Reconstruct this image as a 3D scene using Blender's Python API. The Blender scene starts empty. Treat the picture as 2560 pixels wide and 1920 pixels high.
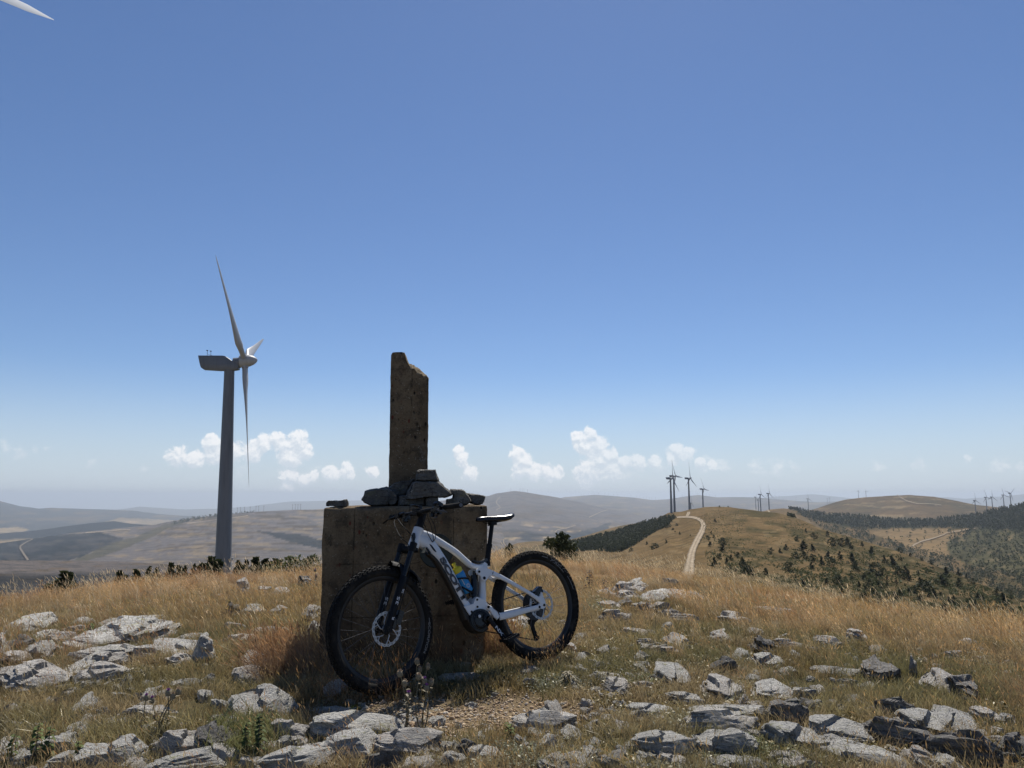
import bpy, bmesh, math, random
import numpy as np
from mathutils import Vector, Matrix, noise as mnoise

sc = bpy.context.scene
COL = sc.collection
F, HZ, CAMZ = 1873.0, 1240.0, 1.125          # focal length in px of the 2560 px wide photograph, horizon row, eye height
PITCH = math.atan((HZ - 960) / F)

# ---------------------------------------------------------------- camera
cam = bpy.data.cameras.new('camera'); camo = bpy.data.objects.new('camera', cam); COL.objects.link(camo)
cam.sensor_width = 36.0; cam.lens = 36.0 * F / 2560.0; cam.clip_start = 0.05; cam.clip_end = 200000.0
camo.location = (0, 0, CAMZ); camo.rotation_euler = (math.pi / 2 + PITCH, 0, 0)
sc.camera = camo

# ---------------------------------------------------------------- daylight
SUN_EL, SUN_AZ = math.radians(57.0), math.radians(11.0)       # azimuth clockwise from the view direction (+Y)
w = bpy.data.worlds.new('World'); sc.world = w; w.use_nodes = True
nt = w.node_tree; bg = nt.nodes['Background']
sky = nt.nodes.new('ShaderNodeTexSky'); sky.sky_type = 'NISHITA'; sky.sun_disc = False
sky.sun_elevation = SUN_EL; sky.sun_rotation = SUN_AZ
sky.altitude = 1300; sky.air_density = 1.0; sky.dust_density = 0.3; sky.ozone_density = 3.5
hs = nt.nodes.new('ShaderNodeHueSaturation'); hs.inputs['Saturation'].default_value = 1.06
tint = nt.nodes.new('ShaderNodeMix'); tint.data_type = 'RGBA'; tint.blend_type = 'MULTIPLY'; tint.inputs[0].default_value = 1.0; tint.inputs[7].default_value = (1.0, 1.0, 1.07, 1)
nt.links.new(sky.outputs[0], hs.inputs['Color']); nt.links.new(hs.outputs[0], tint.inputs[6]); 
# the hazy foot of the sky, the same all the way round
_tc = nt.nodes.new('ShaderNodeTexCoord'); _sp = nt.nodes.new('ShaderNodeSeparateXYZ'); nt.links.new(_tc.outputs['Generated'], _sp.inputs[0]); _mr = nt.nodes.new('ShaderNodeMapRange'); _mr.interpolation_type = 'SMOOTHSTEP'; nt.links.new(_sp.outputs[2], _mr.inputs[0]); _mr.inputs[1].default_value = .17; _mr.inputs[2].default_value = -.02; _mr.inputs[3].default_value = 0; _mr.inputs[4].default_value = .85
foot = nt.nodes.new('ShaderNodeMix'); foot.data_type = 'RGBA'; nt.links.new(_mr.outputs[0], foot.inputs[0]); nt.links.new(tint.outputs[2], foot.inputs[6]); foot.inputs[7].default_value = (.575 / .094, .668 / .094, .775 / .094, 1)
nt.links.new(foot.outputs[2], bg.inputs[0]); bg.inputs[1].default_value = 0.081
sun = bpy.data.lights.new('sun', 'SUN'); sun.energy = 5.0; sun.angle = math.radians(0.5); sun.color = (1.0, 0.95, 0.87)
suno = bpy.data.objects.new('sun', sun); COL.objects.link(suno)
sd = Vector((math.sin(SUN_AZ) * math.cos(SUN_EL), math.cos(SUN_AZ) * math.cos(SUN_EL), math.sin(SUN_EL)))
suno.rotation_euler = sd.to_track_quat('Z', 'Y').to_euler(); suno.location = (3, 10, 20)
vs = sc.view_settings
sc.display_settings.display_device = 'sRGB'
vs.view_transform = 'Standard'; vs.look = 'None'; vs.exposure = 0.2; vs.gamma = 1.0; vs.use_curve_mapping = False
sc.cycles.max_bounces = 6; sc.cycles.diffuse_bounces = 3; sc.cycles.glossy_bounces = 3
sc.cycles.transparent_max_bounces = 48; sc.cycles.volume_bounces = 0
sc.cycles.use_denoising = True
try: sc.cycles.caustics_reflective = False; sc.cycles.caustics_refractive = False
except Exception: pass

# ---------------------------------------------------------------- helpers
rng = random.Random(7); nrng = np.random.default_rng(7)
def tag(o, label=None, cat=None, group=None, kind=None):
    if label: o['label'] = label
    if cat: o['category'] = cat
    if group: o['group'] = group
    if kind: o['kind'] = kind
    return o
def thing(name, label, cat, loc=(0, 0, 0), rot=(0, 0, 0), group=None):
    o = bpy.data.objects.new(name, None); COL.objects.link(o); o.location = loc; o.rotation_euler = rot
    o.empty_display_size = 0.1
    return tag(o, label, cat, group)
def link(name, me, parent=None):
    o = bpy.data.objects.new(name, me); COL.objects.link(o)
    if parent is not None: o.parent = parent
    return o
def copy_tree(o, parent=None):
    c = o.copy(); COL.objects.link(c)
    if parent is not None: c.parent = parent
    for ch in o.children: copy_tree(ch, c)
    return c
def np_mesh(name, V, Fq, mat=None, smooth=True, col=None, Ft=None):
    """mesh from numpy verts, quads (and tris)."""
    me = bpy.data.meshes.new(name)
    V = np.asarray(V, dtype=np.float32).reshape(-1, 3)
    parts = []
    nq = 0 if Fq is None else len(Fq); ntri = 0 if Ft is None else len(Ft)
    loops = []
    if nq: loops.append(np.asarray(Fq, dtype=np.int32).ravel())
    if ntri: loops.append(np.asarray(Ft, dtype=np.int32).ravel())
    loops = np.concatenate(loops)
    starts = np.concatenate([np.arange(nq) * 4, nq * 4 + np.arange(ntri) * 3]).astype(np.int32)
    me.vertices.add(len(V)); me.vertices.foreach_set('co', V.ravel())
    me.loops.add(len(loops)); me.loops.foreach_set('vertex_index', loops)
    me.polygons.add(nq + ntri); me.polygons.foreach_set('loop_start', starts)
    me.update(calc_edges=True); me.validate()
    if smooth: me.polygons.foreach_set('use_smooth', [True] * len(me.polygons))
    if col is not None:
        a = me.color_attributes.new('Col', 'FLOAT_COLOR', 'POINT')
        c4 = np.ones((len(V), 4), np.float32); c4[:, :3] = np.asarray(col, np.float32).reshape(-1, 3)
        a.data.foreach_set('color', c4.ravel())
    if mat: me.materials.append(mat)
    return me
def grid_faces(nr, nc, wrap=False):
    i = np.arange(nr - 1)[:, None]; j = np.arange(nc if wrap else nc - 1)[None, :]
    a = i * nc + j; b = i * nc + (j + 1) % nc
    return np.stack([a, b, b + nc, a + nc], -1).reshape(-1, 4)

class MB:
    """collects shapes, then links them as ONE mesh object"""
    def __init__(s): s.v = []; s.f = []
    def add(s, V, Fs):
        n = len(s.v); s.v += [tuple(p) for p in V]; s.f += [tuple(n + i for i in f) for f in Fs]
    def tube(s, path, rad, seg=10, caps=True, up=(0, 1, 0), closed=False, ex=1.0):
        """rad: number, or list of numbers / (along up, across up); ex<1 squares the section"""
        P = [Vector(p) for p in path]; n = len(P); up = Vector(up); V = []; Fs = []
        for i, p in enumerate(P):
            if closed: t = P[(i + 1) % n] - P[i - 1]
            else: t = (P[min(i + 1, n - 1)] - P[max(i - 1, 0)])
            t.normalize()
            a = up - t * up.dot(t)
            if a.length < 1e-4: a = Vector((1, 0, 0)) - t * t.x
            if a.length < 1e-4: a = Vector((0, 0, 1))
            a.normalize(); b = t.cross(a)
            r = rad[i] if isinstance(rad, (list, tuple)) else rad
            ra, rb = r if isinstance(r, (list, tuple)) else (r, r)
            for k in range(seg):
                th = 2 * math.pi * (k + .5) / seg; c, q = math.cos(th), math.sin(th)
                c = math.copysign(abs(c) ** ex, c); q = math.copysign(abs(q) ** ex, q)
                V.append(p + a * (ra * c) + b * (rb * q))
        for i in range(n if closed else n - 1):
            for k in range(seg):
                i2 = (i + 1) % n
                Fs.append((i * seg + k, i * seg + (k + 1) % seg, i2 * seg + (k + 1) % seg, i2 * seg + k))
        if caps and not closed:
            Fs.append(tuple(range(seg - 1, -1, -1))); Fs.append(tuple((n - 1) * seg + k for k in range(seg)))
        s.add(V, Fs); return s
    def box(s, c, h, M=None):
        c = Vector(c); V = []
        for x in (-1, 1):
            for y in (-1, 1):
                for z in (-1, 1):
                    q = Vector((x * h[0], y * h[1], z * h[2]))
                    V.append(c + (M @ q if M is not None else q))
        s.add(V, [(0, 1, 3, 2), (4, 6, 7, 5), (0, 4, 5, 1), (2, 3, 7, 6), (0, 2, 6, 4), (1, 5, 7, 3)]); return s
    def prism(s, pts, y0, y1, axis='y'):
        """polygon in (x,z) extruded along y"""
        n = len(pts); V = [(x, y0, z) for x, z in pts] + [(x, y1, z) for x, z in pts]
        Fs = [tuple(range(n)), tuple(range(2 * n - 1, n - 1, -1))] + [(i, n + i, n + (i + 1) % n, (i + 1) % n) for i in range(n)]
        s.add(V, Fs); return s
    def lathe(s, prof, o, ax, seg=24, closed_prof=False, wrap=True):
        """prof: (distance along axis, radius)"""
        o = Vector(o); ax = Vector(ax).normalized(); a = ax.orthogonal().normalized(); b = ax.cross(a); V = []; Fs = []; n = len(prof)
        for d, r in prof:
            for k in range(seg):
                th = 2 * math.pi * k / seg; V.append(o + ax * d + (a * math.cos(th) + b * math.sin(th)) * r)
        for i in range(n if closed_prof else n - 1):
            i2 = (i + 1) % n
            for k in range(seg): Fs.append((i * seg + k, i * seg + (k + 1) % seg, i2 * seg + (k + 1) % seg, i2 * seg + k))
        s.add(V, Fs); return s
    def mesh(s, name, mat, smooth=True, ang=40, bevel=0):
        me = bpy.data.meshes.new(name); me.from_pydata([tuple(p) for p in s.v], [], s.f); me.update()
        bm = bmesh.new(); bm.from_mesh(me)
        if bevel:
            bmesh.ops.bevel(bm, geom=[e for e in bm.edges if e.is_manifold and e.calc_face_angle(0) > math.radians(35)], offset=bevel, segments=2, affect='EDGES', clamp_overlap=True)
        bmesh.ops.recalc_face_normals(bm, faces=bm.faces); bm.to_mesh(me); bm.free()
        if smooth:
            me.polygons.foreach_set('use_smooth', [True] * len(me.polygons)); me.set_sharp_from_angle(angle=math.radians(ang))
        me.materials.append(mat); return me
    def build(s, name, mat, parent=None, **k): return link(name, s.mesh(name, mat, **k), parent)

# ------ rays of the photograph's camera
_c, _s = math.cos(PITCH), math.sin(PITCH)
def ray(px, py):
    a = (np.asarray(px, float) - 1280) / F; b = -(np.asarray(py, float) - 960) / F
    return np.stack(np.broadcast_arrays(a, _c - b * _s, _s + b * _c), -1)
def at(px, py, r):
    """point at horizontal range r along the ray of a pixel"""
    d = ray(px, py); h = np.hypot(d[..., 0], d[..., 1])
    return d * (np.asarray(r, float) / h)[..., None] + np.array([0, 0, CAMZ])
def los(px, py):
    d = ray(px, py); return d[..., 2] / np.hypot(d[..., 0], d[..., 1])

# ------ value noise
def vnoise(x, y, seed=0):
    x = np.asarray(x, float); y = np.asarray(y, float)
    xi = np.floor(x).astype(np.int64); yi = np.floor(y).astype(np.int64); fx = x - xi; fy = y - yi
    fx = fx * fx * (3 - 2 * fx); fy = fy * fy * (3 - 2 * fy)
    def h(a, b):
        n = (a * 374761393 + b * 668265263 + seed * 974711) & 0x7fffffff
        n = ((n ^ (n >> 13)) * 1274126177) & 0x7fffffff
        n = ((n ^ (n >> 15)) * 668265263) & 0x7fffffff
        return ((n ^ (n >> 16)) & 0xffffff) / float(0xffffff)
    return (h(xi, yi) * (1 - fx) + h(xi + 1, yi) * fx) * (1 - fy) + (h(xi, yi + 1) * (1 - fx) + h(xi + 1, yi + 1) * fx) * fy
def fbm(x, y, o=4, seed=0):
    v = 0; a = .5; t = 0
    for i in range(o):
        v = v + a * vnoise(x * 2 ** i, y * 2 ** i, seed + i * 17); t += a; a *= .5
    return v / t
def sstep(a, b, x): t = np.clip((x - a) / (b - a), 0, 1); return t * t * (3 - 2 * t)
def inpoly(px, py, poly):
    px = np.asarray(px, float); py = np.asarray(py, float); r = np.zeros(np.broadcast(px, py).shape, bool); n = len(poly)
    for i in range(n):
        x1, y1 = poly[i]; x2, y2 = poly[(i + 1) % n]
        if y1 == y2: continue
        c = ((y1 > py) != (y2 > py)) & (px < (x2 - x1) * (py - y1) / (y2 - y1) + x1)
        r ^= c
    return r

# ------ materials
def mat(name, color=(.5, .5, .5), rough=.6, metal=0.0, spec=.5, coat=0.0):
    m = bpy.data.materials.new(name); m.use_nodes = True; b = m.node_tree.nodes['Principled BSDF']
    b.inputs['Base Color'].default_value = (*color, 1); b.inputs['Roughness'].default_value = rough; b.inputs['Metallic'].default_value = metal
    b.inputs['Specular IOR Level'].default_value = spec; b.inputs['Coat Weight'].default_value = coat
    return m
class NT:
    def __init__(s, m): s.m = m; s.t = m.node_tree; s.n = s.t.nodes; s.b = s.n.get('Principled BSDF')
    def node(s, ty, **k):
        n = s.n.new(ty)
        for a, v in k.items(): setattr(n, a, v)
        return n
    def set(s, sock, v):
        if hasattr(v, 'is_output') or isinstance(v, bpy.types.NodeSocket): s.t.links.new(v, sock)
        else: sock.default_value = (*v, 1) if isinstance(v, tuple) and len(v) == 3 and sock.type == 'RGBA' else v
    def noise(s, vec, scale, detail=4, rough=.6, dist=0.0):
        n = s.node('ShaderNodeTexNoise'); s.set(n.inputs['Vector'], vec); n.inputs['Scale'].default_value = scale; n.inputs['Detail'].default_value = detail
        n.inputs['Roughness'].default_value = rough; n.inputs['Distortion'].default_value = dist; return n.outputs[0]
    def ramp(s, v, stops):
        n = s.node('ShaderNodeValToRGB'); s.set(n.inputs[0], v); e = n.color_ramp.elements
        while len(e) < len(stops): e.new(.5)
        for el, (p, c) in zip(e, stops): el.position = p; el.color = (*c, 1) if len(c) == 3 else c
        return n.outputs[0]
    def sm(s, v, a, b):
        n = s.node('ShaderNodeMapRange', interpolation_type='SMOOTHSTEP'); s.set(n.inputs[0], v); n.inputs[1].default_value = a; n.inputs[2].default_value = b; return n.outputs[0]
    def mix(s, f, a, b, mode='MIX'):
        n = s.node('ShaderNodeMix', data_type='RGBA', blend_type=mode); s.set(n.inputs[0], f); s.set(n.inputs[6], a); s.set(n.inputs[7], b); return n.outputs[2]
    def math(s, op, a, b=0.0):
        n = s.node('ShaderNodeMath', operation=op); s.set(n.inputs[0], a); s.set(n.inputs[1], b); return n.outputs[0]
    def scale(s, vec, sx, sy, sz):
        n = s.node('ShaderNodeMapping'); s.set(n.inputs[0], vec); n.inputs['Scale'].default_value = (sx, sy, sz); return n.outputs[0]
    def bump(s, h, strength=.5, dist=.02):
        n = s.node('ShaderNodeBump'); s.set(n.inputs['Height'], h); n.inputs['Strength'].default_value = strength; n.inputs['Distance'].default_value = dist
        s.t.links.new(n.outputs[0], s.b.inputs['Normal'])
    def obj(s): return s.node('ShaderNodeTexCoord').outputs['Object']
    def base(s, v): s.set(s.b.inputs['Base Color'], v)
# cumulus along the horizon: part of the sky itself, placed by direction (u = x/y, v = z/y), shaped by layered noise
def sky_clouds():
    W7 = lambda L: [(x * .4521, 1040 + y * .4521, r * .4521) for x, y, r in L]
    W8 = lambda L: [(1000 + x * .4521, 1040 + y * .4521, r * .4521) for x, y, r in L]
    strong = W7([(985, 225, 75), (1085, 245, 62), (1170, 150, 62), (1190, 215, 80), (1285, 200, 72), (1390, 190, 70), (1455, 150, 55), (1525, 125, 55), (1570, 165, 70), (1650, 130, 66), (1690, 195, 55), (1610, 225, 80)]) + W7([(1830, 325, 55), (1915, 305, 55), (2060, 318, 42)]) + W8([(328, 185, 36), (340, 225, 46), (385, 320, 55), (345, 265, 40)]) + W8([(645, 205, 46), (675, 245, 56), (665, 305, 60), (740, 310, 60), (815, 318, 60), (865, 315, 50)]) + W8([(990, 115, 48), (1048, 105, 46), (1015, 170, 70), (1095, 165, 66), (1160, 205, 50), (1090, 260, 95), (1040, 320, 90), (1175, 290, 80), (1240, 265, 60), (1315, 260, 58), (1405, 250, 46), (1500, 235, 46), (1530, 195, 44), (1595, 215, 48), (1670, 255, 42), (1735, 270, 36)]) + W7([(1600, 330, 52), (1680, 355, 46), (1585, 395, 44), (1740, 335, 34)])
    faint = W7([(1590, 330, 80), (1700, 350, 75), (1570, 400, 66), (1345, 310, 62), (515, 268, 40), (808, 296, 34), (25, 165, 50), (110, 205, 52), (190, 190, 40), (262, 188, 30), (300, 475, 90), (160, 472, 80), (470, 475, 70), (825, 455, 26)]) + W8([(1410, 240, 50), (1520, 205, 60), (1590, 220, 70), (1690, 262, 66), (1780, 268, 50), (1420, 310, 80), (1250, 330, 90), (1980, 280, 60), (2090, 282, 60), (2190, 292, 40)]) + [(2300, 1164, 24), (2412, 1152, 14), (2500, 1161, 30), (2555, 1166, 24), (2200, 1172, 20)]
    N = nt.nodes; L = nt.links
    def nd(ty, **k):
        n = N.new(ty)
        for a, v in k.items(): setattr(n, a, v)
        return n
    def put(s, v): (L.new(v, s) if isinstance(v, bpy.types.NodeSocket) else setattr(s, 'default_value', v))
    def mth(op, a, b=0.0, c=None):
        n = nd('ShaderNodeMath', operation=op); put(n.inputs[0], a); put(n.inputs[1], b)
        if c is not None: put(n.inputs[2], c)
        return n.outputs[0]
    tc = nd('ShaderNodeTexCoord'); sp = nd('ShaderNodeSeparateXYZ'); put(sp.inputs[0], tc.outputs['Generated'])
    yy = mth('MAXIMUM', mth('ABSOLUTE', sp.outputs[1]), .05); u = mth('DIVIDE', sp.outputs[0], yy); v = mth('DIVIDE', sp.outputs[2], yy)
    cv = nd('ShaderNodeCombineXYZ'); put(cv.inputs[0], u); put(cv.inputs[1], v); uv = cv.outputs[0]
    def warp(o, sc_, amp):
        n = nd('ShaderNodeTexNoise'); put(n.inputs['Vector'], o); n.inputs['Scale'].default_value = sc_; n.inputs['Detail'].default_value = 3
        a = nd('ShaderNodeVectorMath', operation='SUBTRACT'); put(a.inputs[0], n.outputs['Color']); a.inputs[1].default_value = (.5, .5, .5); b = nd('ShaderNodeVectorMath', operation='MULTIPLY_ADD'); put(b.inputs[0], a.outputs[0]); b.inputs[1].default_value = (amp, amp * .8, 0); put(b.inputs[2], o); return b.outputs[0]
    wv = warp(uv, 34, .016)
    st = nd('ShaderNodeMapping'); put(st.inputs[0], uv); st.inputs['Scale'].default_value = (1, 2.2, 1)
    def field(blobs, wv):
        acc = None
        for (px, py, r) in blobs:
            d = ray(px, py); u0, v0 = d[0] / d[1], d[2] / d[1]; rr = r / F * 1.02
            n = nd('ShaderNodeVectorMath', operation='DISTANCE'); put(n.inputs[0], wv); n.inputs[1].default_value = (u0, v0, 0)
            q = mth('MULTIPLY_ADD', n.outputs['Value'], -1 / rr, 1.0); acc = q if acc is None else mth('SMOOTH_MAX', acc, q, .25)
        return acc
    def noise(o, s, det, ro):
        n = nd('ShaderNodeTexNoise'); put(n.inputs['Vector'], o); n.inputs['Scale'].default_value = s; n.inputs['Detail'].default_value = det; n.inputs['Roughness'].default_value = ro; return n.outputs[0]
    def off(o, d): n = nd('ShaderNodeVectorMath', operation='ADD'); put(n.inputs[0], o); n.inputs[1].default_value = d; return n.outputs[0]
    wv2 = warp(uv, 26, .034)
    n1 = noise(wv, 70, 10, .67); n1u = noise(off(wv, (.0015, .0050, 0)), 70, 10, .67)
    def sm(x, a, b): n = nd('ShaderNodeMapRange', interpolation_type='SMOOTHSTEP'); put(n.inputs[0], x); n.inputs[1].default_value = a; n.inputs[2].default_value = b; return n.outputs[0]
    fs, ff = field(strong, wv), field(faint, wv2); fo = field(strong, off(wv, (.002, .009, 0)))
    ds = mth('ADD', fs, mth('MULTIPLY', mth('SUBTRACT', n1, .5), 1.6)); n2 = noise(st.outputs[0], 42, 8, .64); df = mth('ADD', ff, mth('MULTIPLY', mth('SUBTRACT', n2, .5), 3.0))
    thin = sm(mth('MULTIPLY_ADD', u, 1.0, 0.0), .075, .16); a_s = mth('MULTIPLY', sm(ds, .0, .34), mth('MULTIPLY_ADD', thin, -.30, .92)); a_f = mth('MULTIPLY', sm(df, .10, .95), .42); al = mth('MAXIMUM', a_s, a_f)
    lit = sm(mth('ADD', mth('MULTIPLY', mth('SUBTRACT', fs, fo), .62), mth('MULTIPLY', mth('SUBTRACT', n1, n1u), 2.4)), -.36, .50)
    ramp = nd('ShaderNodeMix', data_type='RGBA'); put(ramp.inputs[0], lit); ramp.inputs[6].default_value = (.66, .735, .82, 1); ramp.inputs[7].default_value = (.97, .98, 1.0, 1)
    cb = nd('ShaderNodeBackground'); put(cb.inputs[0], ramp.outputs[2]); cb.inputs[1].default_value = .87
    front = mth('GREATER_THAN', sp.outputs[2], 0.0); ms = nd('ShaderNodeMixShader'); put(ms.inputs[0], mth('MULTIPLY', al, front)); put(ms.inputs[1], bg.outputs[0]); put(ms.inputs[2], cb.outputs[0])
    put([n for n in N if n.type == 'OUTPUT_WORLD'][0].inputs[0], ms.outputs[0])
sky_clouds()
# ================================================================ THE SETTING
# ---- near hilltop: height as a function of place
U_ = [-400, 0, 200, 400, 600, 800, 1000, 1230, 1400, 1500, 1600, 1700, 1800, 2000, 2200, 2400, 2560, 3000]
YC = [1545, 1521, 1501, 1478, 1458, 1444, 1424, 1414, 1422, 1426, 1436, 1450, 1468, 1507, 1547, 1572, 1592, 1630]
RC = [13, 14, 14.5, 15, 15.5, 16, 16.5, 16, 16, 16, 15.5, 15.5, 15, 15, 15, 15, 15, 15]
def zplane(x, y): return .0165 * (x - .22) + .04 * (np.minimum(y, 6) - 5.38)
def zg(x, y, micro=True):
    x = np.asarray(x, float); y = np.asarray(y, float)
    r = np.hypot(x, y) + 1e-6; az = np.clip(np.arctan2(x, y), -.85, .85)
    u = 1280 + F * 1.0111 * np.tan(az)
    yc = np.interp(u, U_, YC); rc = np.interp(u, U_, RC); m = los(u, yc); zc = CAMZ + m * rc
    r0 = 4.4; zr0 = zplane(np.sin(np.arctan2(x, y)) * r0, np.cos(np.arctan2(x, y)) * r0)
    near = zplane(x, y)
    t = np.clip((r - r0) / (rc - r0), 0, 1); L = rc - r0
    s0 = np.where(y > 0, .035, -.03)
    h = (2 * t**3 - 3 * t**2 + 1) * zr0 + (t**3 - 2 * t**2 + t) * L * s0 + (-2 * t**3 + 3 * t**2) * zc + (t**3 - t**2) * L * m
    q = np.maximum(r - rc, 0); k = .012; q1 = np.minimum(q, 9)
    far = zc + m * q - k * q1**2 - 2 * k * 9 * np.maximum(q - 9, 0)
    z = np.where(r < r0, near, np.where(r < rc, h, far))
    dip = np.exp(-(((x + .26) / .80)**2 + ((y - 4.36) / .33)**2)**2) * .05
    z = z - dip
    if micro:
        a = np.clip(r / 8, .5, 3)
        z = z + (fbm(x * 1.3 + 9, y * 1.3 + 4, 4, 3) - .5) * .09 * a * sstep(2.5, 4.0, r) * (1 - .75 * np.exp(-(((x + .25) / .8)**2 + ((y - 5.0) / .8)**2)))
    return z
def G(px, py):
    """where the ray of a pixel first meets the hilltop"""
    d = ray(px, py); d = d / math.hypot(d[0], d[1]); rr = np.concatenate([np.arange(2.2, 20, .01), np.arange(20, 60, .1)])
    z = CAMZ + d[2] * rr - zg(d[0] * rr, d[1] * rr)
    i = int(np.argmax(z < 0)); r = rr[i] if z[i] < 0 else 17.0
    x, y = d[0] * r, d[1] * r
    return np.array([x, y, float(zg(x, y))])

def soil_material():
    m = mat('hilltop_soil', rough=.95, spec=.1); t = NT(m); o = t.obj()
    n1 = t.noise(o, 2.0, 5); n2 = t.noise(o, 14, 5, .7); n3 = t.noise(o, 90, 4, .7)
    c = t.mix(t.sm(n1, .35, .65), (.105, .085, .040), (.20, .14, .066))
    c = t.mix(t.sm(n2, .45, .7), c, (.07, .062, .026))
    at_ = t.node('ShaderNodeAttribute', attribute_name='Col').outputs['Color']
    sep = t.node('ShaderNodeSeparateColor'); t.set(sep.inputs[0], at_)
    grav = t.mix(n3, (.20, .145, .085), (.36, .27, .17))
    c = t.mix(t.math('MULTIPLY', sep.outputs[0], t.sm(n2, .25, .5)), c, grav)
    c = t.mix(t.math('MULTIPLY', sep.outputs[1], .8), c, (.30, .20, .095))
    c = t.mix(t.math('MULTIPLY', n3, .45), c, (.04, .032, .018))
    t.base(c); t.bump(t.math('ADD', n2, n3), .7, .02); return m
M_SOIL = soil_material()
azs = np.concatenate([np.linspace(-math.pi, -.75, 50, endpoint=False), np.linspace(-.75, .75, 620), np.linspace(.75, math.pi, 50, endpoint=False)[1:]])
rs = np.concatenate([[0.02], np.geomspace(.5, 2.8, 14, endpoint=False), np.geomspace(2.8, 22, 210, endpoint=False), np.geomspace(22, 110, 40)])
RR, AA = np.meshgrid(rs, azs, indexing='ij'); X = RR * np.sin(AA); Y = RR * np.cos(AA); Z = zg(X, Y)
grav = np.exp(-(((X + .26) / .84)**2 + ((Y - 4.36) / .38)**2)**2)
dry = sstep(5.5, 9, RR)
gcol = np.stack([grav, dry, 0 * dry], -1)
hill = link('hilltop_ground', np_mesh('hilltop_ground', np.stack([X, Y, Z], -1), grid_faces(len(rs), len(azs), True)[:, ::-1], M_SOIL, col=gcol)); hill['kind'] = 'structure'

# ---- land beyond: sheets of real hills, each at its own distance
def land_material(name, scale, bump=.6, dist=1.0):
    m = mat(name, rough=1.0, spec=.0); t = NT(m); g = t.node('ShaderNodeNewGeometry').outputs['Position']
    c = t.node('ShaderNodeAttribute', attribute_name='Col').outputs['Color']
    n1 = t.noise(g, 1 / scale, 6, .65); n2 = t.noise(g, 7 / scale, 5, .7)
    f = t.ramp(n1, [(.30, (.52, .56, .58)), (.48, (1, 1, 1)), (.70, (1.32, 1.24, 1.14))])
    f2 = t.ramp(n2, [(.32, (.60, .64, .64)), (.50, (1, 1, 1)), (.70, (1.28, 1.22, 1.14))])
    t.base(t.mix(1.0, t.mix(1.0, c, f, 'MULTIPLY'), f2, 'MULTIPLY')); t.bump(t.math('ADD', n1, n2), bump, dist); return m
WOODB = np.array([.010, .014, .017]); DUSK = np.array([.140, .126, .122]); BROWN = np.array([.150, .107, .058]); TAN = np.array([.205, .155, .090]); WOOD = np.array([.028, .031, .018]); SCRUB = np.array([.060, .057, .032]); ROADC = (.30, .25, .19)
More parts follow.
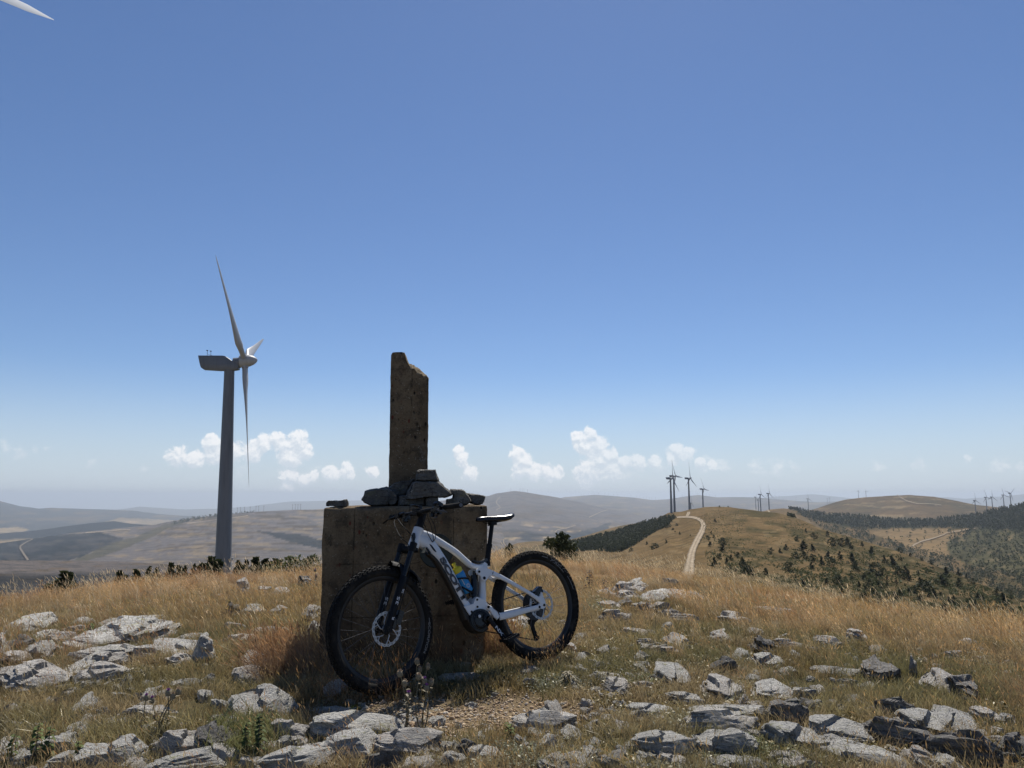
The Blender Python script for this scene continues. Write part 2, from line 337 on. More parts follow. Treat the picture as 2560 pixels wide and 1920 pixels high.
class Strip:
    def __init__(s, name, tops, rt, yb, rb, colf, p=1.0, relief=.0006, wl=.05, step=5, rows=46, nscale=None, seed=0, back=.10):
        s.name = name; s.tx = [a for a, _ in tops]; s.ty = [b for _, b in tops]; s.rt, s.yb, s.rb, s.p = rt, yb, rb, p
        x0, x1 = s.tx[0], s.tx[-1]; px = np.arange(x0, x1 + step, step, dtype=float); S = np.linspace(0, 1, rows)
        PX, SS = np.meshgrid(px, S); yt = s.top(PX); ybv = s.f(s.yb, PX); PY = ybv + (yt - ybv) * SS
        R = s.rng(PX, PY); P = at(PX, PY, R)
        wlm = R * wl; nz = fbm(P[..., 0] / wlm + seed, P[..., 1] / wlm + seed, 5, seed) - .5
        taper = np.where(SS > .9, .5, 1.0)
        P[..., 2] += nz * R * relief * 8 * taper
        col = colf(PX, PY, s) if colf else np.broadcast_to(BROWN, PX.shape + (3,))
        # the far side of the hill: falls away behind the crest
        back_rows = []; bc = []
        dirs = P[-1, :, :2] / np.linalg.norm(P[-1, :, :2], axis=-1, keepdims=True); rl = R[-1]
        for k in (1, 2, 3, 4):
            q = rl * back * k * .5; b = P[-1].copy(); b[:, :2] += dirs * q[:, None]
            b[:, 2] += los(px, s.top(px)) * q - (.02 * k + .01) * q; back_rows.append(b); bc.append(col[-1])
        V = np.concatenate([P, np.array(back_rows)], 0); C = np.concatenate([col, np.array(bc)], 0)
        me = np_mesh(name, V, grid_faces(V.shape[0], V.shape[1]), land_material(name + '_material', nscale or float(np.mean(R)) * .03, dist=float(np.mean(R)) * .002), col=C)
        s.o = link(name, me); s.o['kind'] = 'structure'
    def f(s, v, px): return np.interp(px, *v) if isinstance(v, tuple) else np.full(np.shape(px), float(v))
    def top(s, px): return np.interp(px, s.tx, s.ty)
    def rng(s, px, py):
        yt = s.top(px); yb = s.f(s.yb, px); q = np.clip((yb - py) / (yb - yt), 0, 1) ** s.p
        rb, rt = s.f(s.rb, px), s.f(s.rt, px); return rb * (rt / rb) ** q
    def P(s, px, py, lift=0.0):
        py = np.maximum(py, s.top(px)); p = at(px, py, s.rng(px, py)); p[..., 2] += lift; return p
    def ribbon(s, name, pts, m, lift=None, n=10):
        """a track draped on the hill: pts are (px, py, width px)"""
        q = []
        for (a, b) in zip(pts[:-1], pts[1:]):
            for k in range(n): q.append([a[i] + (b[i] - a[i]) * k / n for i in range(3)])
        q.append(list(pts[-1])); q = np.array(q); 
        for _ in range(6): q[1:-1] = (q[:-2] + 2 * q[1:-1] + q[2:]) / 4
        wob = (fbm(np.arange(len(q)) * .35, q[:, 0] * 0, 3, 5) - .5) * .25
        V = []; CC = []; nr_ = 9
        d = np.gradient(q[:, :2], axis=0); d /= np.linalg.norm(d, axis=1, keepdims=True) + 1e-9; nrm = np.stack([-d[:, 1], d[:, 0]], -1)
        for k in range(nr_):
            f_ = k / (nr_ - 1) - .5; rag = (fbm(np.arange(len(q)) * .9 + 31 * (f_ > 0), q[:, 0] * 0, 3, 8) - .5) * (.5 if k in (0, nr_ - 1) else .12)
            e = f_ * q[:, 2] * (1 + wob + rag); X2 = q[:, 0] + nrm[:, 0] * e; Y2 = q[:, 1] + nrm[:, 1] * e * .75
            pp = s.P(X2, Y2); l = lift if lift is not None else pp[:, 1].mean() * .0006
            V.append(pp + np.array([0, 0, l])); CC.append(np.full((len(q), 3), [.42, .75, 1.06, .95, .70, .95, 1.06, .75, .42][k]))
        V = np.array(V); o = link(name, np_mesh(name, V, grid_faces(nr_, len(q)), m, col=np.array(CC))); o['kind'] = 'structure'; return o
def streaks(px, py, sx=60, sy=4, seed=0): return fbm(px / sx, py / sy, 4, seed)
def lay(c, mask, col): return c * (1 - mask[..., None]) + np.array(col) * mask[..., None]
def soft(px, py, poly, amp=6, seed=0):
    """polygon of land cover with a frayed edge"""
    ox = (fbm(px / 18, py / 8, 3, seed) - .5) * amp * 2.5; oy = (fbm(px / 18 + 50, py / 8, 3, seed + 1) - .5) * amp
    return inpoly(px + ox, py + oy, poly).astype(float)

M_TRACK = mat('pale_track', ROADC, 1.0, spec=0)
t_ = NT(M_TRACK); g_ = t_.node('ShaderNodeNewGeometry').outputs['Position']
t_.base(t_.mix(1.0, t_.mix(t_.sm(t_.noise(g_, .6, 6, .7), .3, .7), (.24, .185, .125), (.41, .345, .26)), t_.node('ShaderNodeAttribute', attribute_name='Col').outputs['Color'], 'MULTIPLY'))

M_DIM = mat('dim_track', (.17, .14, .11), 1.0, spec=0)
base_m = mat('valley', (.14, .13, .09), 1.0, spec=0)
vb = MB(); vb.lathe([(0, .1), (0, 4000), (0, 20000), (0, 27000)], (0, 0, -560), (0, 0, 1), 64); vb.build('valley_floor', base_m)['kind'] = 'structure'

def col_far(px, py, s): return lay(np.broadcast_to(np.array([.06, .06, .045]), px.shape + (3,)), sstep(.45, .6, streaks(px, py, 50, 6, 2)) * .6, [.10, .085, .06])
S_B = Strip('distant_mountains', [(-150, 1262), (150, 1276), (303, 1274), (350, 1267), (408, 1270), (467, 1273), (544, 1271), (622, 1266), (719, 1255), (816, 1252), (930, 1250), (1010, 1253), (1140, 1256), (1300, 1258), (1700, 1256), (1900, 1248), (1950, 1241), (2030, 1235), (2090, 1240), (2140, 1246), (2260, 1248), (2366, 1243), (2414, 1247), (2461, 1243), (2560, 1234), (2700, 1228)], 25500, 1300, 19000, col_far, rows=20, seed=3)
def col_A(px, py, s):
    c = np.broadcast_to(np.array([.040, .046, .050]), px.shape + (3,)); c = lay(c, sstep(.52, .62, streaks(px, py, 70, 7, 9)) * .5, BROWN)
    c = lay(c, soft(px, py, [(-20, 1322), (45, 1314), (72, 1322), (40, 1334), (-20, 1338)], 3), TAN * 1.15)
    c = lay(c, soft(px, py, [(262, 1305), (300, 1296), (420, 1297), (470, 1302), (380, 1316), (290, 1318)], 3), TAN * .95)
    return lay(c, soft(px, py, [(305, 1307), (330, 1303.5), (352, 1305), (330, 1309.5), (306, 1309)], 1), [.30, .21, .12])
S_A = Strip('blue_hills', [(-150, 1228), (-60, 1240), (0, 1252), (50, 1264), (97, 1270), (128, 1268), (194, 1271), (264, 1274.5), (330, 1277), (400, 1284), (480, 1290), (620, 1300)], 13000, 1350, 7800, col_A, seed=5)
def col_A2(px, py, s):
    c = np.broadcast_to(WOODB * 1.6, px.shape + (3,)); return lay(c, sstep(1342, 1352, py + 20 * (streaks(px, py, 60, 9, 4) - .5)), TAN * .95)
S_A2 = Strip('wooded_foothill', [(-150, 1341), (0, 1334), (78, 1327), (155, 1317), (230, 1308), (284, 1303), (330, 1309), (420, 1314), (520, 1320)], 6800, 1385, 5600, col_A2, seed=6)
def col_E(px, py, s):
    c = np.broadcast_to(DUSK * .72, px.shape + (3,)); c = lay(c, sstep(.5, .62, streaks(px, py, 55, 6, 11)) * .55, SCRUB); return lay(c, sstep(.60, .66, streaks(px, py, 30, 2.5, 12)) * .5, TAN)
S_E = Strip('far_ridge', [(1300, 1262), (1380, 1250), (1413, 1243.5), (1488, 1238), (1523, 1240), (1583, 1244), (1628, 1249.5), (1673, 1247), (1732, 1239), (1747, 1237.5), (1792, 1243.5), (1837, 1242), (1860, 1242), (1892, 1243), (1955, 1248.6), (2002, 1252.7), (2050, 1255), (2104, 1254), (2200, 1262), (2320, 1270)], 12000, 1335, 5200, col_E, seed=8)
def col_D(px, py, s):
    c = np.broadcast_to(DUSK * .72, px.shape + (3,)); c = lay(c, sstep(.5, .66, streaks(px, py, 90, 10, 21)) * .5, BROWN * .55)
    c = lay(c, sstep(.60, .68, streaks(px, py, 40, 2.6, 22)) * sstep(1290, 1330, py) * .9, TAN * 1.5)
    wv = sstep(.5, .6, streaks(px, py, 40, 7, 23)) * sstep(1316, 1336, py) * sstep(1390, 1350, py); c = lay(c, wv * .8, WOODB * 2)
    return lay(c, soft(px, py, [(1388, 1345), (1480, 1318), (1530, 1305), (1520, 1325), (1470, 1350), (1400, 1362)], 5) * .8, WOODB * 2)
S_D = Strip('broad_hill', [(980, 1266), (1080, 1254), (1160, 1244), (1222, 1239.5), (1240, 1234), (1289, 1228), (1330, 1233), (1389, 1242), (1449, 1254), (1509, 1269), (1560, 1280), (1640, 1296), (1720, 1310)], 8000, 1400, 2900, col_D, seed=13)
def col_C(px, py, s):
    c = np.broadcast_to(DUSK * .80, px.shape + (3,)); terr = streaks(px + 3 * (py - 1300), py, 120, 3.2, 31)
    c = lay(c, sstep(.52, .60, terr) * .75 * sstep(300, 420, px), BROWN * .42); c = lay(c, sstep(.58, .66, streaks(px, py, 50, 4, 32)) * .55, TAN * 1.1)
    f = soft(px, py, [(-160, 1350), (0, 1355), (155, 1335), (253, 1331), (310, 1344), (285, 1362), (235, 1375), (210, 1390), (165, 1404), (110, 1425), (-160, 1430)], 5, 3)
    c = lay(c, f * (.75 + .25 * sstep(.35, .6, streaks(px, py, 30, 8, 33))), WOODB * 1.35)
    c = lay(c, soft(px, py, [(235, 1376), (310, 1346), (345, 1338), (420, 1310), (470, 1303), (450, 1312), (330, 1362), (225, 1400), (165, 1412)], 5, 4) * .75, SCRUB * .9)
    v = soft(px, py, [(640, 1329), (690, 1334), (740, 1334), (800, 1348), (900, 1360), (900, 1376), (800, 1370), (720, 1356), (665, 1338)], 5, 5); c = lay(c, v * .9, WOODB * 1.3)
    return lay(c, sstep(1402, 1420, py) * .4, BROWN * .7)
S_C = Strip('brown_plateau', [(-150, 1366), (0, 1357), (78, 1346), (155, 1336), (253, 1325), (319, 1317), (389, 1311), (447, 1301), (544, 1288), (638, 1280.5), (739, 1275), (809, 1272.5), (900, 1270), (1010, 1269), (1100, 1272), (1180, 1284), (1260, 1310), (1330, 1340)], 5000, 1440, 2100, col_C, seed=15)
def col_K(px, py, s):
    c = np.broadcast_to(DUSK * .72, px.shape + (3,)); c = lay(c, sstep(.5, .66, streaks(px, py, 70, 5, 41)) * .5, BROWN * .6); return lay(c, sstep(1428, 1440, py + 14 * (streaks(px, py, 40, 8, 43) - .5)) * .75, WOODB * 1.2)
S_K = Strip('near_spur', [(-150, 1402), (0, 1400), (150, 1400), (311, 1404), (420, 1410), (520, 1424), (640, 1440)], 1250, 1540, 500, col_K, seed=17)
def col_K2(px, py, s): return lay(np.broadcast_to(BROWN * 1.0, px.shape + (3,)), sstep(.5, .6, streaks(px, py, 40, 5, 44)) * .5, SCRUB)
S_K2 = Strip('side_slope', [(1200, 1392), (1240, 1378), (1294, 1358), (1330, 1352), (1380, 1352), (1419, 1350), (1460, 1340), (1527, 1321), (1560, 1313), (1610, 1305), (1700, 1300)], 1600, 1430, 800, col_K2, seed=18)
def col_F(px, py, s):
    c = np.broadcast_to(BROWN * .66, px.shape + (3,)); c = lay(c, sstep(.45, .62, streaks(px, py, 60, 6, 51)) * .6, SCRUB * .9); c = lay(c, sstep(.60, .68, streaks(px, py, 45, 3, 52)) * .7, TAN)
    return lay(c, sstep(1290, 1302, py) * .6, WOOD * 2)
S_F = Strip('rounded_hill', [(1900, 1292), (1960, 1284), (2031, 1274), (2081, 1258), (2113, 1250), (2160, 1243), (2224, 1238), (2271, 1236), (2335, 1241), (2398, 1253), (2436, 1261), (2500, 1268), (2600, 1276), (2720, 1284)], 3600, 1345, 2300, col_F, seed=19)
FOREST_BELT = [(1985, 1272), (2050, 1284), (2145, 1291), (2240, 1301), (2335, 1300), (2430, 1290), (2493, 1275), (2560, 1262), (2720, 1255), (2720, 1336), (2560, 1326), (2430, 1322), (2303, 1319), (2215, 1323), (2160, 1322), (2110, 1314), (2060, 1306), (2010, 1294)]
SCRUB_R = [(2372, 1348), (2430, 1322), (2720, 1330), (2720, 1450), (2560, 1440), (2470, 1420), (2390, 1396), (2368, 1370)]
def col_H(px, py, s):
    c = np.broadcast_to(BROWN * .80, px.shape + (3,)); c = lay(c, soft(px, py, FOREST_BELT, 5, 61), WOOD)
    cl = soft(px, py, [(2165, 1324), (2303, 1320), (2440, 1322), (2400, 1335), (2370, 1360), (2375, 1390), (2330, 1392), (2240, 1360)], 4, 62); c = lay(c, cl, BROWN * 1.15)
    c = lay(c, soft(px, py, SCRUB_R, 6, 63) * .75, WOOD * 2.0)
    out = (1 - cl) * sstep(1300, 1330, py) * sstep(.42, .58, streaks(px, py, 24, 7, 64)); c = lay(c, out * .7, SCRUB * .8)
    return lay(c, sstep(.62, .7, streaks(px, py, 40, 3, 65)) * .4, TAN)
S_H = Strip('wooded_valley_side', [(1880, 1286), (1926, 1274), (1960, 1271.5), (2009, 1277), (2050, 1286), (2145, 1292), (2240, 1302), (2335, 1301), (2430, 1291), (2493, 1276), (2560, 1262), (2720, 1255)], 2000, 1560, 520, col_H, seed=23)
# the long spur that carries the gravel road and the nearer turbines
MX = [1360, 1400, 1420, 1485, 1540, 1583, 1628, 1655, 1672, 1702, 1723, 1762, 1792, 1822, 1852, 1907, 1939, 1971, 2002, 2062, 2145, 2208, 2271, 2398, 2560, 2720]
MYT = [1400, 1376, 1368, 1350, 1337, 1321, 1306, 1291, 1282, 1279, 1273.5, 1267, 1266.5, 1267, 1272, 1280, 1282.5, 1290, 1299, 1324.6, 1347, 1366, 1388, 1438.5, 1502, 1560]
MRT = [640, 700, 720, 760, 800, 850, 900, 950, 950, 930, 900, 850, 820, 790, 760, 700, 670, 640, 600, 540, 490, 460, 430, 375, 320, 290]
def col_M(px, py, s):
    c = np.broadcast_to(BROWN * .88, px.shape + (3,)); c = lay(c, sstep(.48, .62, streaks(px + .8 * py, py, 50, 8, 71)) * .35, BROWN * .62)
    g = sstep(1760, 1900, px) * sstep(.40, .6, streaks(px - .9 * py, py, 36, 10, 72)); c = lay(c, g * .75, SCRUB * .9)
    g2 = sstep(2000, 2300, px) * sstep(.45, .6, streaks(px - 1.6 * py, py, 30, 9, 73)); c = lay(c, g2 * .6, SCRUB * .7)
    return lay(c, sstep(.60, .7, streaks(px - 1.2 * py, py, 26, 6, 74)) * .4, TAN)
S_M = Strip('ridge_spur', list(zip(MX, MYT)), (MX, MRT), 1640, ([1360, 1720, 2000, 2560, 2720], [240, 115, 150, 200, 210]), col_M, p=2.5, relief=.0009, wl=.08, step=4, rows=120, nscale=12, seed=29, back=.16)
z7 = lambda x, y: (1240 + x * .2984, 1060 + y * .2984)
z8 = lambda x, y: (1860 + x * .3165, 1160 + y * .3165)
z5 = lambda x, y: (x * .3888, 1180 + y * .3888)
S_M.ribbon('gravel_road', [(*z7(1600, 1330), 40), (*z7(1612, 1260), 34), (*z7(1622, 1195), 24), (*z7(1636, 1100), 19), (*z7(1655, 1040), 17.5), (*z7(1688, 970), 16), (*z7(1722, 905), 14.5), (*z7(1740, 855), 13), (*z7(1724, 815), 11), (*z7(1690, 793), 9), (*z7(1640, 781), 7), (*z7(1570, 780), 6), (*z7(1512, 783), 5)], M_TRACK, .22)
S_M.ribbon('gravel_road', [(*z7(1600, 779), 6), (*z7(1604, 765), 8), (*z7(1614, 748), 9), (*z7(1612, 738), 7)], M_TRACK, .26)
S_D.ribbon('far_track', [(1240, 1276, 1.6), (1252, 1270, 1.6), (1244, 1262, 1.6), (1240, 1255, 1.6), (1246, 1248, 1.6), (1250, 1243, 1.4)], M_TRACK)
S_D.ribbon('far_track', [(*z7(780, 785), 2.6), (*z7(825, 765), 2.2), (*z7(870, 742), 1.8), (*z7(935, 722), 1.6)], M_TRACK)
S_D.ribbon('far_track', [(*z7(495, 910), 3), (*z7(515, 888), 2), (*z7(600, 872), 1.6), (*z7(670, 853), 1.4)], M_TRACK)
S_F.ribbon('far_track', [(*z8(1210, 247), 2.2), (*z8(1240, 268), 2.2), (*z8(1290, 296), 2), (*z8(1370, 316), 1.8), (*z8(1480, 317), 1.5), (*z8(1560, 327), 1.3)], M_TRACK)
S_H.ribbon('far_track', [(*z8(1325, 660), 4.5), (*z8(1345, 640), 4), (*z8(1400, 614), 3.5), (*z8(1500, 588), 3), (*z8(1580, 560), 2.6), (*z8(1600, 545), 2), (*z8(1700, 530), 2), (*z8(1830, 508), 1.6)], M_TRACK)
S_H.ribbon('far_track', [(*z8(170, 355), 4), (*z8(195, 375), 5), (*z8(205, 395), 5)], M_TRACK)
S_C.ribbon('far_track', [(*z5(180, 570), 6), (*z5(150, 525), 5), (*z5(130, 495), 4.5), (*z5(130, 478), 4), (*z5(165, 455), 3), (*z5(212, 432), 2.4)], M_DIM)
S_C.ribbon('far_track', [(*z5(550, 394), 2.4), (*z5(640, 388), 1.8), (*z5(740, 378), 1.6), (*z5(835, 372), 2.2)], M_TRACK)
S_C.ribbon('far_track', [(*z5(1200, 332), 1.6), (*z5(1236, 330), 3), (*z5(1290, 322), 1.4), (*z5(1560, 288), 1.4), (*z5(1595, 282), 3)], M_TRACK)

# ---- the air
hz = MB(); hz.box((0, 0, (150 - 575) / 2), (60000, 60000, (150 + 575) / 2))
hm = bpy.data.materials.new('haze'); hm.use_nodes = True; hn = hm.node_tree
for n in list(hn.nodes):
    if n.type == 'BSDF_PRINCIPLED': hn.nodes.remove(n)
pv = hn.nodes.new('ShaderNodeVolumePrincipled'); pv.inputs['Color'].default_value = (.70, .775, .86, 1); pv.inputs['Density'].default_value = 6.8e-5; pv.inputs['Anisotropy'].default_value = 0.3
hn.links.new(pv.outputs[0], [n for n in hn.nodes if n.type == 'OUTPUT_MATERIAL'][0].inputs['Volume'])
haze = hz.build('haze', hm, smooth=False); haze['kind'] = 'stuff'; haze['label'] = 'pale blue haze of the air over the valley'
# ================================================================ THE CONCRETE SURVEY MONUMENT
def concrete():
    m = mat('weathered_concrete', rough=.95, spec=.15); t = NT(m); o = t.obj()
    n1 = t.noise(o, 1.6, 5, .6); n2 = t.noise(o, 9, 6, .7); n3 = t.noise(o, 70, 4, .75)
    c = t.mix(t.sm(n1, .35, .65), (.150, .107, .064), (.215, .160, .100))
    c = t.mix(t.math('MULTIPLY', t.sm(n2, .46, .64), .8), c, (.062, .048, .033)); c = t.mix(t.math('MULTIPLY', t.sm(n3, .52, .66), .7), c, (.045, .036, .026))
    v = t.node('ShaderNodeTexVoronoi'); t.set(v.inputs['Vector'], o); v.inputs['Scale'].default_value = 60
    agg = t.sm(v.outputs['Distance'], .36, .16); c = t.mix(t.math('MULTIPLY', agg, t.sm(t.noise(o, 31, 3), .50, .60)), c, (.27, .225, .165))
    v2 = t.node('ShaderNodeTexVoronoi'); t.set(v2.inputs['Vector'], t.scale(o, 1, 1, .6)); v2.inputs['Scale'].default_value = 23
    hole = t.math('MULTIPLY', t.sm(v2.outputs['Distance'], .24, .14), t.sm(t.noise(o, 5, 3), .50, .62)); c = t.mix(hole, c, (.018, .014, .010))
    st = t.noise(t.scale(o, 6, 6, .35), 1.0, 4, .6); c = t.mix(t.math('MULTIPLY', t.sm(st, .52, .70), .5), c, (.06, .047, .033))
    sep = t.node('ShaderNodeSeparateXYZ'); t.set(sep.inputs[0], o)
    v3 = t.node('ShaderNodeTexVoronoi'); t.set(v3.inputs['Vector'], t.scale(o, 1, 1, .55)); v3.inputs['Scale'].default_value = 26
    where = t.math('MULTIPLY', t.sm(t.noise(t.scale(o, 1.0, 1.0, 1.0), 2.1, 2), .53, .62), 1.0)
    rust = t.math('MULTIPLY', t.sm(v3.outputs['Distance'], .27, .18), where); c = t.mix(t.math('MULTIPLY', rust, .85), c, (.115, .020, .014))
    foot = t.math('MULTIPLY', t.sm(sep.outputs[2], .45, .0), t.sm(n2, .3, .6)); c = t.mix(t.math('MULTIPLY', foot, .55), c, (.15, .075, .035))
    pale = t.math('MULTIPLY', t.sm(t.noise(o, 3.3, 4), .60, .68), t.sm(n3, .45, .6)); c = t.mix(t.math('MULTIPLY', pale, .5), c, (.25, .23, .19))
    # lines left by the shuttering boards, and two wandering cracks
    wob = t.math('MULTIPLY', t.math('SUBTRACT', t.noise(o, 7, 4), .5), .05); seam = None
    for val, ax_, wd in ((-.36, 0, .004), (.02, 0, .003), (.33, 0, .0035), (.30, 2, .003), (.66, 2, .003)):
        q = t.math('ABSOLUTE', t.math('SUBTRACT', t.math('ADD', sep.outputs[ax_], t.math('MULTIPLY', wob, .12 if ax_ == 0 else .9)), val)); q = t.sm(q, wd, wd * .2); seam = q if seam is None else t.math('MAXIMUM', seam, q)
    seam = t.math('MULTIPLY', seam, t.sm(t.noise(o, 4.5, 3), .40, .58)); c = t.mix(t.math('MULTIPLY', seam, .65), c, (.03, .024, .017))
    t.base(c); t.bump(t.math('ADD', t.math('ADD', t.math('ADD', n2, t.math('MULTIPLY', n3, .7)), t.math('MULTIPLY', hole, -2.0)), t.math('MULTIPLY', seam, -1.5)), .9, .012); return m
M_CONC = concrete()
M_BREAK = mat('broken_concrete', rough=1.0, spec=.1); t_ = NT(M_BREAK); o_ = t_.obj()
t_.base(t_.mix(t_.noise(o_, 60, 4, .7), (.14, .10, .06), (.52, .42, .28))); t_.bump(t_.noise(o_, 90, 4, .8), 1.0, .02)

# front face plane of the block: just behind the bicycle's far grip
FN = Vector((-.139, -.990, 0)); FD = Vector((.990, -.139, 0)) ; FP = Vector((-.84, 5.335, 0))
FD = Vector((.990, .139, 0)); FN = Vector((.139, -.990, 0))
def on_face(px, py, back=0.0):
    d = Vector(ray(px, py)); o = Vector((0, 0, CAMZ)); p0 = FP - FN * back; k = (p0 - o).dot(FN) / d.dot(FN); return o + d * k
BO = on_face(1010, 1640); BO.z = 0.0                         # monument origin, middle of the face at the ground
BM = Matrix(((FD.x, -FN.x, 0), (FD.y, -FN.y, 0), (0, 0, 1)))   # columns: right, back, up
BANG = math.atan2(FD.y, FD.x)
def bl(px, py, back=0.0):
    """pixel -> (right, back, up) in the monument's own frame"""
    q = on_face(px, py, back) - BO; return Vector((q.dot(FD), -q.dot(FN), q.z))
xl, zl = bl(808, 1268).x, bl(808, 1268).z; xr, zr = bl(1220, 1262.5).x, bl(1220, 1262.5).z; xlb = bl(799, 1588).x; xrb = bl(1214, 1540).x
mon = thing('survey_monument', 'weathered concrete survey block with a broken concrete pillar standing on it behind the bicycle', 'monument', BO, (0, 0, BANG))
DEP = 1.02
def block_mesh():
    n = (46, 38, 44); V = []; ids = {}; Fs = []
    def vert(i, j, k):
        key = (i, j, k)
        if key in ids: return ids[key]
        a, b, c = i / n[0], j / n[1], k / n[2]
        z0 = -.18; zt = zl + (zr - zl) * a; z = z0 + (zt - z0) * c
        l = xlb + (xl - xlb) * max(c - .12, 0) / .88; r = xrb + (xr - xrb) * max(c - .12, 0) / .88
        x = l + (r - l) * a; y = DEP * b
        ins = .006 * (mnoise.noise(Vector((x * 3, y * 3, z * 3))) + .7 * mnoise.noise(Vector((x * 11, y * 11, z * 11))))
        ex = 0
        e = [min(a, 1 - a) * (r - l), min(b, 1 - b) * DEP, min(1 - c, 1) * (zt - z0)]
        e2 = sorted(e)[1]
        if e2 < .03:   # worn, chipped arrises
            ex = (.03 - e2) * (.25 + .8 * max(0, mnoise.noise(Vector((x * 7 + 3, y * 7, z * 7))))) 
        cx, cy = (l + r) / 2, DEP / 2
        x += (ins - ex) * (1 if x > cx else -1) * (1 if (i in (0, n[0])) else 0); y += (ins - ex) * (1 if y > cy else -1) * (1 if j in (0, n[1]) else 0)
        z -= (abs(ins) + ex) * (1 if k == n[2] else 0)
        ids[key] = len(V); V.append((x, y, z)); return ids[key]
    for k in range(n[2]):
        for i in range(n[0]):
            for j in (0, n[1]): q = [vert(i, j, k), vert(i + 1, j, k), vert(i + 1, j, k + 1), vert(i, j, k + 1)]; Fs.append(q if j == 0 else q[::-1])
        for j in range(n[1]):
            for i in (0, n[0]): q = [vert(i, j, k), vert(i, j + 1, k), vert(i, j + 1, k + 1), vert(i, j, k + 1)]; Fs.append(q[::-1] if i == 0 else q)
    for i in range(n[0]):
        for j in range(n[1]): Fs.append([vert(i, j, n[2]), vert(i + 1, j, n[2]), vert(i + 1, j + 1, n[2]), vert(i, j + 1, n[2])])
    return np_mesh('block', V, Fs, M_CONC)
blk = link('block', block_mesh(), mon); blk.data.set_sharp_from_angle(angle=math.radians(45))
PB = .36                                                       # front of the pillar behind the face
pl, pr = bl(977, 890, PB).x, bl(1072, 945, PB).x; plb, prb = bl(972, 1215, PB).x, bl(1069.5, 1215, PB).x
TOPS = [(977, 886), (981, 881), (992, 880), (1004, 880), (1011, 881), (1015, 886), (1024, 897), (1034, 903), (1047, 910), (1058, 918), (1065, 928), (1070, 935), (1072.5, 940)]
def pillar_mesh():
    W = prb - plb; n, m_, nz = 34, 34, 56; V = []; Fs = []; mats = []; ids = {}
    tz = [bl(a, b, PB).z for a, b in TOPS]; tu = [(a - 977) / 95.5 for a, _ in TOPS]; zb = 1.0
    def top(a, b):
        back = np.interp(a, tu, tz)                            # the break dips towards the front edge on its slope
        fr = .025 + .045 * sstep(.30, .55, a) * (1 - sstep(.85, 1, a))
        z = back - (1 - b) * 0 - fr * np.exp(-(b / .16)) * sstep(.3, .45, a)
        if a > .33: z += .022 * mnoise.noise(Vector((a * 9, b * 9, 1))) + .012 * mnoise.noise(Vector((a * 25, b * 25, 1)))
        z += -.05 * b * sstep(.3, .5, a)
        return z
    def vert(i, j, k):
        key = (i, j, k)
        if key in ids: return ids[key]
        a, b, c = i / n, j / m_, k / nz; zt = top(a, b); z = zb + (zt - zb) * c
        x = (plb + (pl - plb) * c) + ((prb - plb) + ((pr - pl) - (prb - plb)) * c) * a; y = PB + W * b
        ins = .003 * mnoise.noise(Vector((x * 14, y * 14, z * 14))) + .002 * mnoise.noise(Vector((x * 40, y * 40, z * 40)))
        ea = min(a, 1 - a); eb = min(b, 1 - b); ch = 0
        if ea == 0 and eb < .06 or eb == 0 and ea < .06: ch = .006 * (.6 + mnoise.noise(Vector((x * 9, y * 9, z * 13))))
        if i in (0, n): x += (ins - ch) * (1 if i else -1)
        if j in (0, m_): y += (ins - ch) * (1 if j else -1)
        ids[key] = len(V); V.append((x, y, z)); return ids[key]
    for k in range(nz):
        for i in range(n):
            for j in (0, m_): q = [vert(i, j, k), vert(i + 1, j, k), vert(i + 1, j, k + 1), vert(i, j, k + 1)]; Fs.append(q if j == 0 else q[::-1]); mats.append(0)
        for j in range(m_):
            for i in (0, n): q = [vert(i, j, k), vert(i, j + 1, k), vert(i, j + 1, k + 1), vert(i, j, k + 1)]; Fs.append(q[::-1] if i == 0 else q); mats.append(0)
    for i in range(n):
        for j in range(m_): Fs.append([vert(i, j, nz), vert(i + 1, j, nz), vert(i + 1, j + 1, nz), vert(i, j + 1, nz)]); mats.append(1 if i / n > .3 else 0)
    me = np_mesh('pillar', V, Fs, M_CONC); me.materials.append(M_BREAK); me.polygons.foreach_set('material_index', mats); return me
pil = link('pillar', pillar_mesh(), mon); pil.data.set_sharp_from_angle(angle=math.radians(50)); pil['label'] = 'broken concrete pillar with a slanting snapped top'
# round dark survey mark let into the face
M_DISC = mat('dark_green_plate', (.018, .026, .024), .7)
c_ = bl(1091, 1377); dm = MB(); dm.lathe([(0, .001), (.006, .10), (.010, .112), (.004, .118), (-.03, .118)], (c_.x, 0.0, c_.z), (0, -1, 0), 40)
dm.build('round_plate', M_DISC, mon)['label'] = 'round dark green plate on the face of the block'

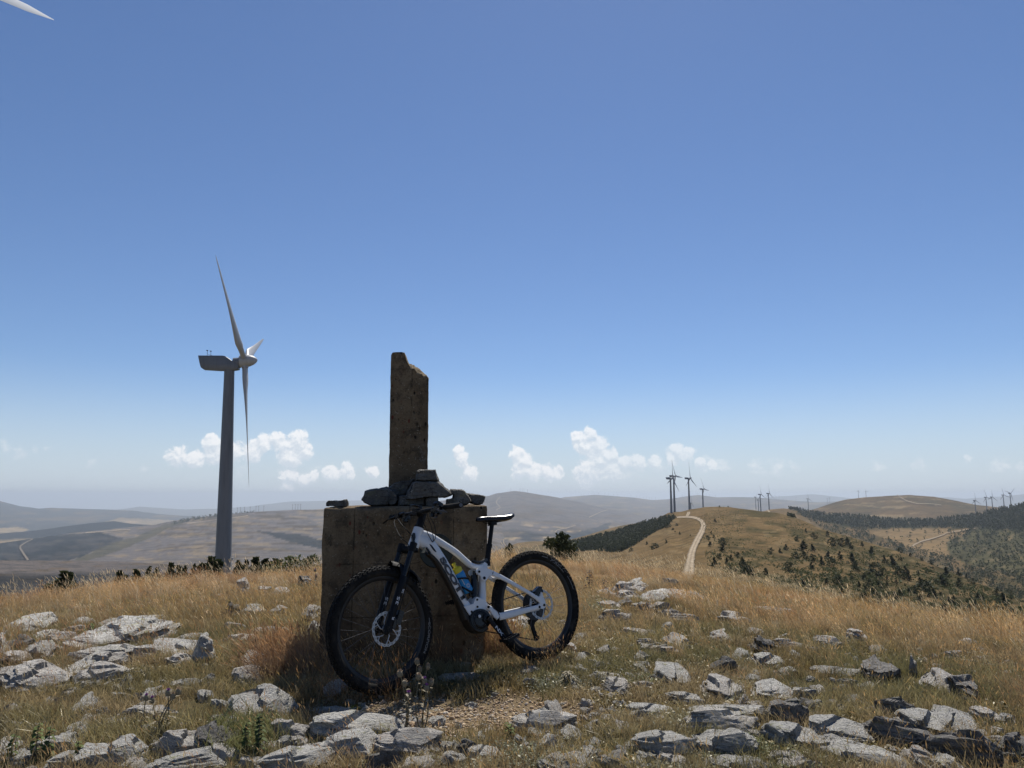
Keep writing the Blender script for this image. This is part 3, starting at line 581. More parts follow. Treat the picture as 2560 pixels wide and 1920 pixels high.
# ---------------------------------------------------------------- stones
def stone_material(name, a, b, dark, lich):
    m = mat(name, rough=.92, spec=.2); t = NT(m); o = t.obj(); oi = t.node('ShaderNodeObjectInfo')
    off = t.node('ShaderNodeVectorMath', operation='MULTIPLY_ADD'); t.set(off.inputs[0], oi.outputs['Random']); off.inputs[1].default_value = (37, 11, 23); t.set(off.inputs[2], o); o = off.outputs[0]
    n1 = t.noise(o, 3.5, 5, .6, .6); n2 = t.noise(t.scale(o, 8, 8, 42), 1.0, 5, .65, .5); n3 = t.noise(o, 34, 6, .8); n4 = t.noise(o, 9, 6, .75, .5)
    c = t.mix(t.sm(n1, .35, .65), a, b); c = t.mix(t.math('MULTIPLY', t.sm(n2, .54, .64), .50), c, dark)
    c = t.mix(t.math('MULTIPLY', t.sm(n3, .51, .60), .50), c, dark)
    c = t.mix(t.sm(n4, .585, .66), c, (.030, .028, .026)); n5 = t.noise(o, 5.0, 5, .7, .8)
    c = t.mix(t.math('MULTIPLY', t.sm(n5, .585, .66), lich), c, (.42, .41, .17))
    n6 = t.noise(o, 17, 4, .7); c = t.mix(t.math('MULTIPLY', t.sm(n6, .60, .68), .6), c, (.60, .60, .57))
    br = t.node('ShaderNodeMapRange'); t.set(br.inputs[0], oi.outputs['Random']); br.inputs[3].default_value = .92; br.inputs[4].default_value = 1.18
    g = t.node('ShaderNodeCombineColor'); [t.set(g.inputs[i], br.outputs[0]) for i in range(3)]
    t.base(t.mix(1.0, c, g.outputs[0], 'MULTIPLY'))
    t.bump(t.math('ADD', t.math('ADD', t.math('MULTIPLY', n2, 1.2), n3), n4), 1.0, .035); return m
M_STONE = stone_material('lichen_grey_stone', (.61, .585, .53), (.77, .745, .68), (.19, .175, .155), .70)
M_STONE_D = stone_material('dark_lichened_stone', (.24, .225, .205), (.44, .415, .38), (.055, .05, .046), .40)
M_STONE_W = stone_material('warm_pale_stone', (.66, .61, .545), (.80, .76, .69), (.27, .23, .19), .18)
M_STONE_T = stone_material('cairn_stone', (.145, .138, .126), (.215, .205, .185), (.04, .036, .031), .15)

def rock_mesh(name, seed, m, detail=2, flat=.5, rough=.06, strata=.5, npts=14, chip=.5):
    """angular lichened slab, unit size (x, y in [-.5,.5], z in [-.5,.5]); a faceted hull broken along its bedding"""
    r = random.Random(seed); bm = bmesh.new()
    k = r.randint(5, 7); a0 = r.random() * 6.28
    for ring, (z, s) in enumerate(((-.5, r.uniform(.8, 1)), (r.uniform(-.15, .25), 1.0), (.5, r.uniform(.74, .98)))):
        for i in range(k):
            an = a0 + 6.283 * (i + r.uniform(-.3, .3)) / k; rad = r.uniform(.80, 1.12) * s
            c, q = math.cos(an), math.sin(an); sq = 1 / max(abs(c), abs(q)) ** .55
            bm.verts.new((.5 * rad * c * sq, .5 * rad * q * sq, z + r.uniform(-.14, .14) * (1 if ring == 1 else flat * (2.2 if ring == 2 else 1))))
    bmesh.ops.convex_hull(bm, input=bm.verts[:])
    bmesh.ops.delete(bm, geom=[v for v in bm.verts if not v.link_faces], context='VERTS')
    bmesh.ops.dissolve_limit(bm, angle_limit=.12, verts=bm.verts[:], edges=bm.edges[:])
    bmesh.ops.bevel(bm, geom=bm.edges[:], offset=.010 + .012 * r.random(), segments=1, affect='EDGES', clamp_overlap=True)
    bmesh.ops.triangulate(bm, faces=bm.faces[:])
    for _ in range(detail):
        L = .55 / (1.9 ** _)
        es = [e for e in bm.edges if e.calc_length() > L * .45]
        bmesh.ops.subdivide_edges(bm, edges=es, cuts=1, use_grid_fill=True, smooth=0.0); bmesh.ops.triangulate(bm, faces=bm.faces[:])
    bm.normal_update(); so = Vector((seed * 3.17, seed * 1.3, seed * .71)); tilt = Vector((r.uniform(-.3, .3), r.uniform(-.3, .3), 1)).normalized()
    nl = r.uniform(3, 6)
    D = []
    for v in bm.verts:
        p = v.co + so; d = rough * (mnoise.noise(p * 2.2) + .55 * mnoise.noise(p * 5.5) + .32 * mnoise.noise(p * 13))
        side = 1 - abs(v.normal.z)
        lay_ = tilt.dot(v.co) * nl + mnoise.noise(p * 1.7) * .5; st = (lay_ - math.floor(lay_)); d += strata * .07 * side * (1 if st < .55 else -1) * (.5 + mnoise.noise(p * 3 + Vector((0, 0, math.floor(lay_) * 5))))
        cz = max(0, mnoise.noise(p * 1.5 + Vector((9, 9, 9))) - .22); d -= chip * .35 * cz
        D.append(v.co + v.normal * d)
    # split along the bedding into plates that end at different places, and knock flat chips off the corners
    cuts = [(Vector((math.cos(a_), math.sin(a_), 0)), r.uniform(-.05, .34), r.uniform(.10, .26)) for a_ in [r.uniform(0, 6.28) for _ in range(3)]]
    chips = []
    for _ in range(5):
        n_ = Vector((r.gauss(0, 1), r.gauss(0, 1), r.uniform(-.2, 1.1))).normalized(); chips.append((n_, r.uniform(.36, .50)))
    sh_ = [(r.uniform(-.07, .07), r.uniform(-.07, .07), r.uniform(.88, 1.06)) for _ in range(12)]
    for v, c in zip(bm.verts, D):
        li = int((c.z + .5) * nl + mnoise.noise(c * 2.3 + so) * .35) % 12; q = Vector((c.x * sh_[li][2] + sh_[li][0], c.y * sh_[li][2] + sh_[li][1], c.z))
        if q.z > .12:
            for n_, k_, dz in cuts:
                if n_.dot(q) + .10 * mnoise.noise(q * 4 + so) > k_: q.z -= dz; break
        for n_, k_ in chips:
            e_ = n_.dot(q) - k_
            if e_ > 0: q -= n_ * e_
        v.co = q + v.normal * (.010 * mnoise.noise(q * 16 + so))
    bm.normal_update()
    me = bpy.data.meshes.new(name); bm.to_mesh(me); bm.free(); me.polygons.foreach_set('use_smooth', [True] * len(me.polygons)); me.set_sharp_from_angle(angle=math.radians(24)); me.materials.append(m)
    return me

def outline_stone(name, pts, back, thick, label, seed, m=None, cat='stone', rough=.012):
    """a stone lying on the block: its outline (px) at its own depth behind the face, with real thickness"""
    m = m or M_STONE_T; P = [bl(a, b, back) for a, b in pts]; cx = sum(p.x for p in P) / len(P); zb = min(p.z for p in P); r = random.Random(seed)
    bm = bmesh.new(); rings = []
    cz = sum(p.z for p in P) / len(P)
    for f, s in ((0, .86), (.10, .97), (.3, 1.0), (.65, 1.0), (.92, .95), (1, .82)):
        rings.append([bm.verts.new((cx + (p.x - cx) * s - cx, back + thick * f - back, cz + (p.z - cz) * s - zb)) for p in P])
    n = len(P)
    for a, b in zip(rings[:-1], rings[1:]):
        for i in range(n): bm.faces.new((a[i], a[(i + 1) % n], b[(i + 1) % n], b[i]))
    bm.faces.new(rings[0][::-1]); bm.faces.new(rings[-1]); bmesh.ops.triangulate(bm, faces=[f for f in bm.faces if len(f.verts) > 4])
    bmesh.ops.recalc_face_normals(bm, faces=bm.faces)
    for _ in range(3):
        bmesh.ops.subdivide_edges(bm, edges=[e for e in bm.edges if e.calc_length() > .022], cuts=1, use_grid_fill=True); bmesh.ops.triangulate(bm, faces=bm.faces[:])
    bm.normal_update(); so = Vector((seed, seed * 2.1, 0)); nc = []
    for v in bm.verts:
        p = v.co + so; nc.append(v.co + v.normal * (rough * (mnoise.noise(p * 9) + .6 * mnoise.noise(p * 22) + .4 * mnoise.noise(p * 50))))
    for v, c in zip(bm.verts, nc): v.co = c
    me = bpy.data.meshes.new(name); bm.to_mesh(me); bm.free(); me.polygons.foreach_set('use_smooth', [True] * len(me.polygons)); me.set_sharp_from_angle(angle=math.radians(35)); me.materials.append(m)
    o = link(name, me); o.location = BO + FD * cx - FN * back + Vector((0, 0, zb)); o.rotation_euler = (0, 0, BANG); return tag(o, label, cat, 'stones piled on the concrete block')
q6 = lambda L: [(780 + x * .208, 1180 + y * .208) for x, y in L]
q2 = lambda L: [(900 + x * .2653, 860 + y * .2653) for x, y in L]
outline_stone('stone', q6([(160, 404), (163, 370), (185, 345), (290, 342), (410, 338), (418, 360), (414, 412), (290, 414)]), .05, .22, 'small flat brown stone alone at the left end of the block top', 3)
outline_stone('stone', q6([(580, 335), (635, 232), (740, 205), (890, 185), (925, 195), (930, 300), (905, 400), (800, 412), (690, 405), (620, 370)]), .10, .30, 'large rounded grey stone left of the broken pillar on the block', 5)
outline_stone('stone', q6([(918, 196), (985, 225), (1025, 280), (1030, 340), (1000, 395), (930, 408), (900, 380), (915, 300)]), .14, .26, 'split half of a stone wedged against the larger stone left of the pillar', 8)
outline_stone('stone', q6([(920, 190), (985, 140), (1090, 105), (1180, 85), (1235, 80), (1170, 170), (1130, 270), (1020, 300), (925, 260)]), .24, .12, 'blue grey slab leaning flat on the foot of the pillar', 11)
outline_stone('stone', q2([(524, 1285), (540, 1200), (560, 1184), (640, 1180), (716, 1181), (722, 1200), (742, 1284), (700, 1291), (560, 1292)]), .09, .20, 'small blocky stone on the very top of the stone pile', 14)
outline_stone('stone', q6([(1130, 330), (1150, 230), (1210, 125), (1240, 108), (1520, 106), (1560, 140), (1640, 215), (1705, 265), (1650, 290), (1540, 300), (1420, 298), (1300, 320)]), .06, .32, 'long wide slab lying as a lintel across the stone pile', 17)
outline_stone('stone', q6([(1030, 400), (1035, 290), (1080, 278), (1135, 275), (1150, 330), (1250, 325), (1370, 308), (1375, 404), (1200, 406)]), .14, .28, 'dark squat stone under the left end of the lintel slab', 19)
outline_stone('stone', q6([(1372, 402), (1368, 330), (1385, 304), (1528, 300), (1524, 350), (1510, 402), (1440, 405)]), .08, .22, 'pale blocky stone propping the lintel slab', 23)
outline_stone('stone', q6([(1615, 394), (1620, 325), (1680, 315), (1750, 318), (1760, 394), (1690, 398)]), .10, .16, 'small dark stone just left of the tilted wedge on the pile', 27)
outline_stone('stone', q6([(1690, 390), (1745, 390), (1850, 393), (1925, 355), (1890, 300), (1845, 235), (1800, 212), (1680, 210), (1655, 245), (1700, 268), (1740, 320)]), .07, .26, 'tilted wedge shaped stone right of the lintel slab', 29)
outline_stone('stone', q6([(1848, 248), (1960, 262), (2060, 278), (2100, 290), (2090, 345), (2060, 392), (1990, 392), (1925, 375), (1895, 310)]), .12, .28, 'flat brown stone at the right end of the pile on the block', 31)
# ================================================================ WIND TURBINES
M_WT = mat('turbine_white', (.36, .365, .37), .45, spec=.4); t_ = NT(M_WT); n_ = t_.noise(t_.scale(t_.obj(), 1, 1, .15), 1.2, 5)
t_.base(t_.mix(t_.sm(n_, .4, .75), (.36, .365, .37), (.30, .305, .305)))
M_WTD = mat('turbine_white_shaded', (.155, .165, .18), .5, spec=.3); t_ = NT(M_WTD); n_ = t_.noise(t_.scale(t_.obj(), 1, 1, .12), 1.5, 5); t_.base(t_.mix(t_.sm(n_, .4, .75), (.155, .165, .18), (.12, .128, .14)))  # tower and nacelle: backlit shade put into the colour of the turbine white
M_WD = mat('turbine_dark', (.05, .05, .055), .6)
HUBH, RB = 46.0, 24.5
YAW = math.radians(8.0)                                    # every rotor faces the same wind: axis towards +X, turned a little away
def blade_mesh(name='blade', ns=22, na=12):
    V = []; Fs = []
    for i in range(ns):
        t = i / (ns - 1); z = 1.0 + (RB - 1.0) * t
        ch = np.interp(t, [0, .06, .20, .5, .8, .95, .985, 1], [1.05, 1.1, 2.15, 1.35, .80, .50, .30, .04]); th = np.interp(t, [0, .06, .2, .5, 1], [1.0, .95, .34, .19, .12]); tw = math.radians(np.interp(t, [0, .2, .5, 1], [17, 14, 6, 0]) + 4)
        off = np.interp(t, [0, .06, .2, 1], [0, 0, .28, .12]) * ch
        for k in range(na):
            a = 2 * math.pi * k / na; x = math.cos(a) * ch * .5 - off * .6; y = math.sin(a) * ch * .5 * th * (1 if x < .2 * ch else .6)
            V.append((y * math.cos(tw) + x * math.sin(tw), x * math.cos(tw) - y * math.sin(tw), z))
    for i in range(ns - 1):
        for k in range(na): Fs.append((i * na + k, i * na + (k + 1) % na, (i + 1) * na + (k + 1) % na, (i + 1) * na + k))
    return V, Fs
BLV, BLF = blade_mesh(); BLV2, BLF2 = blade_mesh(ns=8, na=6)
def turbine_parts(hi=True):
    seg = 48 if hi else 10
    tw = MB(); tw.lathe([(-9, 1.62), (0, 1.62), (.25, 1.62), (.26, 1.56), (15, 1.36), (15.02, 1.385), (15.1, 1.385), (15.12, 1.355), (30, 1.14), (30.02, 1.165), (30.1, 1.165), (30.12, 1.13), (HUBH - 1.55, .93), (HUBH - 1.5, .93)], (0, 0, 0), (0, 0, 1), seg)
    out = {'tower': tw.mesh('tower', M_WTD)}
    # nacelle: side outline (x forward), extruded with rounded cheeks
    side = [(-4.35, 1.25), (.1, 1.25), (.55, 1.18), (1.0, .95), (2.35, .0), (2.9, -.35), (3.05, -.6), (3.1, -1.3), (2.0, -1.5), (-.5, -1.5), (-3.4, -1.32), (-3.75, -1.05), (-3.95, -.5)]
    nb = MB(); ws = ((-1.0, .80), (-.86, .97), (.86, .97), (1.0, .80)); n = len(side); cz = -.2
    for y, s in ws: nb.v += [(x * (1 - (1 - s) * .25), y * 1.0, cz + (z - cz) * (s + .03)) for x, z in side]
    for q in range(3): nb.f += [(q * n + i, q * n + (i + 1) % n, (q + 1) * n + (i + 1) % n, (q + 1) * n + i) for i in range(n)]
    nb.f += [tuple(range(n)), tuple(range(4 * n - 1, 3 * n - 1, -1))]
    if hi: nb.lathe([(2.0, .95), (2.9, 1.02), (3.3, 1.02)], (0, 0, 0), (1, 0, 0), 24)
    out['nacelle'] = nb.mesh('nacelle', M_WTD, ang=50)
    sp = MB(); sp.lathe([(3.22, .0), (3.22, 1.18), (4.0, 1.24), (4.9, 1.15), (5.7, .86), (6.2, .5), (6.42, .2), (6.48, .02)], (0, 0, 0), (1, 0, 0), 32 if hi else 8)
    out['spinner'] = sp.mesh('spinner', M_WT)
    b = MB(); b.add(BLV if hi else BLV2, BLF if hi else BLF2)
    if hi: b.lathe([(.9, .58), (1.3, .62), (1.32, .56)], (0, 0, 0), (0, 0, 1), 20)
    out['blade'] = b.mesh('blade', M_WT, ang=60)
    if hi:
        ms = MB(); ms.tube([(-2.9, .2, 1.2), (-2.9, .2, 2.35)], .035, 6); ms.tube([(-2.25, .2, 1.2), (-2.25, .2, 2.2)], .035, 6); ms.tube([(-2.9, .2, 1.75), (-1.2, .2, 1.2)], .03, 6)
        for x, z in ((-2.9, 2.4), (-2.25, 2.28)): ms.box((x, .2, z), (.11, .03, .1)); ms.box((x - .15, .2, z + .05), (.06, .06, .06))
        out['weather_mast'] = ms.mesh('weather_mast', M_WD)
        lb = MB(); lb.box((1.75, -.9, 9.2), (.22, .22, .28)); lb.box((1.5, -.85, 9.2), (.2, .1, .1)); out['service_box'] = lb.mesh('service_box', M_WT, bevel=.03)
    return out
HI, LO = turbine_parts(True), turbine_parts(False)
M_WN = mat('turbine_white_sunlit', (.62, .63, .62), .4, spec=.4); NEAR = dict(HI); _b = MB(); _b.add([(x * 1.4, y * 2.0, z) for x, y, z in BLV], BLF); NEAR['blade'] = _b.mesh('blade', M_WN, ang=60)  # near blades: sunlight put into the colour as a lighter turbine white
def turbine(loc, az, phase, label, group, lib, name='wind_turbine', scale=1.0, yaw=None, pitch=0.0):
    t = thing(name, label, 'wind turbine', loc, (0, 0, YAW if yaw is None else yaw), group); t.scale = (scale,) * 3
    link('tower', lib['tower'], t)
    n = link('nacelle', lib['nacelle'], t); n.location = (-1.3, 0, HUBH)
    s = link('spinner', lib['spinner'], t); s.location = (-1.3, 0, HUBH); s.rotation_euler = (0, -math.radians(5), 0)
    for k in range(3):
        b = link('blade', lib['blade'], t); a = math.radians(phase + 120 * k)
        b.matrix_local = Matrix.Translation((0, 0, HUBH)) @ Matrix.Rotation(-math.radians(5), 4, 'Y') @ Matrix.Translation((2.8, 0, 0)) @ Matrix.Rotation(a, 4, 'X') @ Matrix.Rotation(pitch, 4, 'Z')
    if 'weather_mast' in lib:
        m = link('weather_mast', lib['weather_mast'], n); link('service_box', lib['service_box'], t)
    return t
def put_turbine(px, py, d, phase, label, group, lib, lead=2.8, scale=1.0, yaw=None):
    """the hub stands where the photograph shows it; the tower goes down to the land"""
    h = Vector(at(px, py, d)); y = YAW if yaw is None else yaw
    loc = h - Vector((lead * math.cos(y), lead * math.sin(y), HUBH)) * scale
    return turbine(loc, 0, phase, label, group, lib, scale=scale, yaw=yaw)
put_turbine(612, 907, 151, 52, 'large pale wind turbine on the left, rising behind the near grassy crest', 'wind turbines', HI)
_t = [o for o in bpy.data.objects if o.name == 'wind_turbine'][0]; _h = _t.location + Matrix.Rotation(YAW, 3, 'Z') @ Vector((2.8, 0, HUBH)); _t.rotation_euler = (0, math.radians(-1.3), YAW); _t.location = _h - _t.rotation_euler.to_matrix() @ Vector((2.8, 0, HUBH))
# the turbine beside the camera: only the tip of one blade reaches into the picture
tip = Vector(at(135, 50, 40))
_R = Matrix.Rotation(math.radians(-50), 3, 'Z') @ Matrix.Rotation(-math.radians(5), 3, 'Y') @ Matrix.Rotation(math.radians(264), 3, 'X'); _n = Vector((.52, -.26, .39)).normalized()
_p = max((k * .05 for k in range(126)), key=lambda a: (_R @ Matrix.Rotation(a, 3, 'Z') @ Vector((1, 0, 0))).dot(_n))
nt_ = turbine((0, 0, 0), 0, 264, 'nearest wind turbine, only one white blade tip showing in the top left corner', 'wind turbines', NEAR, yaw=math.radians(-50), pitch=_p)
nt_.location = tip - Matrix.Rotation(math.radians(-50), 3, 'Z') @ (Vector((0, 0, HUBH)) + Matrix.Rotation(-math.radians(5), 3, 'Y') @ (Vector((2.8, 0, 0)) + Matrix.Rotation(math.radians(264), 3, 'X') @ Vector((0, 0, RB))))
Z7 = [(1480, 455, 936, 14, 'left turbine of the close pair by the pine plantation, hub the lower of the two'), (1505, 437, 1000, -24, 'right turbine of the close pair beside the plantation, hub highest'),
      (1628, 455, 1120, 2, 'wind turbine directly behind the bend of the gravel road on the ridge'), (1742, 545, 1450, -22, 'wind turbine half sunk behind the brown hilltop right of the gravel road')]
for x, y, d, ph, lab in Z7: put_turbine(*z7(x, y), d, ph, lab, 'turbines along the gravel road', LO)
put_turbine(*z7(1640, 663), 2300, 10, 'small far turbine showing low beside the tower behind the road bend', 'turbines along the gravel road', LO)
Z8 = [(118, 283, 2900, 20, 'lowest turbine of the small cluster beyond the brown hilltop'), (136, 240, 1950, -5, 'tallest turbine left in the small cluster beyond the brown hilltop'), (201, 233, 2080, 3, 'turbine with its track at the right of the small cluster past the hilltop'), (95, 262, 3600, 40, 'faint thin turbine leftmost in the small cluster past the hilltop'),
      (510, 275, 3100, -8, 'lone turbine above the left end of the dark forest belt'), (905, 213, 5200, 25, 'left of two turbines on the crest of the rounded hill'), (965, 215, 5200, -20, 'right of two turbines on the crest of the rounded hill'),
      (660, 272, 7600, 10, 'left of a faint turbine pair left of the rounded hill'), (678, 268, 7600, 60, 'right of a faint turbine pair left of the rounded hill'),
      (1830, 288, 2700, 0, 'leftmost of five turbines above the dark wood at right'), (1917, 263, 2650, -12, 'second of five turbines above the dark wood at right'), (1962, 260, 2900, 5, 'middle one of five turbines above the dark wood at right'), (2053, 245, 2800, -10, 'fourth of five turbines above the dark wood at right'), (2107, 232, 2650, 50, 'rightmost of five turbines above the dark wood at right')]
for x, y, d, ph, lab in Z8: put_turbine(*z8(x, y), d, ph, lab, 'turbines on the right hand hills', LO)
def crest_turbine(px, strip, h_px, lab, grp):
    py = float(strip.top(px)); d = float(strip.rng(px, py)); b = Vector(at(px, py + 1, d)); s = h_px * d / F / HUBH
    turbine(b, 0, rng.uniform(0, 120), lab, grp, LO, scale=min(max(s, .8), 2.2))
for px in (1277, 1300, 1305.5, 1310, 1319): crest_turbine(px, S_D, 8, 'tiny turbine on the summit of the broad blue hill behind the saddle', 'turbines on the broad hill')
for x in (715, 735, 805, 822, 862, 910, 940, 985, 1020, 1130, 1180, 1205, 1238, 1260, 1285, 1305, 1335, 1560, 1690, 1790, 1840): crest_turbine(z7(x, 0)[0], S_E, 6, 'tiny faint turbine in the row along the far bluish ridge', 'turbines on the far ridge')
for x, h in ((172, 8), (188, 10), (215, 7), (232, 7), (245, 8), (255, 7), (278, 8), (310, 6), (411, 8)): crest_turbine(z8(x, 0)[0], S_E, h, 'tiny turbine on the long ridge right of the small cluster', 'turbines on the far ridge right of the cluster')
for x, h in ((1525, 6), (1545, 6), (1570, 6), (1607, 7), (1645, 9), (1662, 10), (1695, 8), (1880, 9), (1898, 10), (1915, 10), (1932, 8)): crest_turbine(z5(x, 0)[0], S_C, h, 'tiny turbine on the brown plateau between the big turbine and the block', 'turbines on the brown plateau')
# ================================================================ TREES
def leaf_material(name, a, b):
    m = mat(name, rough=.7, spec=.2); t = NT(m); o = t.node('ShaderNodeNewGeometry').outputs['Position']; oi = t.node('ShaderNodeObjectInfo').outputs['Random']
    n = t.noise(o, 1.7, 4, .7); c = t.mix(n, a, b); v = t.node('ShaderNodeMapRange'); t.set(v.inputs[0], oi); v.inputs[3].default_value = .75; v.inputs[4].default_value = 1.2
    g = t.node('ShaderNodeCombineColor'); [t.set(g.inputs[i], v.outputs[0]) for i in range(3)]; c = t.mix(1.0, c, g.outputs[0], 'MULTIPLY')
    t.base(c); tr = t.node('ShaderNodeBsdfTranslucent'); t.set(tr.inputs[0], c); mx = t.node('ShaderNodeMixShader'); mx.inputs[0].default_value = .25
    out = [n for n in t.n if n.type == 'OUTPUT_MATERIAL'][0]; t.t.links.new(t.b.outputs[0], mx.inputs[1]); t.t.links.new(tr.outputs[0], mx.inputs[2]); t.t.links.new(mx.outputs[0], out.inputs[0]); return m
M_PINE = leaf_material('pine_needles', (.030, .040, .017), (.062, .072, .030)); M_BUSH = leaf_material('bush_leaves', (.050, .065, .024), (.105, .115, .048)); M_BARK = mat('pine_bark', (.09, .07, .05), .95)
def crown_arrays(seed, n, h=1.0, base=.10, width=.33, leaf=.05, shape='pine'):
    """leaf clumps (single bent faces) spread through the volume of the crown"""
    g = np.random.default_rng(seed); V = []; 
    lobes = []
    nl = 9 if shape == 'pine' else 7
    for i in range(nl * 3):
        t = base + (1 - base) * (i / (nl * 3 - 1)) ** .9; a = g.uniform(0, 6.28); env = width * ((1 - t) ** .72 * 1.06 + .03) if shape == 'pine' else width * math.sqrt(max(.02, 1 - ((t - .42) / .62) ** 2))
        rr = env * g.uniform(.35, .95); lobes.append((rr * math.cos(a), rr * math.sin(a), t * h, env * g.uniform(.35, .62) + .015))
    L = np.array(lobes); k = g.integers(0, len(L), n); c = L[k]
    d = g.normal(size=(n, 3)); d /= np.linalg.norm(d, axis=1, keepdims=True); P = c[:, :3] + d * (c[:, 3:] * g.uniform(.45, 1.05, (n, 1))) * np.array([1, 1, .75]) * h
    u = g.normal(size=(n, 3)); u /= np.linalg.norm(u, axis=1, keepdims=True); v = np.cross(u, g.normal(size=(n, 3))); v /= np.linalg.norm(v, axis=1, keepdims=True)
    s = leaf * g.uniform(.6, 1.4, (n, 1)) * h; w_ = np.cross(u, v)
    a = P + u * s; b = P + v * s * .55 + w_ * s * .25; c2 = P - u * s; e = P - v * s * .55 + w_ * s * .25
    Vs = np.stack([a, b, c2, e], 1).reshape(-1, 3); Vs[:, 2] = np.maximum(Vs[:, 2], .01); Fq = np.arange(n * 4).reshape(-1, 4); return Vs, Fq
def trunk_mesh(name, seed, h=1.0, r=.022):
    g = random.Random(seed); b = MB(); b.tube([(0, 0, -.15 * h), (g.uniform(-.01, .01), 0, .3 * h), (g.uniform(-.02, .02), g.uniform(-.02, .02), .6 * h), (0, 0, .95 * h)], [r * 1.3, r, r * .7, r * .15], 6)
    for i in range(7):
        z = h * (.2 + .1 * i); a = i * 2.4; l = .22 * h * (1 - z / h * .8); b.tube([(0, 0, z), (l * math.cos(a), l * math.sin(a), z + .05 * h)], [r * .35, r * .1], 4)
    return b.mesh(name, M_BARK)
PINES = []
for s in range(7):
    V, Fq = crown_arrays(100 + s, 300, width=[.30, .38, .42, .40, .46, .30, .44][s], base=.06, leaf=.075, shape='bush' if s in (2, 4, 6) else 'pine')
    PINES.append((np_mesh('crown', V, Fq, M_PINE, smooth=False), trunk_mesh('trunk', s)))
def tree(name, label, cat, loc, h, lib, group, rz=None, sx=1.0):
    t = thing(name, label, cat, loc, (0, 0, rng.uniform(0, 6.28) if rz is None else rz), group); t.scale = (h * sx, h * sx, h); link('crown', lib[0], t); link('trunk', lib[1], t); return t
def px_tree(px, py_base, h_px, strip, lab, grp, lib, name='pine_tree', cat='pine tree', sx=1.0):
    p = strip.P(px, py_base); d = math.hypot(p[0], p[1]); return tree(name, lab, cat, p, h_px * d / F, lib, grp, sx=sx)
# pines on the right flank of the spur: the larger ones one by one from the photograph, the rest scattered as densely as they stand there
HAND = [(1830, 1190, 75), (1897, 1070, 70), (1895, 1010, 60), (1795, 1025, 45), (1777, 970, 40), (1805, 920, 30), (1825, 955, 30), (1935, 1170, 55), (1970, 1140, 50), (2025, 1115, 45), (2065, 1190, 80), (2080, 1250, 60), (2140, 1270, 55), (2125, 1230, 45), (2010, 1235, 40), (1960, 1215, 35), (1865, 1130, 50), (1835, 820, 32), (1330, 1055, 60), (1425, 1000, 40), (1513, 853, 25), (1540, 925, 28), (1500, 905, 16), (1482, 888, 22), (1628, 935, 14), (1440, 870, 40), (1660, 888, 10), (1135, 1072, 40), (1265, 1020, 40), (1410, 835, 36), (1490, 795, 40), (1873, 690, 18), (1946, 695, 12), (1905, 692, 9)]
HAND8 = [(215, 712, 50), (285, 708, 45), (332, 682, 50), (407, 745, 55), (470, 690, 85), (478, 748, 60), (540, 690, 60), (540, 770, 60), (615, 800, 70), (535, 830, 55), (350, 848, 75), (172, 878, 60), (693, 808, 75), (668, 748, 60), (775, 650, 65), (818, 640, 60), (845, 672, 50), (700, 650, 70), (660, 570, 45), (555, 590, 50), (490, 540, 35), (420, 610, 40), (855, 790, 85), (760, 760, 70), (878, 838, 60), (1010, 720, 70), (1048, 885, 100), (1170, 810, 85), (1220, 885, 75), (1110, 780, 60), (1275, 880, 70), (735, 955, 80), (655, 955, 55), (985, 985, 80), (910, 975, 50), (1093, 985, 35), (1300, 920, 80), (1395, 975, 75), (1440, 1010, 85), (1230, 1035, 45), (1350, 1010, 50), (1500, 1055, 70), (1560, 960, 75), (1600, 890, 70), (1700, 975, 70), (1590, 965, 60), (1850, 1075, 55), (2000, 1050, 50), (2050, 1105, 80), (1810, 950, 45), (1695, 860, 45), (1480, 795, 40), (1405, 755, 30), (1315, 722, 30), (1235, 695, 40), (1760, 870, 40), (2110, 985, 40), (2000, 930, 30), (935, 650, 40), (30, 870, 70), (62, 880, 60), (5, 840, 80)]
spots = [(*z7(x, y), h * .2984) for x, y, h in HAND] + [(*z8(x, y), h * .3165) for x, y, h in HAND8]
g_ = np.random.default_rng(5); crest_ = lambda px: np.interp(px, U_, YC) - 30
def pine_label(px, py):
    if py < np.interp(px, MX, MYT) + 3: return 'small dark pine on the very skyline of the brown spur'
    if px < 1705: return 'dark pine on the grassy slope between the plantation and the gravel road'
    if px < 1830: return 'dark pine close along the right side of the gravel road'
    if px < 1990: return 'dark green pine on the %s slope right of the gravel road' % ('upper' if py < 1375 else 'lower')
    if px < 2180: return 'dark green pine on the %s middle part of the long brown slope' % ('upper' if py < 1405 else 'lower')
    if px < 2380: return 'dark green pine in the %s belt of the slope below the pale clearing' % ('upper' if py < 1450 else 'lower')
    return 'dark green pine at the foot of the slope at the far right edge'
extra = 0
while extra < 150:
    px = g_.uniform(1900, 2640); yt = np.interp(px, MX, MYT); yb = crest_(px) + 20; py = yt + (yb - yt) * g_.uniform(.06, 1.0)
    t = (py - yt) / (yb - yt); dens = sstep(1850, 2250, px) * (.25 + .75 * t) * sstep(.36, .6, fbm(px / 60, py / 30, 3, 91))
    if g_.uniform() > dens: continue
    spots.append((px, py, g_.uniform(7, 15) * (.65 + .6 * t))); extra += 1
for i, (px, py, h) in enumerate(spots):
    if py <= np.interp(px, MX, MYT): py = np.interp(px, MX, MYT) + 1
    px_tree(px, py + 1, h * .9, S_M, pine_label(px, py), 'pines scattered over the brown spur', PINES[i % 7], sx=g_.uniform(.95, 1.5))
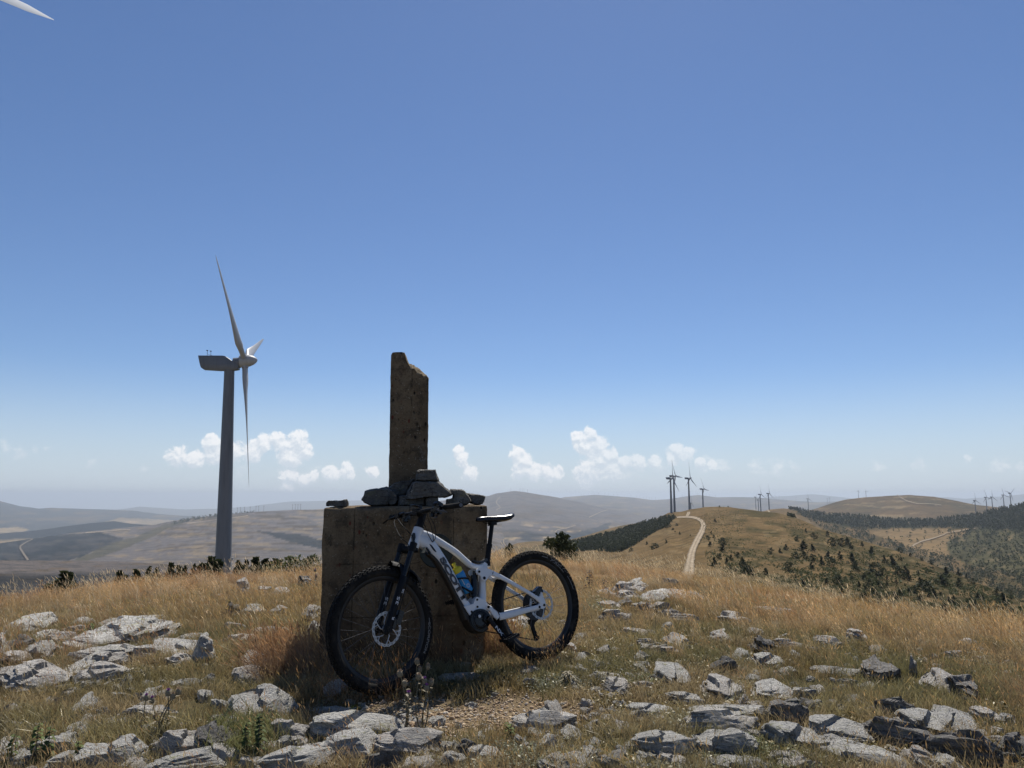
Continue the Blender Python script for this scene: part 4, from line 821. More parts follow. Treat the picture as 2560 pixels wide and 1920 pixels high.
def mass(name, strip, poly, n, hpx, label, seed, faces=26, width=.34, leaf=.16, py_shift=0, m=None, shape='pine', test=None, weight=None, ygrow=None):
    """a wood or scrub that reads as one mass: joined crowns, each its own clumps, standing on the land"""
    g = np.random.default_rng(seed); libs = [crown_arrays(500 + seed * 10 + k, faces, width=width, base=.03, leaf=leaf, shape=shape) for k in range(8)]
    xs = [p[0] for p in poly]; ys = [p[1] for p in poly]; VV = []; FF = []; nv = 0; c = 0; tries = 0
    PX = g.uniform(min(xs), max(xs), n * 12); PY = g.uniform(min(ys), max(ys), n * 12); ok = inpoly(PX, PY, poly)
    if weight is not None: ok &= g.uniform(size=len(PX)) < weight(PX, PY)
    PX, PY = PX[ok][:n], PY[ok][:n]; P = strip.P(PX, PY + py_shift); D = np.hypot(P[:, 0], P[:, 1])
    for i in range(len(PX)):
        V, Fq = libs[i % 8]; h = (hpx * g.uniform(.7, 1.3) if ygrow is None else ygrow(PX[i], PY[i]) * g.uniform(.7, 1.25)) * D[i] / F; a = g.uniform(0, 6.28); ca, sa = math.cos(a), math.sin(a); W = V * h * np.array([g.uniform(.85, 1.2)] * 2 + [1])
        W = np.stack([W[:, 0] * ca - W[:, 1] * sa, W[:, 0] * sa + W[:, 1] * ca, W[:, 2]], -1) + P[i]; VV.append(W); FF.append(Fq + nv); nv += len(V)
    o = link(name, np_mesh(name, np.concatenate(VV), np.concatenate(FF), m or M_PINE, smooth=False)); o['kind'] = 'stuff'; o['label'] = label; return o
PLANT = [(1400, 1384), (1412, 1366), (1440, 1354), (1485, 1346), (1540, 1332), (1583, 1317), (1628, 1305), (1660, 1296), (1684, 1293), (1686, 1297), (1672, 1314), (1645, 1330), (1619, 1346), (1583, 1368), (1550, 1383), (1520, 1384), (1480, 1378)]
mass('pine_plantation', S_M, PLANT, 2600, 10, 'dense dark pine plantation on the left flank of the spur', 1, faces=30, width=.30, leaf=.15, ygrow=lambda x, y: 8.0 + 5 * (y - 1290) / 95)
mass('forest_belt', S_H, FOREST_BELT, 4600, 6.0, 'dark belt of pine forest across the valley side', 2, faces=14, width=.36, leaf=.22)
mass('pine_scrub', S_H, SCRUB_R, 900, 5.5, 'scrubby dark young pines on the far right valley side', 3, faces=12, width=.5, leaf=.25, shape='bush')
mass('pine_scrub', S_H, [(2010, 1296), (2160, 1324), (2270, 1370), (2375, 1392), (2470, 1422), (2720, 1470), (2720, 1560), (2560, 1505), (2400, 1442), (2270, 1390), (2145, 1350), (2062, 1326)], 1100, 6.5, 'young pines along the foot of the valley side behind the spur', 4, faces=14, width=.45, leaf=.22, shape='bush', weight=lambda x, y: .25 + .75 * sstep(.4, .55, fbm(x / 30, y / 14, 3, 95)))
mass('pine_scrub', S_H, [(2180, 1325), (2420, 1326), (2370, 1392), (2270, 1375)], 60, 6, 'sparse young pines dotted over the pale clearing', 5, faces=14, width=.45, leaf=.22, shape='bush')
mass('hill_scrub', S_M, [(1740, 1275), (1860, 1276), (2000, 1303), (2145, 1352), (2400, 1445), (2640, 1530), (2640, 1570), (2200, 1500), (1900, 1450), (1770, 1420), (1755, 1340)], 4800, 3.2, 'low dark scrub speckling the brown slope of the spur', 6, faces=10, width=.75, leaf=.34, shape='bush', m=M_BUSH, weight=lambda x, y: .12 + .88 * sstep(.38, .60, fbm(x / 40, y / 14, 4, 97)), ygrow=lambda x, y: 1.6 + 3.2 * sstep(1280, 1460, y))
mass('tree_rows', S_C, [(430, 1308), (470, 1297), (544, 1288), (640, 1280.5), (640, 1283), (560, 1290), (480, 1303), (435, 1314)], 150, 4.5, 'dark row of trees along the edge of the brown plateau', 7, faces=10, width=.5, leaf=.3, shape='bush')
mass('tree_rows', S_M, [z8(340, 412), z8(350, 392), z8(410, 395), z8(412, 412)], 30, 7, 'small dark clump of pines on the back of the spur', 8, faces=16, width=.45, leaf=.22)
mass('tree_rows', S_H, [z8(355, 362), z8(355, 350), z8(430, 352), z8(432, 366)], 40, 6, 'short row of dark pines before the forest belt', 9, faces=16, width=.45, leaf=.22)

# bushes and pine tops showing just over the crest of the near hill
def over_crest(px, py_top, h, lab, cat, name, lib, grp=None, sx=1.0):
    d = ray(px, py_top); d = d / math.hypot(d[0], d[1]); rr = np.arange(13, 100, .1); z = CAMZ + d[2] * rr - h; gz = zg(d[0] * rr, d[1] * rr)
    i = int(np.argmax((z > gz) & (rr > np.interp(px, U_, RC) + 1))); r = rr[i]; p = (d[0] * r, d[1] * r, CAMZ + d[2] * r - h); return tree(name, lab, cat, p, h, lib, grp, sx=sx)
V, Fq = crown_arrays(77, 2600, width=.52, base=.02, leaf=.035, shape='bush'); BIGB = (np_mesh('crown', V, Fq, M_PINE, smooth=False), PINES[0][1])
over_crest(1392, 1343, 2.0, 'lone dense dark green bush standing on the grassy crest right of the bicycle', 'bush', 'round_bush', BIGB, sx=.86)
over_crest(1275, 1362, .45, 'small dark shrub on the crest behind the saddle', 'shrub', 'small_shrub', BIGB, sx=.6)
TOPL = [(163, 1431, 1.5, 1.1), (300, 1430, 1.6, .8), (340, 1427, 1.4, .7), (374, 1422, 1.8, .6), (392, 1424, 1.5, .6), (428, 1413, 2.2, .55), (447, 1417, 1.7, .7), (463, 1418, 1.8, .5), (486, 1414, 2.0, .5), (506, 1411, 2.0, .5), (529, 1398, 2.8, .55), (548, 1404, 2.2, .6), (596, 1405, 2.0, .6), (616, 1403, 1.8, .6), (640, 1400, 2.0, .7), (664, 1402, 1.6, .7), (690, 1401, 1.6, .7)]
V, Fq = crown_arrays(78, 900, width=.36, base=.02, leaf=.05); PTOP = (np_mesh('crown', V, Fq, M_PINE, smooth=False), PINES[1][1])
g_ = np.random.default_rng(14); TOPL = [(a, b + g_.uniform(-1, 3), c * g_.uniform(.9, 1.3), d * g_.uniform(.9, 1.5)) for a, b, c, d in TOPL] + [(g_.uniform(420, 700), 1412 + g_.uniform(-4, 10), g_.uniform(1.2, 2.2), g_.uniform(.8, 1.6)) for _ in range(5)]
for i, (px, py, h, sx) in enumerate(TOPL): over_crest(px, py, h, 'dark pine top peeping over the grassy crest left of the concrete block', 'pine tree', 'young_pine', PTOP, 'young pines beyond the left crest', sx)
V, Fq = crown_arrays(79, 900, width=.6, base=.02, leaf=.05, shape='bush'); LBU = (np_mesh('crown', V, Fq, M_BUSH, smooth=False), PINES[2][1])
over_crest(727, 1396, .8, 'light green low bush on the crest just left of the block', 'bush', 'low_bush', LBU, sx=1.3); over_crest(772, 1394, .8, 'pale low bush touching the left edge of the block', 'bush', 'low_bush', LBU, sx=1.1)
# ================================================================ ROCKS, one by one (x0, y0, x1, y1 in the photograph, kind)
ROCKS = [(45,1543,135,1580,'g'),(94,1579,147,1607,'g'),(179,1549,226,1569,'g'),(163,1570,221,1591,'w'),(188,1569,398,1625,'f'),(215,1615,392,1653,'f'),(279,1543,398,1571,'f'),(442,1588,514,1606,'f'),(482,1600,533,1667,'g'),(395,1605,489,1651,'f'),(30,1676,160,1738,'w'),(197,1670,313,1710,'w'),(170,1650,257,1695,'f'),(19,1600,75,1632,'d'),(72,1613,131,1650,'g'),(-20,1676,40,1713,'w'),(191,1748,244,1782,'g'),(313,1770,417,1810,'w'),(348,1732,385,1760,'g'),(498,1729,533,1760,'g'),(577,1730,718,1804,'g'),(603,1632,660,1674,'w'),(582,1674,650,1720,'w'),(69,1814,128,1830,'g'),(-30,1600,12,1648,'g'),(-30,1655,22,1680,'d'),
 (100,1845,200,1886,'g'),(12,1889,70,1925,'g'),(-20,1860,40,1905,'g'),(122,1886,216,1930,'g'),(204,1859,351,1930,'g'),(398,1836,533,1895,'w'),(479,1814,592,1889,'d'),(530,1868,573,1914,'w'),(367,1886,564,1940,'g'),(251,1848,301,1864,'g'),(514,1796,561,1814,'g'),
 (760,1781,1011,1862,'g'),(774,1769,870,1790,'g'),(655,1805,762,1856,'w'),(722,1843,774,1879,'w'),(652,1850,740,1882,'g'),(632,1873,820,1940,'g'),(791,1838,948,1911,'g'),(748,1859,820,1888,'g'),(942,1828,1098,1896,'w'),(916,1888,1011,1935,'d'),(1011,1896,1090,1935,'w'),(1101,1856,1150,1885,'g'),(1144,1858,1200,1893,'d'),(809,1705,864,1752,'g'),(768,1561,800,1595,'g'),(754,1517,800,1552,'g'),(596,1517,655,1543,'g'),(560,1511,598,1549,'d'),(676,1520,720,1540,'w'),(1104,1685,1200,1708,'w'),(974,1639,1034,1668,'w'),(1150,1659,1176,1671,'w'),(560,1590,660,1612,'w'),(590,1455,622,1492,'g'),(640,1470,672,1488,'g'),(685,1476,722,1494,'w'),(744,1448,778,1474,'d'),
 (1521,1461,1609,1492,'w'),(1619,1466,1752,1502,'f'),(1660,1450,1698,1471,'d'),(1483,1475,1540,1498,'g'),(1543,1496,1584,1528,'d'),(1581,1510,1640,1533,'g'),(1647,1526,1711,1547,'w'),(1673,1542,1739,1562,'w'),(1489,1531,1575,1562,'w'),(1798,1538,1874,1568,'w'),(1590,1602,1632,1618,'w'),(1587,1616,1647,1636,'g'),(1654,1622,1704,1641,'w'),(1451,1634,1480,1649,'d'),(1415,1610,1445,1635,'w'),(1296,1670,1353,1693,'f'),(1394,1683,1423,1707,'d'),(1473,1684,1578,1709,'w'),(1507,1695,1584,1735,'w'),(1584,1706,1641,1728,'w'),(1632,1654,1723,1722,'g'),(1590,1654,1628,1674,'g'),(1660,1733,1764,1763,'g'),(1560,1757,1685,1791,'g'),(1768,1702,1860,1756,'w'),(1780,1649,1840,1684,'d'),(1734,1773,1905,1804,'f'),(1695,1781,1880,1842,'w'),(1283,1787,1435,1836,'w'),(1562,1831,1730,1893,'g'),(1741,1828,1880,1897,'g'),(1160,1860,1249,1908,'g'),(1187,1841,1219,1860,'g'),(1206,1820,1236,1838,'w'),(1780,1905,1913,1930,'g'),(1497,1733,1513,1752,'w'),(1268,1547,1331,1574,'w'),(1394,1553,1420,1573,'w'),(1340,1548,1374,1566,'w'),(1552,1575,1622,1592,'w'),(1660,1591,1723,1622,'w'),(1771,1578,1825,1610,'g'),(1382,1652,1413,1666,'w'),
 (1889,1521,1979,1538,'f'),(1872,1576,1913,1596,'g'),(1876,1592,1937,1642,'d'),(1920,1602,1999,1624,'w'),(1833,1626,1872,1655,'g'),(1882,1631,1955,1679,'g'),(1972,1634,2002,1655,'g'),(2035,1597,2089,1620,'w'),(2126,1583,2171,1613,'w'),(2040,1672,2144,1692,'f'),(2157,1647,2240,1716,'d'),(2278,1657,2291,1692,'w'),(2322,1698,2400,1740,'w'),(2381,1705,2443,1764,'d'),(2401,1600,2439,1617,'w'),(1882,1700,1972,1766,'g'),(1915,1720,1970,1764,'w'),(1906,1753,2006,1819,'d'),(1966,1726,2030,1750,'g'),(1992,1746,2040,1789,'d'),(1906,1808,2047,1878,'g'),(2023,1791,2161,1864,'g'),(2188,1753,2274,1802,'d'),(2247,1774,2363,1840,'g'),(2339,1781,2429,1844,'g'),(2188,1820,2350,1878,'d'),(2350,1843,2487,1918,'d'),(2061,1868,2247,1918,'g'),(2515,1846,2590,1920,'d'),(2113,1741,2150,1768,'g'),(2508,1791,2539,1816,'g'),(1616,1402,1637,1417,'d'),(1558,1407,1600,1421,'w'),(1730,1419,1757,1429,'w')]
ROCKS += [(1530,1478,1600,1505,'w'),(1600,1486,1665,1512,'g'),(1560,1455,1620,1478,'g'),(1690,1478,1760,1502,'w'),(1500,1505,1560,1530,'w'),(1620,1512,1680,1532,'w'),(230,1640,330,1672,'w'),(330,1625,400,1650,'g'),(120,1590,180,1612,'w'),(60,1700,120,1730,'g'),(300,1560,380,1582,'w'),(420,1640,480,1668,'w'),(20,1640,70,1668,'w'),(430,1700,500,1722,'g'),(560,1560,620,1580,'w'),(640,1570,720,1590,'w'),(600,1900,660,1930,'w'),(300,1905,370,1930,'w'),(1930,1880,2010,1912,'w'),(2260,1880,2340,1915,'w'),(1640,1890,1730,1918,'w'),(2440,1780,2500,1810,'w')]
VAR = {}
def rock_variant(kind, seed, hi):
    key = (kind, seed, hi)
    if key not in VAR:
        m = {'g': M_STONE, 'd': M_STONE_D, 'w': M_STONE_W, 'f': M_STONE}[kind]
        VAR[key] = rock_mesh('rock', seed * 7 + ord(kind), m, detail=4 if hi else 3, flat=.4, rough=.034 if kind != 'f' else .028, strata=.9 if kind != 'f' else 1.4)
    return VAR[key]
def zone(x, y):
    if y > 1800 and x < 610: return 'in the bottom left corner'
    if x < 1120 and y > 1755 and x > 600: return 'in the bottom pile below the front wheel'
    if x < 540: return 'among the slabs on the left slope'
    if x < 830 and y < 1500: return 'in tall grass left of the block'
    if x < 880: return 'by the left foot of the block'
    if x < 1215 and y < 1730: return 'on the ground under the bicycle'
    if y < 1440: return 'on the far grassy crest'
    if x < 1465 and y < 1600: return 'seen through the rear wheel'
    if x < 1470: return 'around the gravel patch'
    if y < 1565 and x < 1880: return 'in the outcrop right of the bicycle'
    if y < 1690 and x < 1880: return 'in the grass right of the bicycle'
    if x < 1900 and y < 1770: return 'on the ground below the right outcrop'
    if x < 1900: return 'along the bottom edge right of centre'
    if y < 1700: return 'in tall grass at far right'
    return 'in the bottom right jumble'
ORD = ['first', 'second', 'third', 'fourth', 'fifth', 'sixth', 'seventh', 'eighth', 'ninth', 'tenth', 'eleventh', 'twelfth', 'thirteenth', 'fourteenth', 'fifteenth', 'sixteenth', 'seventeenth', 'eighteenth', 'nineteenth', 'twentieth', 'twenty-first', 'twenty-second', 'twenty-third', 'twenty-fourth', 'twenty-fifth', 'twenty-sixth', 'twenty-seventh', 'twenty-eighth', 'twenty-ninth', 'thirtieth', 'thirty-first', 'thirty-second', 'thirty-third', 'thirty-fourth', 'thirty-fifth', 'thirty-sixth', 'thirty-seventh', 'thirty-eighth', 'thirty-ninth', 'fortieth']
byzone = {}
for i, (x0, y0, x1, y1, k) in enumerate(ROCKS): byzone.setdefault(zone((x0 + x1) / 2, (y0 + y1) / 2), []).append(((x0 + x1) / 2, i))
RLAB = {}
for z_, L in byzone.items():
    for n_i, (_, i) in enumerate(sorted(L)):
        x0, y0, x1, y1, k = ROCKS[i]; big = 'large' if x1 - x0 > 120 else ('small' if x1 - x0 < 55 else 'middling')
        sh = 'flat slab' if (y1 - y0) / (x1 - x0) < .3 or k == 'f' else ('upright stone' if (y1 - y0) > .85 * (x1 - x0) else 'angular rock')
        RLAB[i] = '%s %s %s, %s from the left %s' % (big, {'g': 'grey', 'd': 'dark', 'w': 'pale', 'f': 'grey'}[k], sh, ORD[n_i], z_)
ROCKFOOT = []
def place_rock(x0, y0, x1, y1, kind, label, group, seed):
    r = random.Random(seed * 13 + 1); cx = (x0 + x1) / 2; g = G(cx, y1 - 2); d = math.hypot(g[0], g[1]); W = (x1 - x0) * d / F * 1.14; Hv = (y1 - y0) * d / F * 1.12
    a = -math.atan(float(los(cx, y1))); sa, ca = math.sin(a), math.cos(a); sl = math.atan2(float(zg(g[0] * 1.05, g[1] * 1.05)) - g[2], d * .05); sa = max(math.sin(a + sl), .10)
    fl = .14 if kind == 'f' else (.42 if kind == 'd' else .27)
    dep = min(max((Hv - fl * W * ca) / sa, .45 * W), 1.6 * W); h = max((Hv - dep * sa) / ca, .10 * W)
    dv = np.array([g[0], g[1]]) / d; c = np.array([g[0], g[1]]) + dv * dep * .5; sink = .35 * h + .02
    z = float(zg(c[0], c[1])); H = h + sink
    big = (x1 - x0) > 70
    o = link('rock', rock_variant(kind, r.randint(0, 5) if not big else 10 + r.randint(0, 6), big)); az = math.atan2(-dv[0], dv[1])
    o.location = (c[0], c[1], z + h - H / 2); o.rotation_euler = (r.uniform(.0, .26) if kind != 'd' else r.uniform(-.1, .1), r.uniform(-.10, .10), az + r.uniform(-.25, .25)); o.scale = (W * .96, dep * .98, H)
    tag(o, label, 'rock', group); ROCKFOOT.append((c[0], c[1], az, W * .5, dep * .5)); return o
for i, (x0, y0, x1, y1, k) in enumerate(ROCKS): place_rock(x0, y0, x1, y1, k, RLAB[i], 'rocks strewn over the hilltop', i)
g_ = np.random.default_rng(11); n_s = 0
while n_s < 118:
    x = g_.uniform(-20, 2580); y = 1500 + 420 * g_.uniform() ** .9; 
    if (fbm(x / 130, y / 50, 3, 15) < .47 and g_.uniform() < .85) or (880 < x < 1180 and y < 1750): continue
    w_ = g_.uniform(9, 24) * (1 + (y - 1500) / 500); place_rock(x, y, x + w_, y + w_ * g_.uniform(.35, .6), 'gwg'[n_s % 3], 'small loose stone, too small to single out, ' + zone(x, y), 'small loose stones', 300 + n_s); n_s += 1

# small rubble between the stones: splinters nobody could count
rub = bpy.data.collections.new('splinters')
for i in range(6): rub.objects.link(bpy.data.objects.new('splinter_%d' % i, rock_mesh('splinter', 900 + i, M_STONE_W if i % 3 == 1 else M_STONE, detail=2, flat=.4, rough=.05, strata=.8)))
# ================================================================ GRASS, TURF, GRAVEL (what nobody could count)
def tuft_material():
    m = bpy.data.materials.new('grass_blades'); m.use_nodes = True; t = NT(m); t.n.remove(t.b)
    ti = t.node('ShaderNodeAttribute', attribute_name='tint', attribute_type='INSTANCER').outputs['Color']; vc = t.node('ShaderNodeAttribute', attribute_name='Col').outputs['Color']
    c = t.mix(1.0, ti, vc, 'MULTIPLY'); d = t.node('ShaderNodeBsdfDiffuse'); t.set(d.inputs[0], c); tr = t.node('ShaderNodeBsdfTranslucent'); t.set(tr.inputs[0], c)
    gl = t.node('ShaderNodeBsdfGlossy'); gl.inputs['Roughness'].default_value = .45; gl.inputs[0].default_value = (1, .95, .85, 1)
    mx = t.node('ShaderNodeMixShader'); mx.inputs[0].default_value = .42; t.t.links.new(d.outputs[0], mx.inputs[1]); t.t.links.new(tr.outputs[0], mx.inputs[2])
    m2 = t.node('ShaderNodeMixShader'); m2.inputs[0].default_value = .05; t.t.links.new(mx.outputs[0], m2.inputs[1]); t.t.links.new(gl.outputs[0], m2.inputs[2])
    out = [n for n in t.n if n.type == 'OUTPUT_MATERIAL'][0]; t.t.links.new(m2.outputs[0], out.inputs[0]); return m
M_GRASS = tuft_material()
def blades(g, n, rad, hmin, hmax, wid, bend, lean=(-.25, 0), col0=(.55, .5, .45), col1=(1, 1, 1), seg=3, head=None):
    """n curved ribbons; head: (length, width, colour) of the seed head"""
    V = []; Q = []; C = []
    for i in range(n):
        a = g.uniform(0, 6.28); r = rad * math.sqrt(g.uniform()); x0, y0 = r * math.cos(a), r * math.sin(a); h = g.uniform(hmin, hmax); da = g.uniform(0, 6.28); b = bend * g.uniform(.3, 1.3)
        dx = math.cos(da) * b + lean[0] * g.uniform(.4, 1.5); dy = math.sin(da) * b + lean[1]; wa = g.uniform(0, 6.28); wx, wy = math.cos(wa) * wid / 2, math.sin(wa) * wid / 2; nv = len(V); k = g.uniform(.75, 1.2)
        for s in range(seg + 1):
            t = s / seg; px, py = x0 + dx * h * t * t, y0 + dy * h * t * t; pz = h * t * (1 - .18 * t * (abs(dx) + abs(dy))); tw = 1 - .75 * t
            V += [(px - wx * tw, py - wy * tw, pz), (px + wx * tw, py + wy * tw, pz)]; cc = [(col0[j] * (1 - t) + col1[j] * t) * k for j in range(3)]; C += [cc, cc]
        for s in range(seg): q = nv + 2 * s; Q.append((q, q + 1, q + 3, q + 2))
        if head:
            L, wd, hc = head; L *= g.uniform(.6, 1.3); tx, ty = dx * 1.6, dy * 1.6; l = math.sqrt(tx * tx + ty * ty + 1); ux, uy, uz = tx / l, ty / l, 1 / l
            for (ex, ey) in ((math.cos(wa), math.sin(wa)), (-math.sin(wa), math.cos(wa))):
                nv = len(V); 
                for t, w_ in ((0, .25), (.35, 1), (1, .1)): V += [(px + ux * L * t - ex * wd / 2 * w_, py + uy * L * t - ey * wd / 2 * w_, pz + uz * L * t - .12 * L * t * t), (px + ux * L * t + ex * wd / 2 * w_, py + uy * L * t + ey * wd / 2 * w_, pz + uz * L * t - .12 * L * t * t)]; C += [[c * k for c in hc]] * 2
                Q += [(nv, nv + 1, nv + 3, nv + 2), (nv + 2, nv + 3, nv + 5, nv + 4)]
    return V, Q, C
def join(*parts):
    V = []; Q = []; C = []
    for v, q, c in parts: n = len(V); V += v; C += c; Q += [tuple(n + i for i in f) for f in q]
    return V, Q, C
def leaves(g, n, rad, zmax, size):
    V = []; Q = []; C = []
    for i in range(n):
        a = g.uniform(0, 6.28); r = rad * math.sqrt(g.uniform()); p = Vector((r * math.cos(a), r * math.sin(a), g.uniform(.003, zmax) * (1 - .6 * r / rad))); u = Vector((g.normal(), g.normal(), g.normal() * .5)).normalized(); w_ = u.cross(Vector((g.normal() * .5, g.normal() * .5, 1))).normalized(); s = size * g.uniform(.6, 1.4); nv = len(V)
        V += [tuple(p - u * s), tuple(p + w_ * s * .45 + Vector((0, 0, s * .15))), tuple(p + u * s), tuple(p - w_ * s * .45 + Vector((0, 0, s * .15)))]; Q.append((nv, nv + 1, nv + 2, nv + 3)); k = g.uniform(.6, 1.25); C += [[k, k, k]] * 4
    return V, Q, C
proto = bpy.data.collections.new('tufts')
def proto_obj(name, data, m, smooth=False):
    o = bpy.data.objects.new(name, np_mesh(name, data[0], data[1], m, smooth=smooth, col=data[2])); proto.objects.link(o)
gg = np.random.default_rng(21); straw = (1.15, 1.05, .85)
for i in range(6):   # 0-5 tall straw tufts with seed heads
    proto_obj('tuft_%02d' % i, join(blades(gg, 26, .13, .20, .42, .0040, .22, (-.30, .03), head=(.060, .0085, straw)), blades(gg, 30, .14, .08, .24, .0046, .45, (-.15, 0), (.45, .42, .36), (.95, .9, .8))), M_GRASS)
for i in range(4):   # 6-9 short turf
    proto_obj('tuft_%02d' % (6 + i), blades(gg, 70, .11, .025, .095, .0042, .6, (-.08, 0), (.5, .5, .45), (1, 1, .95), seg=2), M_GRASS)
for i in range(3):   # 10-12 low leafy herbs
    proto_obj('tuft_%02d' % (10 + i), leaves(gg, 90, .11, .035, .010), M_GRASS)
for i in range(4):   # 13-16 sparse long nodding stems
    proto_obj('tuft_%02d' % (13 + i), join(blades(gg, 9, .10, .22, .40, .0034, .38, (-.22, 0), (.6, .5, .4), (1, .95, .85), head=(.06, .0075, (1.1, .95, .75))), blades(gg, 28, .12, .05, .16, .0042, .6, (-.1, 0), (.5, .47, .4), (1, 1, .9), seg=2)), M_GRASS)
for i in range(3):   # 17-19 a few tall bleached stems
    proto_obj('tuft_%02d' % (17 + i), blades(gg, 5, .16, .28, .46, .0034, .22, (-.38, .02), (.7, .6, .5), (1.1, 1.05, .95), head=(.085, .0075, (1.15, 1.1, 1.0))), M_GRASS)
def scatter(name, P, idx, rot, scl, tint, coll, label):
    me = bpy.data.meshes.new(name); me.vertices.add(len(P)); me.vertices.foreach_set('co', np.asarray(P, np.float32).ravel())
    a = me.attributes.new('idx', 'INT', 'POINT'); a.data.foreach_set('value', np.asarray(idx, np.int32))
    a = me.attributes.new('rot', 'FLOAT_VECTOR', 'POINT'); a.data.foreach_set('vector', np.asarray(rot, np.float32).ravel())
    a = me.attributes.new('scl', 'FLOAT_VECTOR', 'POINT'); a.data.foreach_set('vector', np.asarray(scl, np.float32).ravel())
    a = me.attributes.new('tint', 'FLOAT_COLOR', 'POINT'); t4 = np.ones((len(P), 4), np.float32); t4[:, :3] = tint; a.data.foreach_set('color', t4.ravel())
    o = link(name, me); o['kind'] = 'stuff'; o['label'] = label
    ng = bpy.data.node_groups.new(name, 'GeometryNodeTree'); ng.interface.new_socket('Geometry', in_out='INPUT', socket_type='NodeSocketGeometry'); ng.interface.new_socket('Geometry', in_out='OUTPUT', socket_type='NodeSocketGeometry')
    N = ng.nodes; gi = N.new('NodeGroupInput'); go = N.new('NodeGroupOutput'); ci = N.new('GeometryNodeCollectionInfo'); ci.inputs['Collection'].default_value = coll; ci.inputs['Separate Children'].default_value = True; ci.inputs['Reset Children'].default_value = True
    ip = N.new('GeometryNodeInstanceOnPoints'); ip.inputs['Pick Instance'].default_value = True
    def na(n, ty): q = N.new('GeometryNodeInputNamedAttribute'); q.data_type = ty; q.inputs[0].default_value = n; return [s for s in q.outputs if s.enabled][0]
    L = ng.links; L.new(gi.outputs[0], ip.inputs['Points']); L.new(ci.outputs[0], ip.inputs['Instance']); L.new(na('idx', 'INT'), ip.inputs['Instance Index']); L.new(na('rot', 'FLOAT_VECTOR'), ip.inputs['Rotation']); L.new(na('scl', 'FLOAT_VECTOR'), ip.inputs['Scale']); L.new(ip.outputs[0], go.inputs[0])
    md = o.modifiers.new('scatter', 'NODES'); md.node_group = ng; return o
RF = np.array(ROCKFOOT)
def on_rock(x, y, k=.92):
    hit = np.zeros(len(x), bool)
    for cx, cy, az, a, b in RF:
        dx, dy = x - cx, y - cy; u = dx * math.cos(az) + dy * math.sin(az); v = -dx * math.sin(az) + dy * math.cos(az); hit |= (u / (a * k)) ** 2 + (v / (b * k)) ** 2 < 1
    return hit
BCX, BCY = BO.x + FD.x * (xl + xr) / 2 - FN.x * .5, BO.y + FD.y * (xl + xr) / 2 - FN.y * .5
def in_block(x, y):
    u = (x - BCX) * FD.x + (y - BCY) * FD.y; v = (x - BCX) * -FN.x + (y - BCY) * -FN.y; return (abs(u) < .58) & (abs(v) < .50)
def gravel(x, y): w_ = (fbm(x * 4, y * 6, 3, 66) - .5) * .9; return np.exp(-np.maximum(((x + .26) / .80)**2 + ((y - 4.36) / .33)**2 + w_, 0)**2)
def cand(n, r0, r1, seed, half=.80):
    g = np.random.default_rng(seed); r = np.sqrt(g.uniform(r0 * r0, r1 * r1, n)); a = g.uniform(-half, half, n); return r * np.sin(a), r * np.cos(a), r, g
def rots(g, n, t=.12, full=True): return np.stack([g.normal(0, t, n), g.normal(0, t, n), g.uniform(0, 6.28, n) if full else g.normal(0, .5, n)], -1)
PP, II, RO, SC, TI = [], [], [], [], []
def put(x, y, idx, rot, s, tint, sink=.01, sz=None):
    PP.append(np.stack([x, y, zg(x, y) - sink], -1)); II.append(idx); RO.append(rot); sz = s if sz is None else sz; SC.append(np.stack([s, s, sz], -1)); TI.append(tint)
GOLD = np.array([.64, .485, .28]); RUST = np.array([.48, .325, .20]); PALE = np.array([.88, .77, .56]); GREEN = np.array([.20, .20, .085]); OLIVE = np.array([.37, .31, .155]); GREY = np.array([.36, .37, .27])
def blend(a, b, t): return a * (1 - t[:, None]) + b * t[:, None]
# tall straw over the crown of the hill and down its far side
x, y, r, g = cand(32000, 5.2, 25, 31); rc_ = np.interp(1280 + F * 1.0111 * np.tan(np.arctan2(x, y)), U_, RC); side = sstep(.1, .6, np.abs(np.arctan2(x, y)))
lft = sstep(.05, .35, -np.arctan2(x, y)); p = (sstep(5.6, 8.6, r + 1.0 * side - 1.6 * lft) * .95 + .03) * (.18 + .82 * sstep(.30, .54, fbm(x * .75, y * .75, 4, 33))) * np.where(r > rc_ + 4, .3, 1)
k = (g.uniform(size=len(x)) < p) & ~(on_rock(x, y, 1.55) & (g.uniform(size=len(x)) < .8)) & ~on_rock(x, y) & ~in_block(x, y) & (r < rc_ + 8); x, y, r = x[k], y[k], r[k]; n = len(x)
t1 = sstep(.35, .65, fbm(x * .8, y * .8, 3, 34)); tint = blend(np.broadcast_to(GOLD, (n, 3)), RUST * np.array([1.05, .95, .85]), .15 + t1 * .8); tint = blend(tint, PALE, sstep(.62, .8, g.uniform(size=n)) * .6); tint = blend(tint, OLIVE, sstep(.5, .68, fbm(x * .5 + 7, y * .5, 3, 35)) * .5)
s = g.uniform(.30, .68, n) * (.72 + .5 * sstep(.35, .7, fbm(x * .45 + 5, y * .45, 3, 37))) * (.75 + .25 * sstep(6, 10, r)); put(x, y, g.integers(0, 6, n), rots(g, n, .12, False), s, tint * g.uniform(.75, 1.2, (n, 1)), sz=s * g.uniform(.75, 1.15, n))
